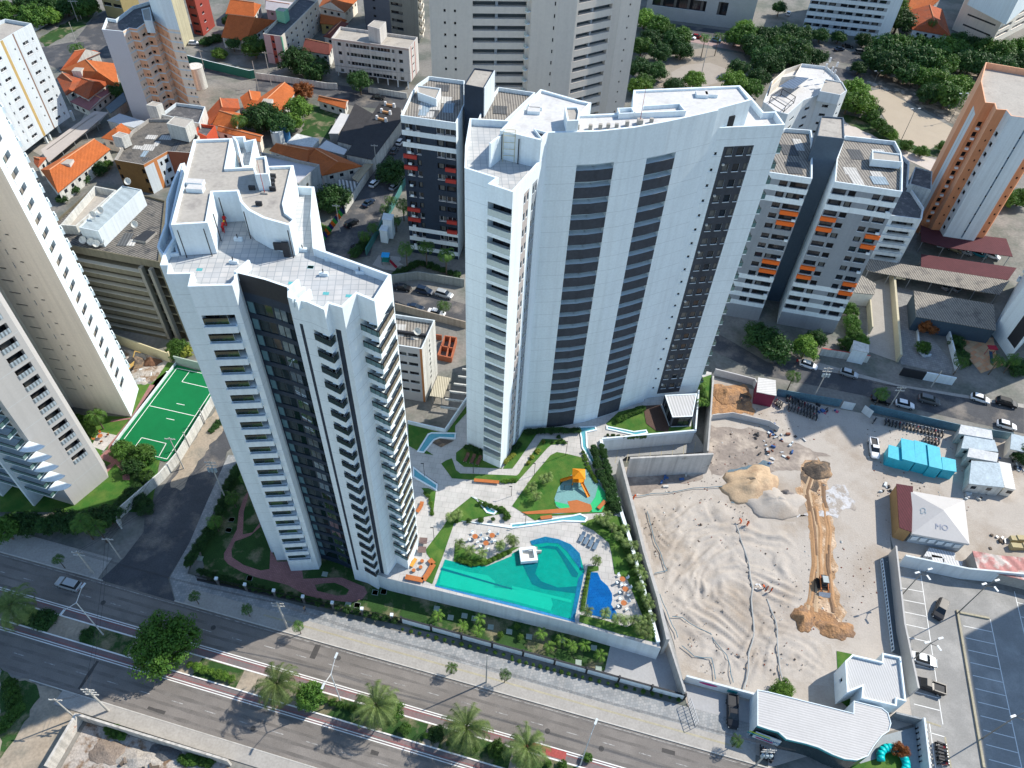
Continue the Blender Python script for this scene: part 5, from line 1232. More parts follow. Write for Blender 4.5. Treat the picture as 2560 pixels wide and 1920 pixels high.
# ================================================================== WALLS, FENCES, GARDEN FURNITURE
def wall(label, s, h, m=WHITE2, wd=.25, z0=0.0, zz=0.0, name='boundary_wall', cat='wall', cop=None):
    p = ws(s, zz); g = Geo()
    for k in range(len(p)-1):
        d = (p[k+1]-p[k]).normalized(); e = d*(wd*.0)
        g.bar(p[k]-e, p[k+1]+e, wd, z0, z0+h, m, cop)
    return g.build(name, label=label, cat=cat)
OLDW = mat('old_whitewash', (.55, .52, .47), var=.3, streak=.45, tint=((.35, .12, .05), .5, .62, .7))
wall('white boundary wall between the football pitch and the side street', 'U1560,640 U1100,1400 U880,1659 e780,1700 i790,110', 2.6, DIRTYW)
wall('low white kerb wall along the left side of the football pitch', 'U1040,165 U330,1090 U230,1230', .7, WHITE2)
wall('yellowish wall between the office block and the rubble', 'e770,570 e1110,690 e1130,650', 3, mat('yellow_wall', (.55, .48, .30), var=.15))
wall('pale wall behind the far goal of the football pitch', 'U1040,150 U1400,240', 2.4, mat('greenish_wall', (.35, .42, .36), var=.15))
wall('grey retaining wall between podium gardens and the sand of the site', 'k1012,825 k950,555 k858,250 k795,0 g705,1312', 6.0, CW, .55, 0, 6.0)
wall('high patched white wall facing the sand below the parking niche', 'g735,1430 g1258,1402', 6.2, mat('patched_whitewash', (.50, .49, .47), var=.15, streak=.3, tint=((.33, .31, .28), .12, .56, .6)), .4)
wall('white wall between the forecourt and the site corner', 'k1015,832 k1122,1165', 3.0, CW, .3, 0, 3.0)
wall('tall concrete wall between the curved tower garden and the orange earth', 'g1270,1262 g1290,1000 g1305,775', 5.2, CW, .35, 0, 5.2)
pz = POD
wall('white parapet with plants along the right edge of the podium', 'k945,850 k840,470 k760,180 k690,-40 g600,1320 g575,1200', .6, WHITE, .6, POD-.02, POD)
wall('white parapet of the garden above the parking niche', 'g580,1195 g1190,1140', .7, WHITE, .3, POD-.02, POD)
wall('white parapet right of the glass pavilion', 'g1185,1140 g1205,885', .9, WHITE, .3, POD-.02, POD)
wall('white parapet round the garden corner behind the small block', 'f985,1085 f1225,1140 f1370,925', .9, WHITE, .25, POD-.02, POD)
wall('old wall along the parked cars, left of the curved tower', 'f905,350 f1360,470', 2.2, mat('tan_block_wall', (.40, .34, .27), var=.25, streak=.3))
wall('concrete wall along the far side of the parked cars', 'f870,175 f1050,150 f1350,200', 2.5, mat('grey_green_wall', (.28, .31, .30), var=.2, streak=.3))
wall('white wall along the narrow street', 'b580,1385 b760,1110 b950,760', 2.6, DIRTYW)
wall('green and white wall by the narrow street, right side', 'b715,1655 b890,1350 b975,1180', 2.2, mat('sea_green_wall', (.06, .19, .18), var=.2))
wall('dark green and white compound wall along the back street', 'N260,620 N520,690 N900,780 N950,770', 3.0, mat('bottle_green', (.02, .13, .10), var=.2), cop=WHITE)
wall('pale wall with gates along the back street', 'N960,780 N1280,820 N1659,880 b530,580', 2.2, DIRTYW)
wall('white wall in front of the five storey block', 'b730,600 b980,640', 2.0, DIRTYW)
wall('long white wall at the far green verge, top left', 'a205,215 a480,60', 2.4, WHITE2)
wall('white wall beside the long orange roof', 'a330,1030 a600,830 a650,800', 3, DIRTYW)
wall('cream wall along the ramp beside the grey tower', 'h790,130 h835,690', 2.6, mat('cream_wall2', (.5, .45, .32), var=.15), .5)
wall('curved cream wall at the ramp mouth', 'h640,320 h655,505', 2.4, mat('cream_wall2', None), .3)
wall('white wall in front of the paved roundabout', 'h1150,495 h1215,750', 1.8, WHITE2, .3)
wall('white planter wall around the rusty tree', 'h962,425 h972,620 h1010,655 h1050,650', .7, WHITE2, .35)
wall('white street wall with dark opening, right of the ramp', 'h850,770 h1000,800', 2.4, CHAR, .3)
wall('pale blue street wall with white gates', 'h1000,800 h1190,835', 2.4, WHITE, .3)
wall('white street wall of the gatehouse with red line on top', 'h330,640 h640,690', 2.2, DIRTYW, .3, cop=RED)
wall('low wall along the garden of the grey tower', 'h60,590 h170,610', 1.5, DIRTYW)
wall('white wall between the tower forecourt and the burgundy kiosk', 'g1305,770 g1560,835 g1585,880', 2.0, mat('hoarding_white', (.5, .5, .5), var=.2))
wall('blue-grey sheet hoarding behind the parked motorcycles, left part', 'h45,905 h460,975', 2.2, STEELB, .12, name='hoarding', cat='hoarding')
wall('blue-grey sheet hoarding behind the parked motorcycles, right part', 'h640,1005 h1240,1140 h1560,1190', 2.2, STEELB, .12, name='hoarding', cat='hoarding')
wall('white gate leaf left of the site entrance', 'h470,985 h545,1000', 2.2, WHITE2, .1, name='gate', cat='gate')
wall('white gate leaf right of the site entrance', 'h605,1010 h660,1050', 2.2, WHITE2, .1, name='gate', cat='gate')
wall('curved white hoarding beside the orange earth', 'g1290,1060 g1420,1045 g1659,1100 h60,1140', 1.6, mat('hoarding_white', None), .12, name='hoarding', cat='hoarding')
wall('brick and white wall of the ruined lot along the avenue', 'i535,1345 i1500,1640', 2.4, OLDW, .3)
wall('whitewashed wall of the ruined lot along the side track', 'i535,1345 i340,1680', 2.6, OLDW, .4)
wall('white wall with logo between the sand and the avenue', 'k1112,1095 k1560,1215', 2.2, WHITE2, .3)
wall('tall white car park wall facing the avenue side', 'X362,275 X1659,545 =2640,1468', 3.6, WHITE2, .3)
wall('tall white wall between site and car park', 'X185,60 X352,1659 l920,1190', 3.3, mat('site_wall_grey', (.46, .45, .43), var=.12), .3)
wall('white car park wall beside the round turquoise feature', 'l960,1375 l1000,1740', 3.0, WHITE2, .3)
wall('stone clad wall with plants behind the glazed office end', 'l790,1335 l960,1375', 2.4, mat('speckled_stone', (.3, .32, .33), var=.6, fine=6), .3)
# the lot floors
st('rubble_ground', 'i560,1365 i1480,1640 i1480,1720 i360,1720', .05, mat('rubble', None))
st('site_floor', 'g1310,790 h40,905 h1240,1145 h1659,1200 =2700,1200 =2700,1480 l830,300 l790,150 l860,900 l960,1370 l0,1660 k1659,1600 k1180,1440 k1115,1175 k1050,850 g735,1560 g690,1370 g1262,1330', .03, SAND)
st('site_earth', 'g1300,840 g1500,830 g1560,900 g1560,1020 g1420,1010 g1290,1030', .06, SANDO, ro=1.0)
st('site_earth', 'h220,1360 h330,1290 h400,1400 h390,1659 l430,80 l440,300 l500,790 l380,790 l190,680 l210,600 l310,560 l290,300 l260,0 h250,1659 h190,1530', .055, mat('ochre_track', (.40, .25, .14), rough=.95, var=.4, sc=.4, fine=2.5, bump=.8, bdist=.3, tint=((.55, .42, .3), .4, .45, .62)), ro=1.0)
st('site_earth', 'h220,1390 h300,1340 h390,1330 h340,1430 h330,1560 h260,1500 h200,1440', .08, MUD, ro=1.0)
st('site_earth', 'l190,650 l240,600 l320,620 l430,660 l500,760 l500,805 l400,780 l300,735 l200,720', .075, SANDO, ro=1.0)
st('wet_ground', 'g1290,1100 g1659,1130 h60,1180 h400,1290 h200,1390 g1400,1400 g1280,1420 g1270,1330', .045, mat('packed_grey_earth', (.27, .23, .20), var=.35, sc=.2, fine=1.5, bump=.4, tint=((.42, .36, .3), .2, .5, .65)), ro=1.0)
st('wet_ground', 'g740,1420 g1250,1400 g1240,1440 g900,1520 g760,1560', .05, mat('packed_grey_earth', None), ro=1.0)
st('wet_ground', 'g1405,1400 g1550,1340 g1659,1335 g1659,1360 g1560,1370 g1440,1430 g1450,1600 g1420,1600', .07, mat('blue_ditch', (.10, .16, .20), rough=.4, var=.4, bump=.4), ro=1.0)
st('yard_paving', 'k1120,1115 k1570,1240 k1590,1400 k1520,1600 k1180,1440', .06, mat('forecourt_concrete', None))
st('office_garden', 'l500,1659 l700,1600 l740,1570 l880,1540 l900,1659', .1, LAWN); st('office_garden', 'l445,900 l545,920 l500,990 l510,1170 l560,1230 l540,1285 l460,1220', .1, LAWN)
st('office_path', 'l560,1610 l650,1580 l740,1450 l960,1390 l990,1659 l880,1659 l880,1530 l780,1560 l700,1610 l620,1640', .08, mat('office_paving', (.32, .36, .38), var=.15))
# sand heaps
def mound(label, c, rx, ry, h, m, seed, rot=0, name='sand_heap'):
    p = w(c); g = Geo(); n, k = 26, 9; rings = []
    for j in range(k+1):
        t = j/k; ring = []
        for i in range(n):
            a = 2*pi*i/n; rr = (1-t)*(1+.42*noise.noise(Vector((cos(a)*1.7, sin(a)*1.7, seed)))+.18*noise.noise(Vector((cos(a)*5, sin(a)*5, seed+t*2)))); x = cos(a)*rr*rx; y = sin(a)*rr*ry
            z = h*(t**.9)*(1+.5*noise.noise(Vector((x*.5, y*.5, seed+3)))+.3*noise.noise(Vector((x*1.6, y*1.6, seed)))) if j else -.1
            ring.append(Vector((p.x+x*cos(rot)-y*sin(rot), p.y+x*sin(rot)+y*cos(rot), z)))
        rings.append(ring)
    g.loft(rings, m); return g.build(name, smooth=True, label=label, cat='heap')
mound('big ochre sand heap in the middle of the building site', 'g1560,1490', 6.5, 4.6, 2.4, mat('heap_sand', (.50, .37, .24), var=.25, fine=3, bump=.7, tint=((.36, .25, .16), .3, .5, .65)), 1, .3)
mound('pale sand heap just below the ochre one', 'h40,1600', 6, 4, 1.8, SAND, 2)
mound('dark wet soil heap at the head of the ochre track', 'h320,1385', 3.5, 2.2, 1.5, MUD, 3, .4)
mound('small dark heap on the ochre heap edge', 'h120,1545', 1.6, 1.3, 1.4, mat('grey_sand', (.25, .22, .2), var=.2), 4)
st('lime_spill', 'h400,1500 h470,1490 h540,1590 h570,1659 l170,20 h430,1659 h400,1600', .075, mat('lime', (.52, .52, .53), var=.3, fine=3, bump=.5, tint=((.36, .32, .28), .5, .45, .55)), ro=1.6)
mound('orange earth heap pushed up by the loader, left', 'l225,690', 2.2, 2.4, 1.3, SANDO, 6)
mound('orange earth heap pushed up by the loader, right', 'l440,760', 3.4, 2.0, 1.0, SANDO, 7)
mound('orange clay heap near the burgundy kiosk', 'g1390,900', 4, 3, 1.4, SANDO, 8)
mound('dark wet mud heap on the orange clay by the kiosk', 'g1490,920', 1.8, 1.4, .6, MUD, 9)
mound('brown soil heap beside the small digger left of the pitch', 'e880,700', 2.2, 1.8, 2.2, MUD, 10); mound('brown soil heap behind the rubble left of the pitch', 'e985,690', 2, 1.5, 1.6, mat('brown_soil', (.16, .08, .045), var=.3, bump=.5), 11)
mound('grey rubble heap between beige tower and football pitch', 'e930,770', 3.5, 2.4, .9, mat('rubble', None), 12)
mound('white rubble heap beside the sunlit end of the beige tower', 'e920,810', 1.8, 1.2, .8, mat('lime', None), 13)
for i, (c, a, e) in enumerate((('i700,1560', 3, 2), ('i900,1600', 4, 1.5), ('i1050,1560', 3, 1.2))):
    mound(['ashy rubble heap with dry sticks in the ruined lot', 'pale ash heap in the middle of the ruined lot', 'dark ash heap below the lot wall'][i], c, a, e, .7, mat(['ash_brown', 'ash_pale', 'ash_dark'][i], [(.25, .2, .16), (.42, .38, .33), (.12, .12, .12)][i], var=.5, fine=4, bump=1), 20+i)
# ruts and tracks of the sandy ground: long low ridges
g = Geo(); rnd = random.Random(3)
reg = ws('k830,60 g800,1600 g1200,1500 g1480,1640 k1640,60 l180,60 l235,560 l180,760 l420,870 l400,1130 l100,1090 k1560,1140 k1160,1020 k1000,600')
def inside(p, poly):
    c = False; n = len(poly)
    for i in range(n):
        a, b = poly[i], poly[i-1]
        if (a.y > p.y) != (b.y > p.y) and p.x < (b.x-a.x)*(p.y-a.y)/(b.y-a.y)+a.x: c = not c
    return c
xs = [p.x for p in reg]; ys = [p.y for p in reg]; cs = .34
def sandh(x, y):
    q = Vector((x*.05, y*.05, 1.5)); q2 = Vector((x*.16, y*.16, 5)); wx = x+11*noise.noise(q)+2.6*noise.noise(q2); wy = y+11*noise.noise(q+Vector((7, 3, 1)))+2.6*noise.noise(q2+Vector((4, 4, 4)))
    u = wx*.8+wy*.6; v = wy*.8-wx*.6; m = min(1, max(0, .5+2.2*noise.noise(Vector((x*.07, y*.07, 11)))))
    r1 = noise.noise(Vector((u*1.1, v*.22, 4))); r2 = noise.noise(Vector((u*.22, v*1.0, 8))); r3 = abs(noise.noise(Vector((u*1.9, v*.5, 14))))
    return .30+.75*(r1*m+r2*(1-m))-.35*r3+.10*noise.noise(Vector((x*.9, y*.9, 2)))
nx = int((max(xs)-min(xs))/cs); ny = int((max(ys)-min(ys))/cs); idx = {}; mi_ = g.mi(SAND)
def vtx(i, j):
    if (i, j) not in idx:
        x = min(xs)+i*cs; y = min(ys)+j*cs; idx[(i, j)] = len(g.v); e = min(1, max(0, (EDGE(x, y))/3.5)); g.v.append((x, y, .035+max(0, sandh(x, y))*e))
    return idx[(i, j)]
def EDGE(x, y):
    d = 99
    for k in range(len(reg)):
        a, b_ = reg[k], reg[k-1]; ab = b_-a; t = max(0, min(1, ((x-a.x)*ab.x+(y-a.y)*ab.y)/(ab.x**2+ab.y**2))); d = min(d, hypot(x-a.x-ab.x*t, y-a.y-ab.y*t))
    return d
for i in range(nx):
    for j in range(ny):
        if inside(Vector((min(xs)+(i+.5)*cs, min(ys)+(j+.5)*cs, 0)), reg):
            g.f.append((vtx(i, j), vtx(i+1, j), vtx(i+1, j+1), vtx(i, j+1))); g.m.append(mi_)
g.build('sand_ruts', kind='structure', smooth=True)
# hoses over the sand
def hose(label, s, m, r=.07, z=.42, cat='hose'):
    p = ws(s); pts = []
    for a, b_ in zip(p, p[1:]):
        n = max(2, int((b_-a).length/1.2))
        for k in range(n): q = a.lerp(b_, k/n); pts.append(Vector((q.x+.7*noise.noise(q*.25), q.y+.7*noise.noise(q*.25+Vector((9, 9, 9))), z)))
    pts.append(Vector((p[-1].x, p[-1].y, z))); g = Geo(); g.poly_tube(pts, r, 5, m); return g.build('hose', label=label, cat=cat)
BLH = mat('blue_hose', (.12, .22, .28), var=.3); GRH = mat('grey_hose', (.40, .41, .40), var=.2)
hose('blue-grey hose along the left edge of the sand', 'k865,0 k930,200 k1005,390 k920,405', BLH); hose('pale hose running the length of the sand field to the avenue wall', 'k1450,90 k1520,300 k1555,500 k1555,800 k1500,1150', GRH, .13)
hose('blue hose curving down the middle of the lower sand', 'k1040,680 k1110,680 k1290,800 k1380,950 k1430,1110', BLH); hose('short blue hose near the forecourt wall', 'k1085,875 k1180,940 k1290,950 k1315,1090', BLH)
hose('long white hose left of the loader track', 'l0,580 l40,700 l70,950 l100,1120', GRH, .12); hose('blue hose across the flat sand near the niche wall', 'g780,1560 g1100,1530 g1360,1500', BLH)
hose('thin hose along the grey retaining wall', 'k960,540 k1000,650 k1070,820', BLH)
# iron fence and panelled wall along the avenue
IRON = mat('iron_fence', (.02, .022, .02), rough=.6)
r = root('iron_fence', AV(55, 5.6), 'dark iron fence with little white-capped posts along the avenue pavement', 'fence')
def fline(s): return AV(s, 4.6+(s-36)*.062)
g = Geo()
for k in range(182): p = fline(36+k*.2); g.box(p.x-.02, p.x+.02, p.y-.02, p.y+.02, .15, 1.9, IRON)
g.bar(fline(36), fline(72.5), .06, 1.75, 1.82, IRON); g.bar(fline(36), fline(72.5), .3, .1, .5, CHAR); g.build('railing', r)
for k in range(7): p = fline(40+k*5.2); g = Geo(); g.box(p.x-.2, p.x+.2, p.y-.2, p.y+.2, .1, 2.1, mat('fence_pier', (.12, .12, .12))); g.box(p.x-.25, p.x+.25, p.y-.25, p.y+.25, 2.1, 2.45, WHITE); g.build('post', r)
r = root('panel_wall', AV(96, 6.9), 'white panelled wall with black posts between avenue pavement and forecourt', 'wall')
for k in range(9):
    s0 = 72.8+k*5.3; g = Geo(); g.bar(AV(s0+.15, 6.9), AV(s0+5.15, 6.9), .18, .15, 1.75, WHITE); g.build('panel', r)
    g = Geo(); g.bar(AV(s0+.12, 6.9), AV(s0+5.18, 6.9), .26, 1.75, 1.9, CHAR); g.build('coping', r)
for k in range(10): s0 = 72.8+k*5.3; g = Geo(); g.bar(AV(s0-.18, 6.9), AV(s0+.1, 6.9), .4, .1, 2.15, CHAR); g.build('post', r)
r = root('gate', w('k1180,1290'), 'open metal gate standing out over the pavement by the forecourt', 'gate'); g = Geo(); a_, c_ = w('k1140,1240'), w('k1190,1395')
for k in range(9): p = a_.lerp(c_, k/8); g.tube((p.x, p.y, .1), (p.x, p.y, 2.2), .04, None, 5, METAL)
for z in (.2, 1.1, 2.2): g.bar(a_, c_, .07, z, z+.07, METAL)
g.build('frame', r)
# white balustrade of the site edge
r = root('balustrade', w('l770,600'), 'long white ladder-like balustrade beside the painted shadow strip of the site wall', 'balustrade'); a_, c_ = w('l728,320'), w('l800,905')
g = Geo(); g.bar(a_, c_, .1, 1.0, 1.1, WHITE); g.bar(a_, c_, .1, .1, .2, WHITE)
g.build('rail', r)
for k in range(26): p = a_.lerp(c_, k/25); g = Geo(); g.box(p.x-.06, p.x+.06, p.y-.06, p.y+.06, .05, 1.0, WHITE); g.build('post', r)
st('painted_shadow', 'l735,300 l785,290 l860,930 l805,910', .07, mat('shadow_concrete', (.12, .14, .15), var=.2))  # shadow along the wall foot, put into the floor colour
# beams over the ramp behind the small block
r = root('pergola', w('f1290,900'), 'row of white concrete beams over the ramp between the two towers', 'pergola')
for k in range(7):
    a_ = w('f1200,1070').lerp(w('f1370,770'), k/6.2); a_.z = 0; e = a_+Vector((4.2, -.4, 0)); g = Geo(); g.bar(a_, e, .3, 4.3, 4.75, DIRTYW); g.build('beam', r)
# little brick footings
r = root('brick_footings', w('f1230,600'), 'red brick footings of an unfinished building behind the small white block', 'footings')
BRK = mat('raw_brick', (.38, .12, .06), var=.3)
for s in ('f1165,540 f1205,545', 'f1225,548 f1300,560 f1265,690 f1180,672 f1225,548', 'f1200,612 f1275,628', 'f1262,555 f1235,680'):
    p = ws(s); g = Geo()
    for a_, e in zip(p, p[1:]): g.bar(a_, e, .25, 0, 1.6, BRK)
    g.build('wall', r)
# ------------------------------------------------------------------ site buildings
def cabin(label, s, z, rm, wm, name='site_cabin', cat='cabin', drop=0.0, win=True, z0=0):
    q = ccw(ws(s, z)); c = sum(q, Vector())/len(q); r = root(name, (c.x, c.y, z0), label, cat)
    g = Geo(); g.prism(q, z-.14, z, rm, rm, True); g.build('roof', r); qi = inset(q, .1); g = Geo(); g.sides(qi, z0, z-.14, wm); g.build('wall', r)
    if win:
        i = min(range(len(qi)), key=lambda k: (qi[k].y+qi[(k+1) % len(qi)].y)); a, e = qi[i], qi[(i+1) % len(qi)]; D = (e-a).length; d = (e-a)/D; nn = Vector((d.y, -d.x))
        for k in range(max(1, int(D/3))):
            g = Geo(); p = a+d*(k*3+.8)
            g.face([(p.x+nn.x*.03, p.y+nn.y*.03, z-1.6), (p.x+d.x+nn.x*.03, p.y+d.y+nn.y*.03, z-1.6), (p.x+d.x+nn.x*.03, p.y+d.y+nn.y*.03, z-.7), (p.x+nn.x*.03, p.y+nn.y*.03, z-.7)], WIN_D); g.build('window', r)
    return r
for i, (s, z) in enumerate((('h782,1222 h778,1302 h872,1330 h868,1245', 2.8), ('h862,1180 h870,1315 h957,1338 h945,1198', 3.3), ('h947,1192 h957,1338 h1046,1360 h1032,1215', 3.0), ('h1032,1217 h1046,1362 h1132,1382 h1112,1240', 3.3), ('h1125,1300 h1134,1384 h1222,1398 h1216,1320', 2.8))):
    cabin('%s turquoise site cabin of the row beside the pickup' % ('first (nearest the pickup)', 'second', 'third', 'fourth', 'last, detached')[i], s, z, BLUEP, BLUEP, win=False)
for i, (s, z, l) in enumerate((('h1250,1092 h1235,1150 h1458,1187 h1450,1130', 3.2, 'grimy white site cabin next to the blue-grey hoarding'), ('h1275,1155 h1252,1245 h1492,1268 h1468,1192', 3, 'blue-tinged white site cabin, second of the stack'),
        ('h1304,1242 h1290,1300 h1484,1335 h1494,1278', 3.2, 'white site cabin with rusty edge, third of the stack'), ('h1318,1325 h1302,1475 h1532,1500 h1500,1340', 3, 'large white site cabin nearest the viewer'),
        ('h1494,1330 h1535,1500 h1605,1515 h1572,1345', 2.6, 'beige annexe of the white cabins'), ('h1578,1150 h1570,1250 h1750,1290 h1750,1190', 3, 'pale cabin cut by the right edge'))):
    cabin(l, s, z, mat('dirty_white_sheet%d' % (i % 2), [(.55, .57, .58), (.42, .5, .55)][i % 2], var=.3, sc=.6, streak=.2) if i != 4 else FIBREL, DIRTYW if i < 4 else CREAM)
# marquee
q = [w('h905,1518', 3.4), w('l932,140', 3.4), w('l1306,208', 3.4), w('h1272,1582', 3.4)]; c = sum(q, Vector())/4; r = root('marquee', (c.x, c.y, 0), 'white pyramid-roofed marquee beside the maroon shed on the site', 'tent')
g = Geo(); ap = Vector((c.x, c.y, 5.6)); TENT = mat('white_tarpaulin', (.52, .50, .48), rough=.5, var=.06, sc=.6)
for k in range(4): g.face([q[k], q[(k+1) % 4], ap], TENT)
for k in range(4):
    a, e = q[k], q[(k+1) % 4]; g.face([(a.x, a.y, 2.9), (e.x, e.y, 2.9), tuple(e), tuple(a)], TENT)
g.build('canopy', r); g = Geo(); g.sides(inset(q, .4), 0, 3.2, mat('pale_blue_panel', (.42, .5, .56), var=.15)); g.build('wall', r)
for k in range(6): p = Vector(q[1]).lerp(Vector(q[2]), .12+k*.15); g = Geo(); g.box(p.x-.6, p.x+.6, p.y+.2, p.y+.32, 1.2, 2.3, WHITE); g.build('window', r)
FT = bpy.data.curves.new('lettering', 'FONT')
def letters(txt, loc, size, rz, m, parent=None, tilt=0.0, ext=.01, name='lettering'):
    cu = bpy.data.curves.new(name, 'FONT'); cu.body = txt; cu.size = size; cu.extrude = ext; cu.align_x = 'CENTER'; cu.align_y = 'CENTER'
    o = bpy.data.objects.new(name, cu); link(o); dg = bpy.context.evaluated_depsgraph_get(); me = bpy.data.meshes.new_from_object(o.evaluated_get(dg)); bpy.data.objects.remove(o)
    o = link(bpy.data.objects.new(name, me)); me.materials.clear(); me.materials.append(m); o.rotation_euler = (tilt, 0, rz)
    o.location = Vector(loc)-(Vector(parent.location) if parent else Vector()); o.parent = parent; return o
BLUL = mat('faded_blue_print', (.40, .41, .47))
m_ = (Vector(q[1])+Vector(q[2])+ap*1.3)/3.3; d_ = (Vector(q[2])-Vector(q[1])).normalized(); nn_ = (Vector(q[2])-Vector(q[1])).cross(ap-Vector(q[1])).normalized()
def onplane(o, P, d, n): y = n.cross(d); o.matrix_local = Matrix.Translation(P) @ Matrix(((d.x, y.x, n.x, 0), (d.y, y.y, n.y, 0), (d.z, y.z, n.z, 0), (0, 0, 0, 1)))
if nn_.z < 0: nn_ = -nn_
o = letters('MO', (0, 0, 0), 1.5, 0, BLUL); o.parent = r; onplane(o, m_+nn_*.06-Vector(r.location), (d_ if nn_.cross(d_).z > 0 else -d_), nn_)
d2 = (Vector(q[1])-Vector(q[0])).normalized(); n2 = d2.cross(ap-Vector(q[0])).normalized(); n2 = n2 if n2.z > 0 else -n2; m2 = (Vector(q[0])+Vector(q[1])+ap*1.3)/3.3
o = letters('CS', (0, 0, 0), 1.3, 0, mat('faded_cyan_print', (.38, .46, .50))); o.parent = r; onplane(o, m2+n2*.06-Vector(r.location), d2, n2)
cabin('maroon shed attached to the left of the marquee', 'h832,1475 l852,100 l932,130 h940,1492', 3.6, MAROON, mat('ochre_board', (.35, .22, .1)), name='shed', cat='shed', win=False)
cabin('pink and white striped sheet roof shed behind the car park wall', 'l1325,250 l1360,370 l1659,440 =2640,1470 =2640,1400 l1490,280', 3.0, mat('pinkish_striped_sheet', (.50, .24, .22), var=.3, sc=.4, stripes=(1.9, .45, .3), tint=((.6, .55, .5), .3, .5, .6)), CONC, name='shed', cat='shed', win=False)
r = root('pallet_stack', w('l1130,300'), 'stack of white blocks laid out in rows behind the car park wall', 'building blocks')
for s in ('l1045,230 l1010,285 l1210,310 l1215,265', 'l1060,275 l1065,320 l1135,335 l1130,290', 'l1140,300 l1145,335 l1255,365 l1262,320'):
    g = Geo(); g.prism(ws(s, .9), .05, .9, mat('aerated_block', (.60, .61, .62), var=.1, stripes=(.5, .1, .3))); g.build('block_row', r)
r = root('sack_stack', w('l1600,210'), 'tarpaulin covered sacks stacked beside the right edge of the site', 'sacks')
for i in range(6): p = w('l%d,%d' % (1580+(i % 3)*38, 185+(i//3)*50)); g = Geo(); g.box(p.x-.6, p.x+.6, p.y-.5, p.y+.5, 0, 1.0+.2*(i % 2), mat('tan_sack', (.45, .38, .22), var=.25)); g.build('sack', r)
# white site office and wavy sales pavilion
b = simple('site_office', 'white flat-roofed office with stepped plan and parapet beside the car park', 'l500,965 l512,1170 l612,1130 l606,1205 l835,1258 l838,1212 l897,1228 l862,938 l742,912 l740,968 l548,922', 5.2, WHITE, mat('white_corrugated', (.50, .50, .495), var=.08, stripes=(.4, .1, .2)), cat='building', ph=.5); b.rows(0, [(2, 2.6)], 3.6, 1, 3, 1); b.finish()
b = simple('sales_pavilion', 'white sales pavilion with wavy edged ribbed roof at the avenue', 'k1590,1382 l0,1405 l70,1425 l120,1470 l250,1500 l330,1525 l420,1570 l500,1600 l580,1608 l650,1580 l690,1515 l740,1450 l785,1420 l800,1370 l780,1300 l740,1268 l556,1222 l554,1302 l0,1162 k1590,1150', 4.6, WHITE, mat('ribbed_white_roof', (.47, .465, .46), rough=.55, var=.12, stripes=(.38, 1.37, .22)), ph=.12, pt=.12)
for i in range(0, 14): b.face(i, wall=mat('teal_fascia', (.05, .35, .38))); b.band(i, 0, 99, 0, 3.9, mat('dark_glass_front', (.03, .05, .06), rough=.2)); b.band(i, 0, 99, 4.35, 4.6, WHITE)
b.finish()
g = Geo(); q2 = ws('k1548,1470 k1590,1385 l0,1408 l80,1430 l150,1490 l60,1520 l0,1500', .1); a_, c_ = w('k1560,1440'), w('l60,1500'); g.bar(a_, c_, .15, .5, 3, mat('striped_hoarding', (.15, .3, .3), stripes=(1.3, .2, .7))); g.build('poster_wall', b.root)
sh = root('garden_sculpture', w('l810,1610'), 'bright turquoise ring-shaped play tunnel on the lawn by the car park', 'sculpture')
g = Geo(); c = w('l800,1620'); pts = [c+Vector((1.9*cos(a*.35-1.0), 1.9*sin(a*.35-1.0), .7)) for a in range(13)]; g.poly_tube(pts, .6, 10, mat('bright_turquoise', (.0, .50, .50), rough=.4)); g.build('ring', sh, smooth=True)
# glass pavilion by the curved tower
b = simple('garden_pavilion', 'glass garden pavilion with pale ribbed roof beside the timber terrace', 'g990,900 g1040,1045 g1170,1040 g1200,890', POD+3.2, WHITE, mat('pavilion_roof', (.52, .52, .52), var=.08, stripes=(.6, .15, .25)), z0=POD, ph=.1, cat='pavilion')
for i in range(4): b.face(i, wall=DGREY); L = seg(b, i); b.rows(i, [(.3, L-.3)], POD+2.8, 2.5, 3, 1, .12, 'win')
b.finish(); g = Geo(); g.flat(ws('g965,960 g1020,1100 g1160,1105 g1165,1040 g1045,1042 g995,905', POD+.1), POD+.12, mat('pavilion_floor', (.45, .45, .44))); g.build('terrace', b.root)
# ------------------------------------------------------------------ garden furniture
def bench(label, s, z0, wd=.7, m=None, h=.45):
    p = ws(s, z0+h); c = sum(p, Vector())/len(p); r = root('bench', (c.x, c.y, z0), label, 'bench'); g = Geo()
    for a, e in zip(p, p[1:]): g.bar(a, e, wd, z0+h-.12, z0+h, m or WOOD)
    g.build('seat', r)
    for q in (p[0].lerp(p[1], .12), p[-1].lerp(p[-2], .12)): g = Geo(); g.box(q.x-.2, q.x+.2, q.y-.2, q.y+.2, z0+.02, z0+h-.12, CONC); g.build('leg', r)
bench('long straight orange bench on the strip below the curved tower', '@250,1435 @595,1465', POD); bench('curved red-brown bench beside the right corner of the left tower', '$1072,232 $1060,290 $1030,350 $985,410', POD)
bench('short orange bench at the edge of the playground', 'g560,1635 g605,1585', POD); bench('low orange bench between lawn and blue channel', 'k185,38 k260,28', POD)
bench('long timber corner bench on the terrace at the foot of the left tower', '$785,1530 $940,1560 $1090,1590 $1170,1480 $1270,1310 $1200,1230', POD, .9)
bench('golden bench tucked against the foot of the left tower', '$880,1350 $965,1215', POD, .6, mat('golden_timber', (.6, .28, .05)))
def prism_r(g, c, r, z0, z1, n, m): g.prism([(c.x+r*cos(2*pi*i/n), c.y+r*sin(2*pi*i/n)) for i in range(n)], z0, z1, m)
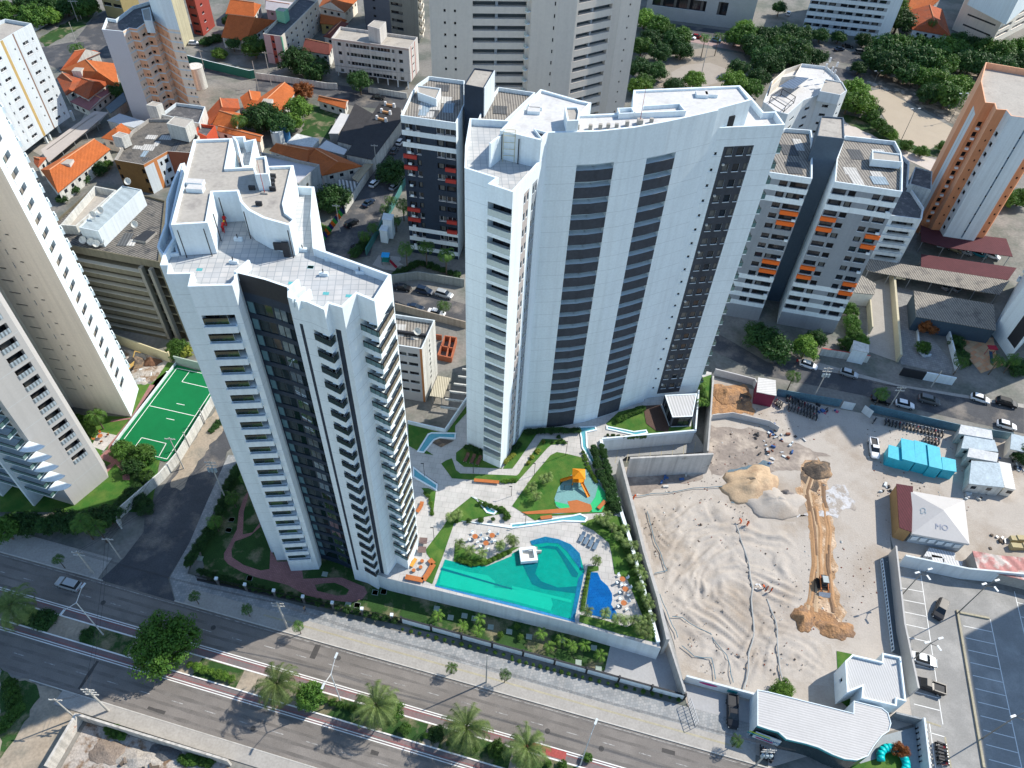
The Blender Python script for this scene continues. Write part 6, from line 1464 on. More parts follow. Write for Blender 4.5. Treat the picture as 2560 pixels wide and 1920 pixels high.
for t, l in (('$1075,1280', 'upper right'), ('$1050,1385', 'middle'), ('$930,1440', 'lower left')):
    c = w(t, POD); r = root('stool', c, 'round orange stool, %s of the three on the tower terrace' % l, 'stool'); g = Geo(); prism_r(g, c, .33, POD+.35, POD+.45, 14, WOOD); g.build('seat', r); g = Geo(); prism_r(g, c, .27, POD+.02, POD+.35, 12, CONC); g.build('base', r)
for t, l in (('$1095,945', 'upper'), ('$1075,1100', 'lower')):
    c = w(t, POD); r = root('table', c, 'brown folded table with chairs, %s one beside the left tower' % l, 'table'); g = Geo(); g.box(c.x-.7, c.x+.7, c.y-.6, c.y+.6, POD+.68, POD+.74, mat('brown_table', (.16, .11, .1))); g.build('top', r); g = Geo(); prism_r(g, c, .1, POD, POD+.68, 8, CHAR); g.build('leg', r)
def table_set(label, t, z0, top=None, chairm=None, n=4, rr=1.05):
    c = w(t, z0); r = root('table', c, label, 'table'); g = Geo(); prism_r(g, c, .5, z0+.70, z0+.75, 12, top or WOOD); g.build('top', r); g = Geo(); prism_r(g, c, .07, z0+.02, z0+.7, 8, METAL); g.build('leg', r)
    for k in range(n):
        a = 2*pi*k/n+.5; p = c+Vector((cos(a)*rr, sin(a)*rr, 0)); ch = root('chair', (p.x, p.y, z0), ('%s chair of the %s' % (('upper right', 'upper left', 'lower left', 'lower right')[k % 4], label.replace('one of the three ', '').replace(',', '')))[:95], 'chair', 'chairs round the pool tables', rz=a)
        cm = chairm or WHITE; g = Geo(); g.box(-.22, .22, -.22, .22, .4, .45, cm); g.local('seat', ch); g = Geo(); g.box(.2, .25, -.22, .22, .45, .85, cm); g.local('backrest', ch)
        for x, y in ((-.2, -.2), (.17, -.2), (-.2, .17), (.17, .17)): g = Geo(); g.box(x, x+.03, y, y+.03, 0, .4, METAL); g.local('leg', ch)
for t, l in (('j1420,172', 'left'), ('j1530,165', 'upper right'), ('j1490,215', 'lower')): table_set('orange table, %s one of the three on the deck above the main pool' % l, t, POD)
for t, l in (('k712,448', 'top'), ('k730,512', 'middle'), ('k720,602', 'lowest')): table_set('orange table, %s one beside the kids pool' % l, t, POD)
table_set('round timber table on the white terrace by the football pitch', 'U70,1115', .15, n=4, chairm=WOOD, rr=1.3)
def lounger(label, t, z0, ang, m, grp):
    c = w(t, z0); r = root('sun_lounger', c, label, 'sun lounger', grp, rz=ang); g = Geo(); g.box(-1.0, .5, -.33, .33, .28, .36, m); g.local('mattress', r)
    g = Geo(); g.face([(.5, -.33, .3), (1.05, -.33, .62), (1.05, .33, .62), (.5, .33, .3)], m); g.face([(.5, .33, .24), (1.05, .33, .56), (1.05, -.33, .56), (.5, -.33, .24)], m); g.local('backrest', r)
    for x, y in ((-.95, -.3), (-.95, .25), (.7, -.3), (.7, .25)): g = Geo(); g.box(x, x+.06, y, y+.06, 0, .28, FRW); g.local('leg', r)
for k in range(4): lounger('blue-grey sun lounger, number %s from the left of the four by the pool arc' % ('one', 'two', 'three', 'four')[k], 'k%d,%d' % (452+k*30, 168+k*17), POD, 1.15, mat('slate_fabric', (.13, .19, .26)), 'pool loungers')
for k in range(3): lounger('brown timber lounger, %s of the three in the shade of the curved tower' % ('leftmost', 'middle', 'rightmost')[k], '@%d,%d' % (145+k*85, 1140+k*20), POD, 1.3, mat('brown_slats', (.14, .07, .05)), 'shaded loungers')
# pool bar
r = root('pool_bar', w('k110,270', POD), 'white swim-up bar with sunken counter in the main pool', 'bar'); g = Geo(); q = ws('k45,232 k58,322 k168,312 k150,222', POD+.9)
g.sides(q, POD, POD+.9, WHITE); qi = inset(q, .5); qc = ccw(q)
for k in range(4): j = (k+1) % 4; g.face([(qc[k].x, qc[k].y, POD+.9), (qc[j].x, qc[j].y, POD+.9), (qi[j].x, qi[j].y, POD+.9), (qi[k].x, qi[k].y, POD+.9)], WHITE); g.face([(qi[j].x, qi[j].y, POD+.1), (qi[k].x, qi[k].y, POD+.1), (qi[k].x, qi[k].y, POD+.9), (qi[j].x, qi[j].y, POD+.9)], WHITE2)
g.flat(qi, POD+.1, CREAM); g.build('counter', r)
for k in range(4): p = Vector(qi[0].to_3d()).lerp(Vector(qi[3].to_3d()), .2+.15*k); g = Geo(); g.box(p.x-.1, p.x+2.2, p.y-.15, p.y+.1, POD+.1, POD+.3+.15*k, DIRTYW); g.build('step', r)
# playgrounds
YEL = mat('yellow_orange_plastic', (.75, .27, .01), rough=.4)
r = root('play_tower', w('g425,1470', POD), 'orange-yellow climbing tower with slides on the garden playground', 'playground'); c = w('g425,1460', POD)
for x in (-1, 1):
    for y in (-1, 1): g = Geo(); g.tube(c+Vector((x, y, 0)), c+Vector((x, y, 2.4)), .08, None, 6, YEL); g.build('post', r)
g = Geo(); g.box(c.x-1.1, c.x+1.1, c.y-1.1, c.y+1.1, POD+1.1, POD+1.2, YEL); g.build('platform', r)
g = Geo(); q = [c+Vector((x, y, 2.4)) for x, y in ((-1.2, -1.2), (1.2, -1.2), (1.2, 1.2), (-1.2, 1.2))]; ap = c+Vector((0, 0, 3.3))
for k in range(4): g.face([q[k], q[(k+1) % 4], ap], YEL)
g.build('roof', r)
def slide(c, d, l, m, r, h=1.15):
    g = Geo(); n = Vector((-d.y, d.x, 0))*.3; a = c+Vector((0, 0, h)); e = c+d*l+Vector((0, 0, .1))
    g.face([a-n, e-n, e+n, a+n], m); g.face([a-n, a-n+Vector((0, 0, .25)), e-n+Vector((0, 0, .25)), e-n], m); g.face([a+n, e+n, e+n+Vector((0, 0, .25)), a+n+Vector((0, 0, .25))], m); g.build('slide', r)
slide(c+Vector((.6, -1.1, 0)), Vector((.5, -.86, 0)), 2.8, YEL, r); slide(c+Vector((-1.1, 0, 0)), Vector((-1, -.1, 0)), 2.2, YEL, r)
for k, (x, y) in enumerate(((2.2, 1.6), (3.6, 1.9), (-2.6, -2.2))): g = Geo(); p = c+Vector((x, y, 0)); g.tube(p+Vector((0, 0, 1.6)), p+Vector((1.3, .3, 1.6)), .05, None, 5, CHAR); g.tube(p, p+Vector((0, 0, 1.6)), .05, None, 5, CHAR); g.tube(p+Vector((1.3, .3, 0)), p+Vector((1.3, .3, 1.6)), .05, None, 5, CHAR); g.build('climbing_bar', r)
st('playground_paving', '#490,430 #600,260 #970,290 #990,340 #950,380 #1040,440 #960,440 #870,530 #690,510', .1, SIDEW)
r = root('play_tower', w('#730,400'), 'small play tower with blue roof and red slide behind the left white tower', 'playground'); c = w('#730,400')
g = Geo(); g.box(c.x-1, c.x+1, c.y-1, c.y+1, 1.1, 1.2, mat('play_green', (.02, .2, .15))); g.build('platform', r); g = Geo(); g.box(c.x-1, c.x+1, c.y-.9, c.y+1, 2.5, 2.7, mat('play_blue', (.03, .35, .7))); g.build('roof', r)
for x in (-.9, .9):
    for y in (-.8, .9): g = Geo(); g.tube(c+Vector((x, y, 0)), c+Vector((x, y, 2.5)), .07, None, 6, CHAR); g.build('post', r)
slide(c+Vector((1, -.3, 0)), Vector((.8, -.6, 0)), 2.4, mat('play_red', (.35, .02, .04)), r)
r = root('play_tower', w('h1420,630'), 'red and blue play set on the patterned paving at the right', 'playground'); c = w('h1425,640')
g = Geo(); g.box(c.x-1, c.x+1, c.y-.6, c.y+.8, 2.2, 2.4, mat('play_red', None)); g.build('roof', r); slide(c, Vector((-.1, -1, 0)), 3, mat('play_blue2', (.05, .1, .2)), r)
for x in (-.9, .9): g = Geo(); g.tube(c+Vector((x, 0, 0)), c+Vector((x, 0, 2.2)), .07, None, 6, mat('play_red', None)); g.build('post', r)
# scaffold on the curved tower terrace
r = root('scaffold', w('E480,900', zT-1), 'light scaffold tower leaning on the terrace wall of the curved tower', 'scaffold'); c = w('E490,900', 64.7)
g = Geo()
for x in (-.8, .8):
    for y in (-.3, .5): g.tube(c+Vector((x, y, 0)), c+Vector((x, y, 4.5)), .04, None, 5, mat('yellowed_steel', (.55, .5, .3)))
for z in (1, 2, 3, 4, 4.5): g.tube(c+Vector((-.8, -.3, z)), c+Vector((.8, -.3, z)), .035, None, 5, mat('yellowed_steel', None)); g.tube(c+Vector((-.8, .5, z)), c+Vector((.8, .5, z)), .035, None, 5, mat('yellowed_steel', None))
g.build('frame', r)
# tanks
for t, rr, h, m, l in (('b185,905', 2.0, 5.2, mat('blue_tank', (.03, .14, .32), rough=.4), 'round blue water tank between the clay roofs'), ('b150,925', 1.9, 4.2, WHITE2, 'round white water tank left of the blue one'), ('N395,860', 2.6, 7, DIRTYW, 'white cylindrical water tower at the foot of the peach tower')):
    c = w(t); r = root('water_tank', c, l, 'water tank'); g = Geo(); prism_r(g, c, rr, 0, h, 20, m); g.build('tank', r); g = Geo(); prism_r(g, c, rr*1.03, h+.01, h+.2, 20, m); g.build('lid', r)
# bunting along the narrow street
COL = [mat('flag_orange', (.6, .12, .01)), mat('flag_green', (.02, .3, .06)), mat('flag_navy', (.02, .03, .12)), mat('flag_red', (.4, .02, .05))]
for k in range(12):
    p = w('b425,1590').lerp(w('b560,1400'), k/11); m = COL[(k*5+k//3) % 4]; g = Geo(); z = 2.2
    g.face([(p.x-.9, p.y, z-.9), (p.x, p.y+.02, z-1.9), (p.x+.9, p.y, z-.9), (p.x, p.y-.02, z+.6)], m); g.face([(p.x, p.y+.04, z+.6), (p.x+.9, p.y+.04, z-.9), (p.x, p.y+.06, z-1.9), (p.x-.9, p.y+.04, z-.9)], m)
    g.tube((p.x, p.y+.05, 0), (p.x, p.y+.05, 2.9), .03, None, 4, METAL)
    g.build('flag', label='diamond shaped coloured flag in the row beside the narrow street', cat='flag', group='row of diamond flags')

# marks on the wall to the avenue and on the pavilion banner
wv_a, wv_b = w('k1112,1095'), w('k1560,1215'); wd_ = (wv_b-wv_a).normalized(); wn_ = Vector((wd_.y, -wd_.x, 0))
def mark(name, f, W_, H_, z, m, ell=False, a=wv_a, b_=wv_b, wn=wn_, wd=wd_, off=.17):
    c = a.lerp(b_, f)+wn*off; c.z = z; g = Geo()
    if ell: g.face([c+wd*(W_/2*cos(2*pi*i/18))+Vector((0, 0, H_/2*sin(2*pi*i/18))) for i in range(18)], m)
    else: g.face([c-wd*W_/2-Vector((0, 0, H_/2)), c+wd*W_/2-Vector((0, 0, H_/2)), c+wd*W_/2+Vector((0, 0, H_/2)), c-wd*W_/2+Vector((0, 0, H_/2))], m)
    return g.build(name, label={'logo': 'magenta oval painted mark on the white wall towards the avenue', 'poster': 'teal painted panel on the white wall towards the avenue'}[name] if name in ('logo', 'poster') else None, cat='painted mark' if name in ('logo', 'poster') else None)
mark('logo', .33, 3.0, .7, 1.5, mat('magenta_paint', (.45, .03, .18)), True); mark('poster', .68, 1.6, 1.0, 1.2, mat('teal_paint', (.03, .28, .32)))
a2, b2_ = w('k1560,1450', 1), w('l90,1520', 1); a2.z = b2_.z = 0; dd = (b2_-a2).normalized(); nn2 = Vector((dd.y, -dd.x, 0)); rb = root('banner', (a2.x, a2.y, 0), 'white banner with lime and magenta stripes and blue letters before the pavilion', 'banner')
g = Geo(); g.bar(a2, b2_, .12, .6, 2.9, WHITE2); g.build('board', rb)
for f, L_, z, m in ((.15, 3.2, 2.5, mat('lime_paint', (.35, .55, .04))), (.14, 3.4, 1.9, mat('teal_paint', None)), (.38, 2.6, 1.2, mat('magenta_paint', None))):
    g = Geo(); c = a2.lerp(b2_, f)+nn2*.09; g.face([c-dd*L_/2+Vector((0, 0, z-.2)), c+dd*L_/2+Vector((0, 0, z-.2)), c+dd*L_/2+Vector((0, 0, z+.2)), c-dd*L_/2+Vector((0, 0, z+.2))], m); g.build('stripe', rb)
c = a2.lerp(b2_, .62)+nn2*.1+Vector((0, 0, 1.8)); letters('novo', c, 1.2, atan2(dd.y, dd.x), mat('blue_letters', (.04, .2, .4)), rb, pi/2)

# long ruts of the earth-moving track, and loose stones over the whole site
g = Geo(); rnd = random.Random(8); TRK = [mat('track_dark', (.20, .125, .075), var=.3, fine=4), mat('track_pale', (.46, .33, .21), var=.3, fine=4), mat('track_orange', (.40, .235, .12), var=.3, fine=4)]
Lp = ws('h270,1400 h215,1520 h240,1640 l270,120 l285,350 l250,560 l215,640'); Rp = ws('h370,1380 h380,1560 h395,1650 l405,120 l400,360 l430,560 l480,740')
for k in range(17):
    f = rnd.random(); t0 = rnd.random()*4; n = rnd.randint(6, 22); pts = []
    for j in range(n):
        t = min(5.99, t0+j*.16); i = int(t); a = Lp[i].lerp(Lp[i+1], t-i); e = Rp[i].lerp(Rp[i+1], t-i); q = a.lerp(e, min(1, max(0, f+.06*noise.noise(Vector((t*1.5, k, 0)))))); pts.append(q)
    wd, h = rnd.uniform(.25, .7), rnd.uniform(.05, .16); m = TRK[k % 3]
    for u, v in zip(pts, pts[1:]):
        if (v-u).length < .01: continue
        d = (v-u).normalized(); nn_ = Vector((-d.y, d.x, 0))*wd; up = Vector((0, 0, h+.06)); lo = Vector((0, 0, .05)); g.face([u-nn_+lo, v-nn_+lo, v+up, u+up], m); g.face([u+up, v+up, v+nn_+lo, u+nn_+lo], m)
g.build('track_ruts', kind='structure', smooth=True)
g = Geo(); SP = ws('g1300,840 h40,920 h640,1010 h1200,1170 h1659,1400 l1290,20 l830,60 l700,900 l100,1080 k1560,1150 k1150,1000 k900,200 g800,1600 g1280,1400'); xs = [p.x for p in SP]; ys = [p.y for p in SP]
SM = [DIRTYW, mat('stone', (.3, .27, .24), var=.3), mat('dark_clod', (.13, .10, .08), var=.4), mat('red_scrap', (.25, .07, .04))]
for k in range(2600):
    p = Vector((rnd.uniform(min(xs), max(xs)), rnd.uniform(min(ys), max(ys)), 0))
    if not inside(p, SP) or noise.noise(Vector((p.x*.08, p.y*.08, 5))) < -.12: continue
    r_ = rnd.uniform(.05, .22)*(2 if rnd.random() < .06 else 1); m = SM[[0, 1, 2, 2, 1, 2, 1, 3][rnd.randint(0, 7)]]; z = .3 if inside(p, reg) else .06
    v = [p+Vector((cos(a)*r_*rnd.uniform(.6, 1.2), sin(a)*r_*rnd.uniform(.6, 1.2), z)) for a in (0, 1.57, 3.14, 4.71)]; t = p+Vector((0, 0, z+r_*.7))
    for i in range(4): g.face([v[i], v[(i+1) % 4], t], m)
g.build('loose_stones', label='loose stones and clods scattered over the building site', cat='stones', kind='stuff')
# ================================================================== VEGETATION
def rvec(r, f=1.0):
    while True:
        v = Vector((r.uniform(-1, 1), r.uniform(-1, 1), r.uniform(-1, 1)))
        if v.length <= 1: return v
def crown_mesh(seed, n_cl, per, leaf, m, flat=.75, cl=.30, top=True):
    r = random.Random(seed); g = Geo(); cs = []
    for k in range(n_cl):
        d = rvec(r); d = d.normalized()*(.45+.5*r.random()**.5) if r.random() < .8 else d*.5
        if d.z < -.45: d.z *= -.5
        d *= .85+.3*noise.noise(d*1.7+Vector((seed, 0, 0))); cs.append((Vector((d.x, d.y, d.z*flat)), cl*r.uniform(.6, 1.25)))
    for c, rad in cs:
        for k in range(per):
            v = rvec(r).normalized()*rad*r.uniform(.55, 1.05); v.z *= .75; p = c+v
            n = (v.normalized()+rvec(r)*.7+Vector((0, 0, .4))).normalized(); t = n.orthogonal().normalized(); t.rotate(Matrix.Rotation(r.uniform(0, 6.28), 3, n)); bt = n.cross(t)
            a = leaf*r.uniform(.6, 1.3); b_ = a*r.uniform(.5, .8)
            g.face([p-t*a, p-bt*b_, p+t*a, p+bt*b_], m)
    return g, cs
TREEC = {}
def tree_proto(kind, v):
    key = (kind, v)
    if key in TREEC: return TREEC[key]
    m = {'g': LEAF, 'd': LEAFD, 'l': LEAFL, 'o': LEAFO, 'y': LEAFY, 'b': LEAF, 'G': leafmat('leaf_feathery', (.04, .12, .02), (.15, .30, .04))}[kind]
    n, per, leaf, cl = {'b': (60, 60, .085, .34), 'G': (150, 95, .034, .21), 'y': (30, 40, .13, .36)}.get(kind, (95, 75, .055, .27))
    g, cs = crown_mesh(v*13+ord(kind), n, per, leaf, m, .72 if kind != 'b' else .8, cl)
    t = Geo(); r = random.Random(v)
    if kind not in 'by':
        t.tube((0, 0, -1.15), (0, 0, -.3), .07, .05, 7, BARK)
        for c, rad in cs[:9]: t.tube((0, 0, -.35), c*.8, .035, .012, 5, BARK)
    else:
        for c, rad in cs[:6]: t.tube((0, 0, -.75), c*.8, .02, .008, 4, BARK)
    TREEC[key] = (g.mesh('crown'), t.mesh('trunk')); return TREEC[key]
NT = [0]
def tree(label, t, r, h, kind='g', group='trees of the neighbourhood', name='tree', z0=0.0, flat=1.0, cat='tree'):
    """t: where the middle of the crown shows; r: crown radius; h: total height"""
    NT[0] += 1; cz = z0+h-r*.72*flat; p = w(t, cz); v = NT[0] % 3; cm, tm = tree_proto(kind, v)
    ro = root(name, (p.x, p.y, z0), label, cat, group, rz=NT[0]*1.7)
    c = link(bpy.data.objects.new('crown', cm)); c.parent = ro; c.scale = (r, r, r*flat); c.location = (0, 0, cz-z0)
    k = link(bpy.data.objects.new('trunk', tm)); k.parent = ro; k.scale = (r, r, (cz-z0)/(1.15 if kind not in 'by' else .75)); k.location = (0, 0, cz-z0); return ro
def palm_mesh(n, L, droop, leafl, seed, m, up=.5, dens=22, width=.05):
    r = random.Random(seed); g = Geo()
    for k in range(n):
        az = 2*pi*k*.618+r.uniform(-.2, .2); e0 = up*(1-k/n*1.6)+r.uniform(-.12, .12)+.25; l = L*r.uniform(.8, 1.1); p = Vector((0, 0, 0)); el = e0*1.15; pts = []
        for j in range(9): pts.append(p.copy()); p = p+Vector((cos(az)*cos(el), sin(az)*cos(el), sin(el)))*l/8; el -= droop/8*(1+j*.18)
        for a, b_ in zip(pts, pts[1:]): 
            g.tube(a, b_, .022*L/3, .016*L/3, 3, m, cap=False)
        for j in range(dens):
            f = .12+.88*j/dens; s = f*8; i = min(7, int(s)); q = pts[i].lerp(pts[i+1], s-i); d = (pts[i+1]-pts[i]).normalized(); side = d.cross(Vector((0, 0, 1))).normalized()
            ll = leafl*sin(min(1, f*1.3+.15)*pi*.62)*r.uniform(.85, 1.1)
            for sg in (-1, 1):
                tip = q+(side*sg*.85+d*.6+Vector((0, 0, -.35+r.uniform(-.15, .25)))).normalized()*ll; wv = d*width*.9
                g.face([q-wv, q+wv, tip], m)
    return g
PALM = {}
def palm(label, t, h, kind='date', group='palms', z0=0.0, sc=1.0, lean=0.0, cat='palm'):
    """t: where the heart of the crown shows"""
    p = w(t, z0+h); NT[0] += 1; v = NT[0] % 2
    if (kind, v) not in PALM:
        a = {'date': (54, 4.5, 1.75, .72, LEAFP, .8, 44, .035), 'coco': (20, 3.6, 2.3, .8, LEAF, .5, 20, .06), 'fan': (16, 1.1, 1.4, .45, LEAFP, .8, 9, .05), 'young': (11, 1.5, 2.0, .42, LEAFL, .8, 10, .06)}[kind]
        PALM[(kind, v)] = palm_mesh(a[0], a[1], a[2], a[3], v+5, a[4], a[5], a[6], a[7]).mesh('crown', False)
    ro = root('palm', (p.x, p.y, z0), label, cat, group, rz=NT[0]*2.1)
    c = link(bpy.data.objects.new('crown', PALM[(kind, v)])); c.parent = ro; c.location = (0, 0, h); c.scale = (sc, sc, sc)
    g = Geo(); rr = {'date': .28, 'coco': .14, 'fan': .09, 'young': .07}[kind]*sc
    g.tube((0, 0, -.05), (0, 0, h*.5), rr*1.15, rr*.9, 8, BARK); g.tube((0, 0, h*.5), (0, 0, h+.1*sc), rr*.9, rr*.85, 8, BARK); g.local('trunk', ro); return ro
def plants(label, s, n, r, kind, z0, name='shrub', grp=None, h=None):
    pts = s.split()
    for k in range(n):
        f = k/max(1, n-1)*(len(pts)-1); i = min(len(pts)-2, int(f)) if len(pts) > 1 else 0
        a = ray_xy(pts[i]); b_ = ray_xy(pts[min(i+1, len(pts)-1)]); x = a[0]+(b_[0]-a[0])*(f-i); y = a[1]+(b_[1]-a[1])*(f-i)
        rr = r*(.8+.45*((k*37) % 10)/10); tree(label, '=%f,%f' % (x, y), rr, (h or 1.5*rr), kind, grp or label, name, z0, cat='shrub')
def ray_xy(t): x0, y0, s = FR[t[0]]; x, y = t[1:].split(','); return x0+float(x)/s, y0+float(y)/s
# avenue median
for t, l, sc in (('i75,610', 'date palm at the left edge of the median, in shade', 1.15), ('j135,1120', 'date palm left of the bushy tree, first of the sunlit median row', 1.1), ('j780,1255', 'second sunlit date palm of the median, between two street lamps', 1.15),
                 ('j1365,1400', 'third sunlit date palm of the median, above the cut-off lane', 1.15), ('k95,1530', 'last date palm of the median, nearest the bottom edge', 1.05)):
    palm(l, t, 5.2, 'date', 'date palms on the median', .15, sc)
tree('big round feathery tree on the median, half in shade', 'i1060,850', 6.0, 8.2, 'G', 'trees on the median')
tree('leafy young tree beside the first sunlit date palm', 'j350,1190', 2.7, 4.6, 'g', 'trees on the median'); tree('small bush under the second date palm', 'j890,1285', 1.8, 2.8, 'g', 'trees on the median', 'bush')
tree('little bush beside the paved gap of the median', 'j965,1405', 1.1, 1.8, 'g', 'trees on the median', 'bush'); tree('low bush right of the third date palm', 'j1560,1540', 1.7, 2.2, 'g', 'trees on the median', 'bush')
tree('low bush left of the third date palm', 'j1170,1440', 1.5, 1.5, 'd', 'trees on the median', 'bush'); tree('small bush near the single street lamp', 'k490,1590', .9, 1.4, 'g', 'trees on the median', 'bush')
tree('dark low bush under the shaded palm', 'i290,700', 2.2, 1.9, 'd', 'trees on the median', 'bush'); tree('dark flat bush beside the shaded lamp post', 'i560,800', 1.3, 1.1, 'd', 'trees on the median', 'bush')
plants('bright weeds at the sunny end of the big median tree', 'i1230,990 i1500,1080', 7, .8, 'l', .15, 'weed_clump'); plants('weeds between the median date palms', 'j450,1220 j680,1290', 6, .7, 'g', .15, 'weed_clump')
plants('weeds under the right hand date palms', 'j1100,1450 j1659,1600 k330,1640', 8, .7, 'g', .15, 'weed_clump')
# pavement palms
for t, l, h, k in (('i1255,540', 'small palm on the shaded corner pavement', 3.2, 'coco'), ('i1595,625', 'second small palm on the shaded pavement', 3.0, 'coco'), ('j270,735', 'small palm at the edge of the tower shadow', 3.2, 'coco'), ('j1268,1005', 'tiny bright palm on the sunny pavement', 2.6, 'coco'),
                   ('j1615,1050', 'small palm beside the slim leaning post', 3.4, 'coco'), ('k1460,1480', 'wind-blown small palm by the forecourt gate', 3.0, 'coco'), ('i370,300', 'small dark palm on the left pavement', 3.4, 'coco')):
    palm(l, t, h, k, 'small palms on the avenue pavement', .1, .5)
# front garden strip
for t, l in (('j1180,670', 'first reddish-leaved'), ('j1340,735', 'second'), ('j1450,690', 'tall third'), ('j1440,770', 'fourth, squat'), ('k190,785', 'fifth'), ('k240,870', 'sixth'), ('k320,830', 'seventh'), ('k390,865', 'eighth'), ('k470,860', 'ninth'), ('k575,930', 'last')):
    palm('%s young palm in the garden strip behind the panelled wall' % l, t, 1.9, 'young', 'young palms of the front garden', .15, 1.15)
for t, l in (('j1585,795', 'small bright shrub in the front garden, left'), ('k55,810', 'small bright shrub in the front garden, middle'), ('k35,740', 'dark small shrub against the podium wall')): tree(l, t, .6, 1.1, 'l', 'front garden shrubs', 'bush', .15)
g = Geo()
for t in ('j770,520', 'j825,517', 'j1170,625', 'j1260,683', 'j1350,672', 'j1415,690', 'j1520,745', 'j1640,775', 'k110,808', 'k325,830', 'k530,880', 'k430,975', 'k560,1015', 'i1500,50', 'i1480,118', 'i1295,300', 'i1617,430', 'j655,605', 'j595,600', 'j445,402', 'D75,400', 'D45,505', 'D1530,1140', 'D1615,1130', 'D255,995', 'D1345,1265'):
    p = w(t, .2); g.prism([(p.x-.5, p.y-.4), (p.x+.5, p.y-.5), (p.x+.55, p.y+.4), (p.x-.45, p.y+.5)], .15, .22, mat('inspection_cover', (.30, .36, .32), var=.15))
g.build('inspection_covers', kind='structure')
plants('low shrubs along the foot of the panelled wall', 'k0,955 k480,1075 k1080,1215', 22, .38, 'g', .12, 'shrub', h=.7)
plants('low shrubs along the foot of the panelled wall, left part', 'j950,760 j1659,935', 14, .38, 'g', .12, 'shrub', h=.7)
plants('dark hedge along the iron fence', 'i1290,380 i1659,490 j900,700', 30, .7, 'd', .12, 'hedge_plant', h=1.5)
plants('dark hedge along the side street fence', 'i1220,330 i1300,200 i1400,60 e1480,1480 e1560,1350', 20, 1.1, 'd', .12, 'hedge_plant', h=2.2)
for t, l in (('i1385,55', 'left'), ('e1500,1560', 'middle'), ('e1590,1420', 'right')): palm('dark palm among the shrubs beside the side street, %s' % l, t, 3.6, 'coco', 'palms by the side street', .1, .7)
# podium garden
for i, t in enumerate('k600,60 k655,95 k690,150 k735,105 k745,200 k790,215 k775,300 k815,290 k825,370 k850,410 k835,480 k870,560 k890,600 k905,680 k880,735 k845,700 k830,760 k790,700 k735,700 k880,790 k620,20 k560,40'.split()):
    palm('young fan palm of the dense row along the right edge of the podium', t, 1.9, 'fan', 'fan palms along the podium edge', POD, 1.1)
for t, l in (('k490,640', 'fan palm in the bed between the pools, lower end'), ('k605,655', 'left fan palm below the kids pool'), ('k680,690', 'middle fan palm below the kids pool'), ('k550,310', 'fan palm at the top of the kids pool'), ('j1320,205', 'left fan palm of the pool island bed'), ('j1390,245', 'second fan palm of the pool island bed'),
             ('j1465,265', 'third fan palm of the pool island bed'), ('j1580,215', 'fourth fan palm of the pool island bed'), ('k10,190', 'fan palm near the swim-up bar'), ('j1650,170', 'fan palm above the swim-up bar'), ('g130,1490', 'left fan palm on the playground lawn'), ('g205,1440', 'upper fan palm on the playground lawn'),
             ('g160,1550', 'lower fan palm on the playground lawn'), ('g235,1430', 'right fan palm on the playground lawn'), ('j1260,30', 'left fan palm of the bed above the pool'), ('j1310,10', 'right fan palm of the bed above the pool')):
    palm(l, t, 1.8, 'fan', 'fan palms in the podium beds', POD, 1.2)
plants('green ground plants in the pool island bed', 'j1320,310 j1400,335 j1500,325 j1640,255', 14, .55, 'l', POD, 'bed_plant', h=.7)
plants('bushes under the palms along the podium edge', 'k560,60 k690,110 k760,300 k840,520 k880,700 k905,790', 26, .75, 'g', POD, 'bed_plant', h=1.0)
plants('clipped dark hedge beside the blue channel', 'g530,1240 g560,1380 g620,1500 g660,1640', 18, .95, 'd', POD, 'hedge_plant', h=1.3); plants('inner row of the hedge beside the blue channel', 'g580,1230 g640,1450 g690,1640', 14, .85, 'd', POD, 'hedge_plant', h=1.3)
plants('narrow planting left of the blue channel', 'g460,1270 g500,1380 g545,1460', 10, .5, 'l', POD, 'bed_plant', h=.6)
plants('hedge of broad leaves at the foot of the curved front', 'g90,1140 g260,1130 g430,1130', 16, .75, 'd', POD, 'hedge_plant', h=1.2); plants('shrubs at the entrance of the curved tower', 'g690,1060 g780,1010 g850,985', 10, .8, 'g', POD, 'hedge_plant', h=1.3)
plants('low hedge beside the entrance channel', 'g620,1160 g760,1175 g860,1170', 9, .5, 'd', POD, 'hedge_plant', h=.7); plants('yellow-leaved shrubs at the white corner of the curved tower', '@680,1200 @730,1140 @790,1090', 8, .5, 'y', POD, 'bed_plant', h=.9)
plants('yellow-green agaves along the garden path', '@1210,905 @1130,1040 @1050,1120 @1000,1200', 4, .6, 'y', POD, 'agave', h=.7); plants('dark leafy shrub against the blank end of the curved tower', '@140,980 @250,1010 @350,1060', 7, .75, 'd', POD, 'hedge_plant', h=1.1)
plants('grey-leaved shrubs by the dark window strip', '@800,1000 @870,940', 5, .6, 'd', POD, 'bed_plant', h=1.0); plants('dark plants around the bend of the garden path', '@1340,910 @1500,920 @1420,840', 5, .45, 'd', POD, 'bed_plant', h=.6)
plants('planting along the lawn strip below the bench', '@640,1460 @820,1440', 6, .5, 'l', POD, 'bed_plant', h=.6); plants('shrubs in the bed at the left of the pool deck', 'f1450,1600 f1600,1640 j1640,40 j1300,60', 14, .6, 'g', POD, 'bed_plant', h=.9)
plants('bright shrubs of the thin leaf-shaped bed', '$1120,80 $1190,150 $1230,300 $1245,440', 8, .4, 'l', POD, 'bed_plant', h=.5); plants('trailing plants between the pools', 'k500,400 k470,520 k455,620', 10, .38, 'l', POD, 'bed_plant', h=.5)
for t, l in (('g1235,830', 'upper palm in the narrow garden right of the curved tower'), ('g1225,940', 'lower palm in the narrow garden right of the curved tower')): palm(l, t, 2.4, 'young', 'narrow garden palms', POD, 1.2)
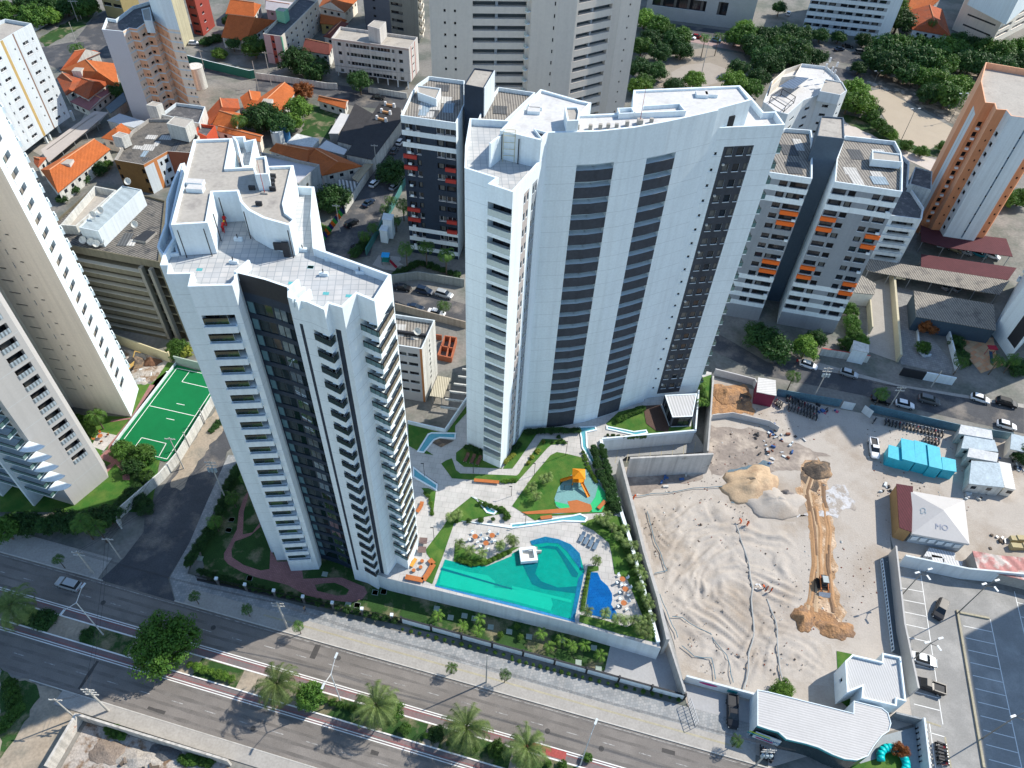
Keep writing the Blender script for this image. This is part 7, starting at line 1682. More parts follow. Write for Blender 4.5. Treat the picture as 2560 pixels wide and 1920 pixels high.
plants('dense plants in the narrow garden right of the curved tower', 'g1210,800 g1260,960', 10, .8, 'g', POD, 'bed_plant', h=1.0)
# left garden
tree('left leafy tree at the near end of the football pitch', 'U330,1270', 2.6, 4.0, 'g'); tree('right leafy tree at the near end of the football pitch', 'U590,1330', 2.8, 4.0, 'g'); tree('dark tree below the football pitch trees', 'U480,1480', 2.5, 3.2, 'd'); tree('small tree by the white planter of the beige towers', 'U650,1600', 1.6, 2.6, 'g')
palm('large palm in the corner between the beige towers', 'P790,850', 4.5, 'coco', 'beige tower garden', .1, 1.0)
plants('broad-leaved shrubs in the corner of the beige towers', 'P640,870 P700,940 P760,990', 9, 1.1, 'g', .1, 'shrub', h=1.9)
plants('dark shrubs in the shaded garden left of the corner', 'P980,1640 P1100,1500 P1200,1620', 9, 1.6, 'd', .1, 'shrub', h=2.2); plants('dark trees of the shaded corner garden', 'i60,60 i250,80 i500,60 i700,30', 9, 2.4, 'd', .1, 'tree', h=4.2)
tree('tree with pale top at the left edge above the avenue', 'i30,110', 2.8, 5.5, 'g'); palm('tall dark palm on the shaded corner, left', 'i520,60', 6.0, 'coco', 'corner palms', .1, .95); palm('tall dark palm on the shaded corner, right', 'i620,90', 5.5, 'coco', 'corner palms', .1, .85)
plants('dark shrubs beside the curved red path', 'P1100,1300 P1150,1400 P1120,1520', 7, 1.0, 'd', .1, 'shrub', h=1.2); plants('sprawling weed on the verge of the side street', 'e1440,1060 e1370,1130', 4, .9, 'd', .05, 'weed_clump', h=.8)
tree('fluffy palm-like bush behind the far goal', 'e1150,600', 3.0, 4.0, 'g'); tree('yellow-green bush beside it', 'e1210,620', 1.8, 3.0, 'y')
plants('green weeds in the ruined lot', 'i700,1400 i790,1450', 4, 1.0, 'g', .1, 'weed_clump', h=1.0); plants('climbing weeds at the right of the ruined lot', 'i1180,1600 i1350,1620', 5, 1.0, 'g', .1, 'weed_clump', h=1.0)
plants('weeds on the waste ground at the left edge', 'i10,1400 i120,1280 i60,1120', 7, 1.5, 'g', .02, 'weed_clump', h=.9)
# middle distance
for t, r, h, k, l in (('N1010,1170', 6.5, 9, 'd', 'big dark glossy tree right behind the left tower'), ('N1200,1230', 4.5, 8, 'd', 'right lobe tree next to the big dark tree'), ('N1360,1080', 5, 8, 'l', 'yellow-green tree beside the vacant lawn'), ('N1300,1200', 4, 6, 'l', 'lower yellow-green tree beside the vacant lawn'), ('N1400,900', 4.2, 6, 'o', 'rusty red tree behind the orange villa'),
        ('N930,460', 5.5, 8, 'g', 'bright round tree beside the large orange roof'), ('N590,530', 3, 4, 'l', 'light bush beside the green court'), ('N1340,600', 6.5, 9, 'd', 'dark tree below the cream block, left'), ('N1520,680', 6, 8, 'd', 'dark tree below the cream block, right'), ('b670,520', 4.2, 8, 'd', 'dark round tree in front of the five storey block'),
        ('b500,1290', 5.5, 7, 'd', 'broad dark tree over the narrow street wall'), ('b430,1490', 2.2, 3, 'l', 'white-flowered bush near the bunting'), ('b890,1110', 5.0, 7, 'd', 'dark street tree left of the navy tower'), ('N680,210', 3, 6, 'd', 'dark tree left of the large orange roof'), ('N720,430', 3, 5, 'd', 'dark shrubby tree below the large orange roof'),
        ('M50,120', 6, 9, 'g', 'tree at the very top left corner'), ('M340,170', 6.5, 8, 'g', 'rounded tree above the long white wall'), ('M500,170', 4.5, 6, 'l', 'lighter tree above the long white wall'), ('M280,60', 6, 9, 'd', 'dark tree behind the rounded tree'), ('M440,60', 6, 9, 'd', 'dark tree at the top edge'), ('M840,60', 6, 8, 'g', 'tree where the white wall meets the road'), ('M650,60', 6, 8, 'd', 'dark tree behind the utility poles'),
        ('M1100,820', 2, 3.5, 'l', 'pale flowering shrub at the corner of the rambling house'), ('M1180,890', 3.5, 5, 'd', 'dark bush between rambling house and peach tower'), ('a640,1090', 2.6, 3.6, 'd', 'dark bush by the brown block'), ('a700,1060', 1.6, 2.6, 'g', 'small bush by the brown block'), ('a480,1230', 1.8, 2.4, 'd', 'small tree below the long orange roof, left'), ('a550,1160', 1.8, 2.4, 'd', 'small tree below the long orange roof, middle'),
        ('a400,1290', 1.8, 2.4, 'd', 'small tree at the end of the long orange roof'), ('h250,590', 3.4, 6, 'l', 'pale green street tree in front of the grey tower'), ('h315,540', 2.8, 4.5, 'd', 'dark bushy tree right of the pale one'), ('h50,600', 4.5, 6.5, 'd', 'dark tree between the curved and grey towers'), ('g1610,520', 4.5, 6.5, 'd', 'dark tree close to the curved tower'), ('h530,350', 2.6, 4, 'g', 'bright shrub on the slope by the ramp, top'),
        ('h545,430', 2.4, 3.6, 'g', 'bright shrub on the slope by the ramp, middle'), ('h560,500', 2.4, 3.2, 'g', 'bright shrub on the slope by the ramp, lower'), ('h510,570', 2.2, 3, 'g', 'bright shrub behind the white gatehouse'), ('h610,540', 1.8, 2.6, 'l', 'yellow-green shrub at the ramp mouth'), ('h1030,450', 2.8, 4.2, 'o', 'rusty orange tree in the planted island'), ('h1010,590', 2.0, 2.8, 'g', 'olive bush in the planted island'),
        ('h1225,560', 2.2, 2.6, 'd', 'dark clipped hedge beside the patterned paving'), ('h1260,650', 2.0, 3, 'd', 'dark bush at the corner of the patterned paving'), ('h1620,720', 2.6, 3, 'd', 'dark hedge at the right edge'), ('l95,1150', 2.0, 2.6, 'l', 'bright bush behind the sales pavilion'), ('l860,1545', 1.4, 2.2, 'o', 'dry brown bush near the turquoise ring'), ('h1659,1290', 2.4, 3.5, 'd', 'grey scrap-like dark bush at the right edge'),
        ('d75,50', 3.5, 6, 'd', 'round tree in front of the hotel, left')):
    tree(l, t, r, h, k)
palm('tall coconut palm beside the big dark tree', 'N770,1170', 7, 'coco', 'neighbourhood palms', 0, 1.3); palm('coconut palm at the bend of the back road', 'a490,300', 7, 'coco', 'neighbourhood palms', 0, 1.3)
for i, (t, h) in enumerate((('b870,1290', 4), ('b835,1345', 4), ('b755,1465', 4), ('b700,1520', 4), ('b950,1310', 6), ('b980,1350', 5), ('b1100,1590', 7), ('b970,1600', 7), ('b1230,1640', 7), ('f1215,315', 3.5), ('h170,770', 5), ('h745,880', 5.5), ('h1262,680', 4.5), ('h1500,670', 5), ('h1600,660', 5), ('c1255,235', 8), ('c1345,225', 8), ('d255,300', 8), ('d1070,140', 7), ('b905,1420', 4))):
    palm(['by the narrow street, upper', 'by the narrow street, second', 'by the narrow street, third', 'by the narrow street, lowest', 'in the navy tower garden, upper left', 'in the navy tower garden, upper right', 'at the foot of the navy tower, middle', 'at the foot of the navy tower, left', 'at the foot of the navy tower, right', 'in front of the parked white car', 'over the white cars on the right street',
          'over the hoarding beside the site gate', 'beside the patterned paving, left', 'beside the patterned paving, middle', 'beside the patterned paving, right', 'left of the two in the park', 'right of the two in the park', 'among the dark trees before the hotel', 'beside the red-brown villa', 'behind the two storey gatehouse'][i].join(['coconut palm ', '']), t, h, 'coco', 'neighbourhood palms', 0, .85 if h < 6 else 1.1)
plants('red-flowering bushes under the palms of the narrow street', 'b720,1550 b640,1640', 5, 1.6, 'd', 0, 'shrub', h=2.2); plants('garden hedge below the navy tower', 'f900,120 f1060,40 f1300,120', 12, 1.2, 'd', .05, 'hedge_plant', h=1.4)
plants('dark bushes along the back street fence', 'N420,420 N560,380', 5, 2.0, 'd', 0, 'shrub', h=2.6); plants('hedge along the patterned paving', 'h1185,480 h1235,600 h1290,690', 8, 1.0, 'd', 0, 'hedge_plant', h=1.2)
# park, top right
pk = [('c860,120', 5.5, 'l'), ('c950,170', 5.5, 'g'), ('c1000,190', 4.5, 'g'), ('c1090,240', 5.5, 'g'), ('c1040,260', 5, 'd'), ('c960,340', 5, 'd'), ('c935,460', 4.5, 'd'), ('c840,300', 5, 'g'), ('c830,440', 5, 'd'), ('c820,560', 4.5, 'l'), ('c860,530', 4, 'g'), ('c1180,525', 4.6, 'l'), ('c1050,560', 4, 'd'), ('c1440,530', 5.5, 'l'), ('c1470,440', 4.5, 'd'), ('c1530,240', 6.5, 'g'),
      ('c1450,240', 5, 'g'), ('c1500,190', 5, 'l'), ('c1570,300', 6, 'd'), ('c1620,250', 6, 'd'), ('c1560,570', 4.5, 'g'), ('c1600,500', 4.5, 'd'), ('d30,250', 6, 'd'), ('d100,300', 6.5, 'g'), ('d180,330', 6.5, 'd'), ('d130,230', 6, 'd'), ('d220,220', 5, 'd'), ('d60,370', 6, 'd'), ('d200,400', 5, 'd'), ('d310,370', 5, 'd'), ('d0,420', 6, 'd'), ('d340,230', 4, 'd'), ('d460,240', 3.6, 'd'), ('d620,260', 4, 'd'),
      ('d810,50', 7, 'g'), ('d850,130', 7, 'd'), ('d790,110', 6, 'g'), ('d760,310', 7, 'd'), ('d700,380', 6, 'd'), ('d830,310', 7, 'g'), ('d790,420', 6.5, 'd'), ('d900,350', 7, 'd'), ('d960,310', 7, 'g'), ('d1000,390', 7, 'd'), ('d1060,330', 7.5, 'g'), ('d1150,320', 7, 'l'), ('d1120,410', 7, 'g'), ('d1230,330', 6.5, 'g'), ('d1280,400', 6.5, 'd'), ('d1420,330', 6.5, 'g'), ('d1400,420', 6.5, 'd'), ('d1500,350', 7, 'g'),
      ('d1600,330', 7, 'g'), ('d1640,420', 6.5, 'd'), ('d1520,440', 6, 'd'), ('d1010,500', 5.5, 'g'), ('d1130,540', 6, 'l'), ('d1220,560', 6.5, 'l'), ('d1170,620', 6.5, 'g'), ('d1090,500', 5, 'd'), ('d1060,610', 5, 'd'), ('d900,480', 5.5, 'd'), ('d560,590', 5.5, 'l'), ('d600,660', 6, 'l'), ('d520,670', 5, 'g'), ('d590,440', 3.5, 'd'), ('d670,750', 3.2, 'g'), ('d720,810', 3, 'g'), ('d770,850', 3, 'g'), ('d800,870', 2.6, 'l'),
      ('d700,720', 2.8, 'd'), ('d900,940', 2.6, 'g'), ('d1000,980', 2.6, 'g'), ('d1140,950', 2.6, 'g'), ('d1640,1280', 4, 'g'), ('d1560,1290', 3.5, 'g'), ('d1240,270', 5, 'd'), ('d1350,290', 5, 'd'), ('c1100,330', 4.5, 'd'), ('c1640,380', 6, 'd'), ('c900,250', 5, 'd')]
KN = {'g': 'green', 'd': 'dark green', 'l': 'light green'}
for t, r, k in pk: tree('%s spreading park tree in the grove beyond the towers, top right' % KN[k], t, r, r*1.45, k, 'park trees: '+KN[k])
# ================================================================== POLES, VEHICLES, PEOPLE
def vpole(base, top): p = w(base); h = zat((p.x, p.y), top); return p, h
def upole(label, base, top, arms=1, r=.16, cat='utility pole', m=None, trans=False):
    p, h = vpole(base, top); ro = root('utility_pole', (p.x, p.y, 0), label, cat, 'utility poles'); g = Geo(); g.tube((p.x, p.y, 0), (p.x, p.y, h), r, r*.6, 8, m or POLE); g.build('pole', ro)
    for k in range(arms):
        g = Geo(); g.box(p.x-1.0, p.x+1.0, p.y-.07, p.y+.07, h-.5-k*.9, h-.36-k*.9, POLE)
        for x in (-.85, -.3, .3, .85): g.tube((p.x+x, p.y, h-.36-k*.9), (p.x+x, p.y, h-.1-k*.9), .05, .03, 5, WHITE2)
        g.build('crossarm', ro)
    if trans:
        for x in (-.6, 0, .6): g = Geo(); g.tube((p.x+x, p.y-.3, h-2.6), (p.x+x, p.y-.3, h-1.7), .25, .25, 8, mat('transformer_grey', (.35, .42, .45))); g.build('transformer', ro)
    return p, h
U = {}
for k, l, b_, t_, n in (('a', 'pole with double cross-arm beside the side street corner', 'i605,398', 'i525,235', 2), ('b', 'leaning-looking pole at the end of the wall of the shaded corner', 'i783,303', 'i715,155', 1), ('c', 'tall pole with brackets at the tower shadow edge', 'j205,752', 'j135,585', 2),
        ('d', 'pole with cross-arms at the edge of the ruined lot', 'i705,1290', 'i560,1145', 3), ('e', 'thin pole on the waste ground track', 'i493,1338', 'i320,1240', 1), ('f', 'slim post on the avenue pavement beside the small palm', 'j1492,1105', 'j1522,930', 0), ('g', 'pole behind the football pitch wall', 'e1192,1378', 'e1090,1180', 1),
        ('h', 'pole carrying three transformers on the side street', 'e1470,1590', 'e1385,1320', 2), ('i', 'first pole in the pitch wall', 'U1215,1230', 'U1150,1030', 0), ('j', 'second pole in the pitch wall', 'U1415,920', 'U1350,730', 0), ('k', 'pole with boxes on the right-hand street, left', 'h290,930', 'h370,710', 2),
        ('l', 'pole with cross-arms above the site hoarding', 'h780,990', 'h880,850', 2), ('m', 'slim pole by the white street wall', 'h1055,850', 'h1120,740', 0), ('n', 'pole beside the coloured flags', 'b545,1500', 'b520,1325', 1), ('o', 'pole at the bend of the narrow street', 'b785,1120', 'b780,935', 1),
        ('p', 'tall pole on the back street', 'N1100,840', 'N1030,510', 1), ('q', 'pole in front of the bottle green wall', 'N440,685', 'N388,490', 1), ('r', 'tall pole by the palm of the back road', 'M800,530', 'M690,215', 0), ('s', 'tall bare pole at the top left', 'M230,210', 'M130,-20', 0), ('t', 'pole left of a pair near the white wall, top left', 'M770,210', 'M700,0', 1), ('u', 'pole right of a pair near the white wall, top left', 'M805,190', 'M740,0', 1),
        ('v', 'slim pole at the second green wall bay', 'N975,900', 'N930,600', 0), ('w', 'pole carrying transformers at the pavement before the pavilion', 'k1580,1640', 'k1659,1520', 2)):
    U[k] = upole(l, b_, t_, n, .2 if k in 'cda' else .14, trans=(k in 'hkw'))
upole('tall flood light mast at the plaza', 'c1225,490', 'c1270,275', 0); 
def wires(label, a, b_, n=3, sag=1.0, dz=-.2):
    (p, h), (q, k) = a, b_; g = Geo()
    for j in range(n):
        o = (j-(n-1)/2)*.6; A = Vector((p.x+o, p.y, h+dz)); B = Vector((q.x+o, q.y, k+dz)); pts = [A.lerp(B, t/10)-Vector((0, 0, sag*4*(t/10)*(1-t/10))) for t in range(11)]
        g.poly_tube(pts, .022, 3, CHAR)
    g.build('overhead_wires', label=label, cat='wires')
wires('overhead wires from the corner pole along the avenue pavement', U['a'], U['c'], 3); p_ = (AV(110, 1.0), 8.0); wires('overhead wires along the sunny avenue pavement to the right', U['c'], (AV(81.5, .6), 8), 3); wires('overhead wires past the forecourt gate', (AV(81.5, .6), 8), (AV(135, .6), 8), 3)
wires('wires crossing the avenue from the corner to the ruined lot', U['b'], U['d'], 2); wires('wires from the waste ground pole to the ruined lot pole', U['e'], U['d'], 2); wires('wires along the side street wall', U['g'], U['b'], 3); wires('wires over the side street', U['h'], U['a'], 2)
wires('wires along the back street', U['q'], U['p'], 3); wires('wires along the back street in front of the dark trees', U['p'], (w('b1010,640'), 9), 3); wires('wires over the right-hand street', U['k'], U['l'], 3); wires('wires along the narrow street', U['n'], U['o'], 2)
def lamp(label, base, top, arms, grp='street lamps', m=None, hh=None):
    p, h = vpole(base, top); ro = root('street_lamp', (p.x, p.y, 0), label, 'street lamp', grp); mm = m or mat('white_pole', (.6, .62, .62), rough=.5); g = Geo(); g.tube((p.x, p.y, 0), (p.x, p.y, h), .11, .07, 8, mm); g.build('pole', ro)
    for dx, dy in arms:
        e = Vector((p.x+dx, p.y+dy, h+1.2)); g = Geo(); g.tube((p.x, p.y, h-.1), e, .06, .045, 6, mm); g.build('arm', ro)
        d = Vector((dx, dy, 0)).normalized(); g = Geo(); g.bar(e-d*.1, e+d*.8, .3, h+1.16, h+1.28, mat('lamp_head', (.55, .60, .62), rough=.4)); g.build('lamp_head', ro)
lamp('double-armed street lamp on the shaded median', 'i672,797', 'i485,592', ((.5, 1.9), (-.5, -1.9))); lamp('double-armed street lamp between the first two sunlit date palms', 'j550,1230', 'j482,1050', ((.4, 1.9), (-.4, -1.9))); lamp('single street lamp near the red lane patch', 'k442,1640', 'k488,1425', ((.4, .9),))
lamp('double street lamp hidden behind the big left palm', 'j700,2100', 'j700,1900', ((.5, 2), (-.5, -2)))
bk = mat('bronze_pole', (.22, .21, .19), rough=.5)
for b_, t_, l in (('l865,540', 'l990,405', 'top left'), ('l1222,662', 'l1435,490', 'by the yellow kerb, upper'), ('l915,980', 'l1050,850', 'behind the silver car'), ('l1388,1468', 'l1615,1335', 'by the yellow kerb, lower')): lamp('car park light mast with cross head, %s' % l, b_, t_, ((.9, .3), (-.9, -.3), (.3, -.9)), 'car park lights', bk)
for b_, t_, l in (('d860,915', 'd940,725', 'sand court light mast, lower'), ('d915,560', 'd955,475', 'sand court light mast, upper left'), ('d1180,785', 'd1250,625', 'sand court light mast, right'), ('d690,530', 'd710,480', 'small lamp by the park path')): lamp(l, b_, t_, ((.9, .2), (-.9, -.2)), 'park lights', bk)
for b_, t_, l in (('@240,1340', '@235,1270', 'by the shaded loungers'), ('@1080,1370', '@1080,1210', 'on the path beside the lawn'), ('@1515,1095', '@1545,910', 'at the garden path fork'), ('$1280,900', '$1245,690', 'on the lawn tip beside the left tower'), ('@765,1659', '@745,1545', 'on the white plaza'), ('k85,80', 'k70,30', 'by the blue channel'), ('f1092,1430', 'f1095,1345', 'left of the white plaza')):
    p = w(b_, POD); h = max(3.0, zat((p.x, p.y), t_)-POD); ro = root('garden_lamp', (p.x, p.y, POD), 'thin black garden lamp %s' % l, 'garden lamp', 'garden lamps'); g = Geo(); g.tube((p.x, p.y, POD), (p.x, p.y, POD+h), .05, .04, 6, CHAR); g.build('pole', ro); g = Geo(); g.box(p.x-.5, p.x+.05, p.y-.08, p.y+.08, POD+h, POD+h+.08, CHAR); g.build('lamp_head', ro)
# ------------------------------------------------------------------ cars
CARG = {}
def car_parts(kind):
    if kind in CARG: return CARG[kind]
    L, W, H, hood, st_, wb = {'hatch': (4.0, 1.74, 1.5, .95, .2, 2.5), 'sedan': (4.4, 1.76, 1.46, 1.15, .8, 2.6), 'suv': (4.5, 1.85, 1.7, 1.05, .15, 2.7), 'pickup': (5.1, 1.85, 1.75, 1.1, 2.0, 3.1)}[kind]
    hl = L/2; y = W/2; zb = .28; zs = .62*H+.02
    def ring(x, wd, z0, z1): return [Vector((x, -wd*.92, z0)), Vector((x, wd*.92, z0)), Vector((x, wd, (z0+z1)/2)), Vector((x, wd*.9, z1)), Vector((x, -wd*.9, z1)), Vector((x, -wd, (z0+z1)/2))]
    def body(m):
        g = Geo(); g.loft([ring(-hl, y*.80, zb+.1, zs*.85), ring(-hl+.15, y*.94, zb, zs*.97), ring(-hl+st_+.2, y, zb, zs), ring(hl-hood-.1, y, zb, zs), ring(hl-.35, y*.93, zb, zs*.86), ring(hl, y*.74, zb+.1, zs*.68)], m)
        x0 = -hl+st_+(.35 if kind != 'suv' else .25); x1 = hl-hood-.75
        g.loft([[Vector((x0, -y*.70, H-.08)), Vector((x0, y*.70, H-.08)), Vector((x0+.1, y*.66, H)), Vector((x0+.1, -y*.66, H))], [Vector((x1, -y*.70, H-.08)), Vector((x1, y*.70, H-.08)), Vector((x1-.1, y*.66, H)), Vector((x1-.1, -y*.66, H))]], m)
        if kind == 'pickup':
            g.box(-hl+.1, -hl+1.8, -y*.7, y*.7, zs-.02, zs+.01, CHAR); g.box(-hl+.02, -hl+1.9, -y*.92, -y*.72, zs-.05, zs+.22, m); g.box(-hl+.02, -hl+1.9, y*.72, y*.92, zs-.05, zs+.22, m); g.box(-hl, -hl+.1, -y*.9, y*.9, zs-.05, zs+.2, m)
        return g
    gl = Geo(); xa = -hl+st_+.02; xb = hl-hood-.05; x0 = -hl+st_+.35; x1 = hl-hood-.75
    gl.loft([[Vector((xa, -y*.86, zs-.02)), Vector((xb, -y*.86, zs-.02)), Vector((xb, y*.86, zs-.02)), Vector((xa, y*.86, zs-.02))], [Vector((x0, -y*.69, H-.05)), Vector((x1, -y*.69, H-.05)), Vector((x1, y*.69, H-.05)), Vector((x0, y*.69, H-.05))]], glassmat('car_glass', (.01, .015, .02), .08))
    wh = Geo(); wh.tube((0, -.11, 0), (0, .11, 0), .33, None, 12, TYRE); wh.tube((0, -.12, 0), (0, .12, 0), .19, None, 10, METAL)
    hd = Geo(); hd.box(-.05, .05, -.18, .18, -.07, .07, mat('headlight', (.7, .72, .7), rough=.2, spec=.8)); tl = Geo(); tl.box(-.05, .05, -.15, .15, -.08, .08, mat('tail_light', (.35, .01, .01), rough=.3))
    CARG[kind] = (body, gl.mesh('glass'), wh.mesh('wheel'), hd.mesh('headlight'), tl.mesh('tail_light'), L, W, zs, wb); return CARG[kind]
PAINT = {n: mat('car_paint_'+n, c, rough=.3, spec=.4, var=.05, metal=.2 if n in ('silver', 'grey', 'gold') else 0) for n, c in dict(white=(.78, .79, .8), silver=(.42, .45, .47), black=(.012, .013, .016), grey=(.12, .13, .14), navy=(.015, .03, .06), red=(.25, .015, .02), blue=(.1, .2, .3), gold=(.35, .30, .18), teal=(.02, .2, .25)).items()}
BODYC = {}
def car(label, rear, front, kind, col, z=.03, grp='cars'):
    a, b_ = w(rear, z), w(front, z); c = (a+b_)/2; ang = atan2(b_.y-a.y, b_.x-a.x); body, gl, wh, hd, tl, L, W, zs, wb = car_parts(kind)
    ro = root('car' if kind != 'pickup' else 'pickup_truck', (c.x, c.y, z), label, 'car' if kind != 'pickup' else 'pickup', grp, rz=ang)
    if (kind, col) not in BODYC: BODYC[(kind, col)] = body(PAINT[col]).mesh('body')
    def sub(n, me, loc): o = link(bpy.data.objects.new(n, me)); o.parent = ro; o.location = loc; return o
    sub('body', BODYC[(kind, col)], (0, 0, 0)); sub('glass', gl, (0, 0, 0))
    for x in (-wb/2, wb/2):
        for y in (-W/2+.1, W/2-.1): sub('wheel', wh, (x, y, .33))
    for y in (-W*.3, W*.3): sub('headlight', hd, (L/2-.06, y, zs*.62)); sub('tail_light', tl, (-L/2+.04, y, zs*.7))
    return ro
AVC = 'cars on the avenue and side streets'
car('silver hatchback driving on the shaded carriageway', 'i530,500', 'i378,455', 'suv', 'silver', grp=AVC); car('black pickup truck parked in the forecourt beside the sales pavilion', 'k1420,1215', 'k1425,1395', 'pickup', 'black', .08, AVC)
CP = 'cars in the car park'
car('black hatchback driving in the car park', 'l1130,585', 'l1085,700', 'suv', 'black', .06, CP); car('silver sedan with black glass parked in the car park', 'l915,940', 'l1080,990', 'sedan', 'silver', .06, CP); car('black pickup truck parked nose out in the car park', 'l1115,1165', 'l940,1105', 'pickup', 'black', .06, CP)
RS = 'cars on the right-hand street'
for l, a_, b_, k, c in (('white hatchback parked under the trees, leftmost on the right-hand street', 'h205,700', 'h310,735', 'hatch', 'white'), ('white hatchback driving, second on the right-hand street', 'h465,755', 'h575,790', 'hatch', 'silver'), ('black car half hidden by the palm at the hoarding', 'h680,930', 'h780,955', 'sedan', 'black'), ('white car behind the right hoarding', 'h830,960', 'h930,985', 'hatch', 'white'),
        ('grey estate driving right of centre on the street', 'h965,925', 'h1110,965', 'suv', 'grey'), ('white hatchback driving before the black car', 'h1305,915', 'h1430,955', 'hatch', 'white'), ('black hatchback behind the white one', 'h1475,945', 'h1600,980', 'suv', 'black'), ('white car at the right edge behind the cabins', 'h1475,1090', 'h1600,1125', 'hatch', 'white')): car(l, a_, b_, k, c, .03, RS)
for l, a_, b_, k, c in (('black car parked first along the wall between the towers', 'f895,205', 'f1010,225', 'sedan', 'black'), ('navy car parked second along the wall between the towers', 'f1045,225', 'f1140,250', 'suv', 'navy'), ('silver-grey suv parked third along the wall between the towers', 'f1170,245', 'f1270,275', 'suv', 'silver'), ('black car on the near side between the towers', 'f870,325', 'f965,345', 'sedan', 'black'),
        ('dark maroon car on the near side between the towers', 'f980,335', 'f1085,355', 'sedan', 'navy'), ('white sedan by the small palm between the towers', 'f1115,365', 'f1225,390', 'sedan', 'white'),
        ('white car parked at the wall of the narrow street', 'b735,1230', 'b800,1170', 'hatch', 'white'), ('dark blue car in the middle of the narrow street', 'b695,1350', 'b765,1300', 'sedan', 'navy'), ('black suv at the mouth of the narrow street', 'b590,1475', 'b650,1440', 'suv', 'black'), ('white car under the street tree by the navy tower', 'b875,1240', 'b925,1200', 'hatch', 'silver'), ('white car far up the narrow street', 'b915,955', 'b955,905', 'hatch', 'white'), ('silver car behind it in the narrow street', 'b880,1010', 'b915,960', 'hatch', 'grey'), ('dark car beside the garage strip', 'b785,1160', 'b825,1115', 'hatch', 'navy'),
        ('black car on the back street', 'b760,635', 'b830,645', 'sedan', 'black'), ('pale car in the maroon carport', 'T650,1240', 'T730,1275', 'hatch', 'gold'), ('silver car in the maroon carport', 'T790,1275', 'T870,1305', 'hatch', 'silver'), ('teal car in the maroon carport', 'T990,1310', 'T1070,1340', 'hatch', 'teal'), ('white car in the maroon carport', 'T1165,1330', 'T1255,1365', 'hatch', 'white'),
        ('white car under the long grey carport', 'h1135,225', 'h1185,190', 'hatch', 'silver'), ('second car under the long grey carport', 'h1205,235', 'h1255,200', 'hatch', 'silver'), ('black car on the far park street, left', 'd430,330', 'd490,325', 'sedan', 'navy'), ('black car on the far park street, middle', 'd490,305', 'd540,310', 'sedan', 'black'), ('blue-grey car on the far park street', 'd560,345', 'd630,350', 'suv', 'grey'), ('white car on the far park street before the palms', 'c1140,245', 'c1175,255', 'hatch', 'white'), ('red car on the far park street', 'c1180,245', 'c1215,250', 'hatch', 'red'),
        ('pale blue car by the palms on the far park street', 'c1300,265', 'c1345,275', 'hatch', 'blue'), ('white car in front of the hotel', 'd125,105', 'd135,85', 'hatch', 'white'), ('white car in the yard by the yellow block', 'N310,440', 'N370,440', 'hatch', 'white')): car(l, a_, b_, k, c, .04, AVC)
car('white flatbed truck with grey load bed beside the turquoise cabins', 'h670,1195', 'h690,1325', 'pickup', 'white', .05, 'site vehicles')
# ------------------------------------------------------------------ motorcycles
def moto_meshes(m):
    g = Geo(); g.loft([[Vector((-.55, -.1, .62)), Vector((-.55, .1, .62)), Vector((-.55, .08, .78)), Vector((-.55, -.08, .78))], [Vector((0, -.16, .4)), Vector((0, .16, .4)), Vector((0, .15, .82)), Vector((0, -.15, .82))], [Vector((.4, -.14, .45)), Vector((.4, .14, .45)), Vector((.4, .1, .95)), Vector((.4, -.1, .95))], [Vector((.62, -.06, .75)), Vector((.62, .06, .75)), Vector((.62, .05, .95)), Vector((.62, -.05, .95))]], m)
    g.tube((.55, 0, .85), (.72, 0, .3), .04, None, 5, METAL); b_ = g.mesh('body'); g = Geo(); g.box(-.75, .1, -.14, .14, .8, .9, CHAR); s_ = g.mesh('seat'); g = Geo(); g.tube((0, -.06, 0), (0, .06, 0), .3, None, 12, TYRE); g.tube((0, -.07, 0), (0, .07, 0), .12, None, 8, METAL); w_ = g.mesh('wheel')
    g = Geo(); g.tube((.48, -.38, 1.02), (.48, .38, 1.02), .03, None, 5, CHAR); g.tube((.48, -.3, 1.02), (.45, -.32, 1.2), .02, None, 4, METAL); g.tube((.48, .3, 1.02), (.45, .32, 1.2), .02, None, 4, METAL); g.box(.5, .62, -.08, .08, .92, 1.05, METAL); return b_, s_, w_, g.mesh('handlebar')
MM = [moto_meshes(PAINT[c]) for c in ('black', 'red', 'navy', 'grey')]
def moto(label, t, ang, v, grp, z=.05):
    c = w(t, z); ro = root('motorcycle', c, label, 'motorcycle', grp, rz=ang); b_, s_, w_, h_ = MM[v]
    for n, me, loc in (('body', b_, (0, 0, 0)), ('seat', s_, (0, 0, 0)), ('handlebar', h_, (0, 0, 0)), ('wheel', w_, (-.6, 0, .3)), ('wheel', w_, (.68, 0, .3))): o = link(bpy.data.objects.new(n, me)); o.parent = ro; o.location = loc
def moto_row(label, a, b_, n, grp, ang, jit=.15, z=.05, col=(0, 0, 2, 0, 1)):
    A = ray_xy(a); B = ray_xy(b_); r = random.Random(n+len(label))
    for k in range(n): f = (k+.5)/n; moto(label, '=%f,%f' % (A[0]+(B[0]-A[0])*f, A[1]+(B[1]-A[1])*f), ang+r.uniform(-jit, jit), col[(k*3+n) % 5], grp, z)
moto_row('parked motorcycle in the upper row behind the left hoarding', 'h110,925', 'h320,1010', 11, 'upper row of motorcycles by the left hoarding', 1.35); moto_row('parked motorcycle in the lower row behind the left hoarding', 'h120,980', 'h320,1055', 10, 'lower row of motorcycles by the left hoarding', 1.25)
moto_row('parked motorcycle left of the rows, near the kiosk', 'h45,950', 'h90,980', 4, 'motorcycles by the kiosk', 1.2); moto_row('parked motorcycle in the long row behind the right hoarding', 'h745,1080', 'h1135,1165', 17, 'row of motorcycles by the right hoarding', 1.3); moto_row('parked motorcycle in the short row above the turquoise cabins', 'h1005,1195', 'h1110,1215', 5, 'motorcycles by the turquoise cabins', 1.3)
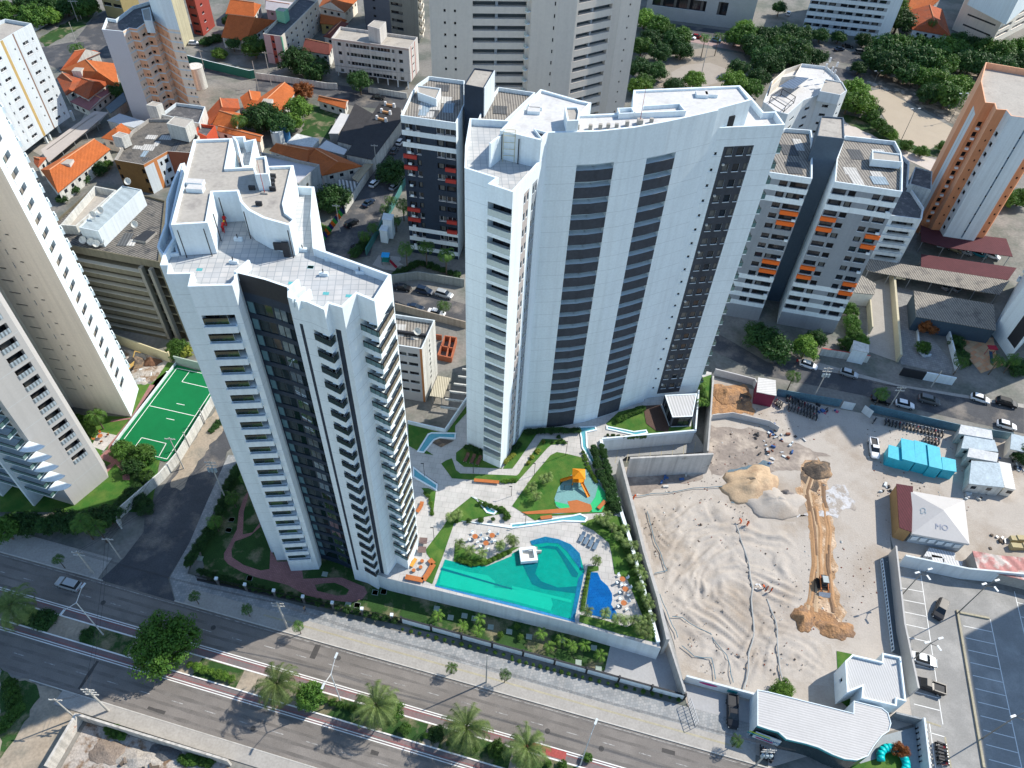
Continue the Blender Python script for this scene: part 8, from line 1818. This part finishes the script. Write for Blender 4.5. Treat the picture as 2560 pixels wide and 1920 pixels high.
moto('lone motorcycle left of the long row', 'h685,1075', .9, 0, 'lone motorcycles'); moto('rider-less scooter on the street between the flags and the navy tower', 'b625,1605', 1.2, 3, 'lone motorcycles')
moto_row('parked motorcycle in the right row of the car park', 'l1110,1500', 'l1130,1650', 7, 'motorcycles in the car park, right row', -.2, z=.08, col=(1, 0, 0, 3, 0)); moto_row('parked motorcycle in the left row of the car park', 'l980,1365', 'l1015,1650', 8, 'motorcycles in the car park, left row', -.3, z=.08, col=(0, 3, 0, 1, 0))
moto_row('parked motorcycle at the pavement in front of the sales pavilion', 'k1600,1550', 'l30,1600', 6, 'motorcycles at the sales pavilion', 1.3, z=.14)
# ------------------------------------------------------------------ skid loader, digger, debris
c = w('l350,475'); r = root('skid_loader', c, 'orange skid loader working on the ochre track', 'loader', rz=-1.65); OM = mat('machine_orange', (.55, .17, .05), rough=.5)
g = Geo(); g.loft([[Vector((-1.3, -.5, .5)), Vector((-1.3, .5, .5)), Vector((-1.3, .5, 1.5)), Vector((-1.3, -.5, 1.5))], [Vector((.7, -.5, .4)), Vector((.7, .5, .4)), Vector((.7, .5, 1.0)), Vector((.7, -.5, 1.0))]], CHAR); g.local('body', r)
g = Geo(); g.box(-.7, .5, -.45, .45, 1.0, 2.0, mat('cab_frame', (.05, .05, .05))); g.box(-.75, .55, -.5, .5, 2.0, 2.1, mat('cab_roof', (.4, .45, .45))); g.local('cab', r)
for y in (-.85, .85): g = Geo(); g.loft([[Vector((x, y-.2, z)) for x, z in ((-1.2, .35), (-.9, .05), (.6, .05), (.9, .35), (.6, .7), (-.9, .7))], [Vector((x, y+.2, z)) for x, z in ((-1.2, .35), (-.9, .05), (.6, .05), (.9, .35), (.6, .7), (-.9, .7))]], TYRE); g.local('track', r); g = Geo(); g.tube((-1.1, y*.75, 1.5), (1.3, y*.75, .9), .12, None, 6, OM); g.tube((1.3, y*.75, .9), (1.7, y*.75, .35), .1, None, 6, OM); g.local('arm', r)
g = Geo(); g.loft([[Vector((1.6, y, .1)), Vector((2.4, y, .1)), Vector((2.3, y, .2)), Vector((1.75, y, .7))] for y in (-1.0, 1.0)], METAL); g.local('bucket', r)
c = w('e850,720'); r = root('mini_digger', c, 'small yellow digger beside the rubble left of the football pitch', 'digger', rz=1.2); YM = mat('machine_yellow', (.55, .36, .12), rough=.5)
g = Geo(); g.box(-1.4, 1.0, -.8, .8, .7, 1.5, YM); g.local('body', r); g = Geo(); g.box(-.2, .9, -.7, .2, 1.5, 2.4, mat('cab_frame', None)); g.local('cab', r)
for y in (-.8, .8): g = Geo(); g.box(-1.3, 1.2, y-.22, y+.22, .1, .7, TYRE); g.local('track', r)
g = Geo(); g.tube((1, 0, 1.3), (2.4, 0, 2.8), .16, .12, 6, YM); g.tube((2.4, 0, 2.8), (3.6, 0, 1.2), .12, .1, 6, YM); g.local('boom', r)
rnd = random.Random(11)
def debris(label, c, n, sp, cols, grp, z=.06, size=.8):
    c = w(c); r = root('debris_pile', c, label, 'debris', grp)
    for k in range(n):
        m = cols[k % len(cols)]; p = c+Vector((rnd.gauss(0, sp), rnd.gauss(0, sp*.7), 0)); L = rnd.uniform(.4, 1.4)*size; a = rnd.uniform(0, 3); g = Geo(); e = p+Vector((cos(a)*L, sin(a)*L, 0)); hz_ = rnd.uniform(.1, .5); g.bar(p, e, rnd.uniform(.2, .6)*size, z, z+hz_, m); g.build('scrap', r)
DB = [CHAR, METAL, mat('rusty', (.2, .08, .05)), WHITE2, mat('blue_scrap', (.05, .12, .3))]
debris('heap of mixed scrap and steel left of the sandy track', 'h20,1190', 22, 2.2, DB, 'scrap heaps'); debris('heap of scrap with white sheets just below the other', 'h35,1275', 18, 1.8, DB, 'scrap heaps'); debris('blue sheets and boards behind the left hoarding', 'h380,1000', 10, 1.4, [mat('blue_scrap', None), mat('pink_board', (.6, .12, .2)), CHAR], 'scrap heaps')
debris('grey scrap yard heap at the right edge beyond the cabins', 'h1600,1370', 24, 2.6, DB, 'scrap heaps'); debris('white bags on pallets in front of the cabins', 'h1310,1560', 10, 1.0, [WHITE2, DIRTYW, FIBREL], 'scrap heaps'); debris('blue tarpaulin and planks below the niche wall', 'g1000,1445', 10, 1.8, [mat('blue_scrap', None), DIRTYW], 'scrap heaps')
debris('rubble pieces and pipes behind the beige tower end', 'e950,790', 18, 2.2, [DIRTYW, CONC, WHITE2], 'scrap heaps'); debris('planks and scrap inside the ruined lot', 'i900,1640', 16, 1.5, [mat('ash_brown', None), CHAR, BARK], 'scrap heaps'); debris('scattered planks beside the marquee', 'h770,1530', 6, .9, [WHITE2, CHAR], 'scrap heaps')
debris('yellow wrapped pallets near the right edge', 'l1500,190', 8, 1.2, [METAL, BARK], 'scrap heaps'); debris('loose bricks on the grey earth near the hoses', 'k1610,500', 6, .8, [mat('rusty', None), METAL], 'scrap heaps')
# satellite dishes, tanks and loose sheets on roofs are parts of their buildings
# ------------------------------------------------------------------ people
def person(label, t, z, ang, top, legs, hat=None, pose='stand', grp='workers'):
    c = w(t, z); ro = root('person', (c.x, c.y, z), label, 'person', grp, rz=ang)
    J = {'stand': dict(pel=(0, 0, .95), ch=(0, 0, 1.32), nk=(.02, 0, 1.5), hd=(.03, 0, 1.64), el=((.05, .28, 1.15), (.05, -.28, 1.15)), ha=((.22, .25, .95), (.22, -.25, .95)), kn=((.05, .1, .5), (-.02, -.1, .5)), ft=((.0, .12, .06), (-.08, -.12, .06))),
         'bend': dict(pel=(0, 0, .85), ch=(.28, 0, 1.08), nk=(.45, 0, 1.18), hd=(.58, 0, 1.22), el=((.42, .22, .85), (.42, -.22, .85)), ha=((.6, .15, .6), (.6, -.15, .6)), kn=((.12, .12, .45), (.05, -.12, .45)), ft=((0, .14, .06), (-.1, -.14, .06))),
         'reach': dict(pel=(0, 0, .95), ch=(.03, 0, 1.32), nk=(.04, 0, 1.5), hd=(.05, 0, 1.64), el=((.2, .25, 1.5), (.2, -.25, 1.45)), ha=((.42, .18, 1.75), (.42, -.18, 1.65)), kn=((.12, .1, .5), (-.02, -.1, .5)), ft=((.05, .12, .06), (-.12, -.12, .06)))}[pose]
    vs, rs, es = [], [], []
    def v(p, r): vs.append(p); rs.append(r); return len(vs)-1
    pel = v(J['pel'], .14); ch = v(J['ch'], .16); nk = v(J['nk'], .06); hd = v(J['hd'], .11); es += [(pel, ch), (ch, nk), (nk, hd)]
    for k, sy in ((0, 1), (1, -1)):
        sh = v((J['ch'][0]+.02, .17*sy, J['ch'][2]+.1), .065); el = v(J['el'][k], .048); ha = v(J['ha'][k], .04); es += [(ch, sh), (sh, el), (el, ha)]
        hp = v((J['pel'][0], .09*sy, J['pel'][2]-.08), .095); kn = v(J['kn'][k], .065); an = v(J['ft'][k], .045); to = v((J['ft'][k][0]+.16, J['ft'][k][1], .05), .04); es += [(pel, hp), (hp, kn), (kn, an), (an, to)]
    me = bpy.data.meshes.new('body'); me.from_pydata(vs, es, []); o = link(bpy.data.objects.new('body', me)); o.parent = ro; md = o.modifiers.new('skin', 'SKIN'); md.use_smooth_shade = True
    for i, r_ in enumerate(rs): me.skin_vertices[0].data[i].radius = (r_, r_)
    me.skin_vertices[0].data[pel].use_root = True; o.modifiers.new('sub', 'SUBSURF').levels = 1; me.materials.append(top)
    g = Geo(); P_ = Vector(J['hd']); rr = [[P_+Vector((.12*cos(a)*k_, .11*sin(a)*k_, z_)) for a in [i*pi/4 for i in range(8)]] for k_, z_ in ((1.05, .02), (1.0, .09), (.6, .15), (.1, .17))]; g.loft(rr, hat or CHAR); g.local('helmet' if hat else 'hair', ro)
    g = Geo(); g.loft([[P_+Vector((.09+.02*k_, .055*cos(a), .06*sin(a)-.02)) for a in [i*pi/4 for i in range(8)]] for k_ in (0, 1)], SKIN); g.local('face', ro)
    g = Geo()
    for k in (0, 1):
        kn = Vector(J['kn'][k]); ft = Vector(J['ft'][k]); hp = Vector((J['pel'][0], .09*(1 if k == 0 else -1), J['pel'][2]-.02)); g.tube(hp, kn, .115, .08, 8, legs); g.tube(kn, ft, .08, .06, 8, legs)
    g.local('trousers', ro); return ro
ORW = mat('orange_overall', (.62, .10, .02)); REW = mat('red_overall', (.45, .02, .02)); BLT = mat('blue_trousers', (.03, .05, .1)); YH = mat('yellow_helmet', (.7, .5, .03))
person('person in red overall and dark hair working by the penthouse wall of the left tower', 'A705,950', 64, 1.8, REW, REW, None, 'bend'); person('person in red overall with yellow helmet crouching on the left tower terrace', 'A685,1015', 64, 1.3, REW, REW, YH, 'bend')
person('person in red standing high on the scaffold of the curved tower terrace', 'E532,780', 66.2, 1.5, REW, REW, None, 'reach'); person('person in dark top and red trousers below on the scaffold', 'E548,870', 64.9, 1.6, BLT, REW, WHITE, 'reach')
person('person in orange beside the hose on the upper sand, left one', 'k1480,75', .3, 2.4, ORW, ORW, None, 'bend'); person('person in orange beside the hose on the upper sand, right one', 'k1520,90', .3, .8, ORW, ORW, None, 'stand')
person('person in orange vest at the grey hose tangle, left one', 'k1630,500', .3, 2.8, ORW, BLT, None, 'bend'); person('person in orange vest standing near the long white hose', 'l12,520', .2, -.5, ORW, BLT, None, 'stand'); person('person in orange at the upper left corner of the sand', 'g785,1575', .1, .4, ORW, ORW, WHITE, 'bend')
person('person walking on the shaded avenue pavement', 'j318,640', .15, -.3, mat('mixed_shirt', (.35, .25, .15)), BLT, None, 'stand', 'pedestrians'); person('person bending at the orange earth near the kiosk', 'g1472,945', .1, .6, SKIN, mat('khaki', (.3, .25, .15)), None, 'bend')
person('person standing in the pavement shadow behind the parked cars at left', 'h180,700', .1, .6, REW, BLT, None, 'stand', 'pedestrians')
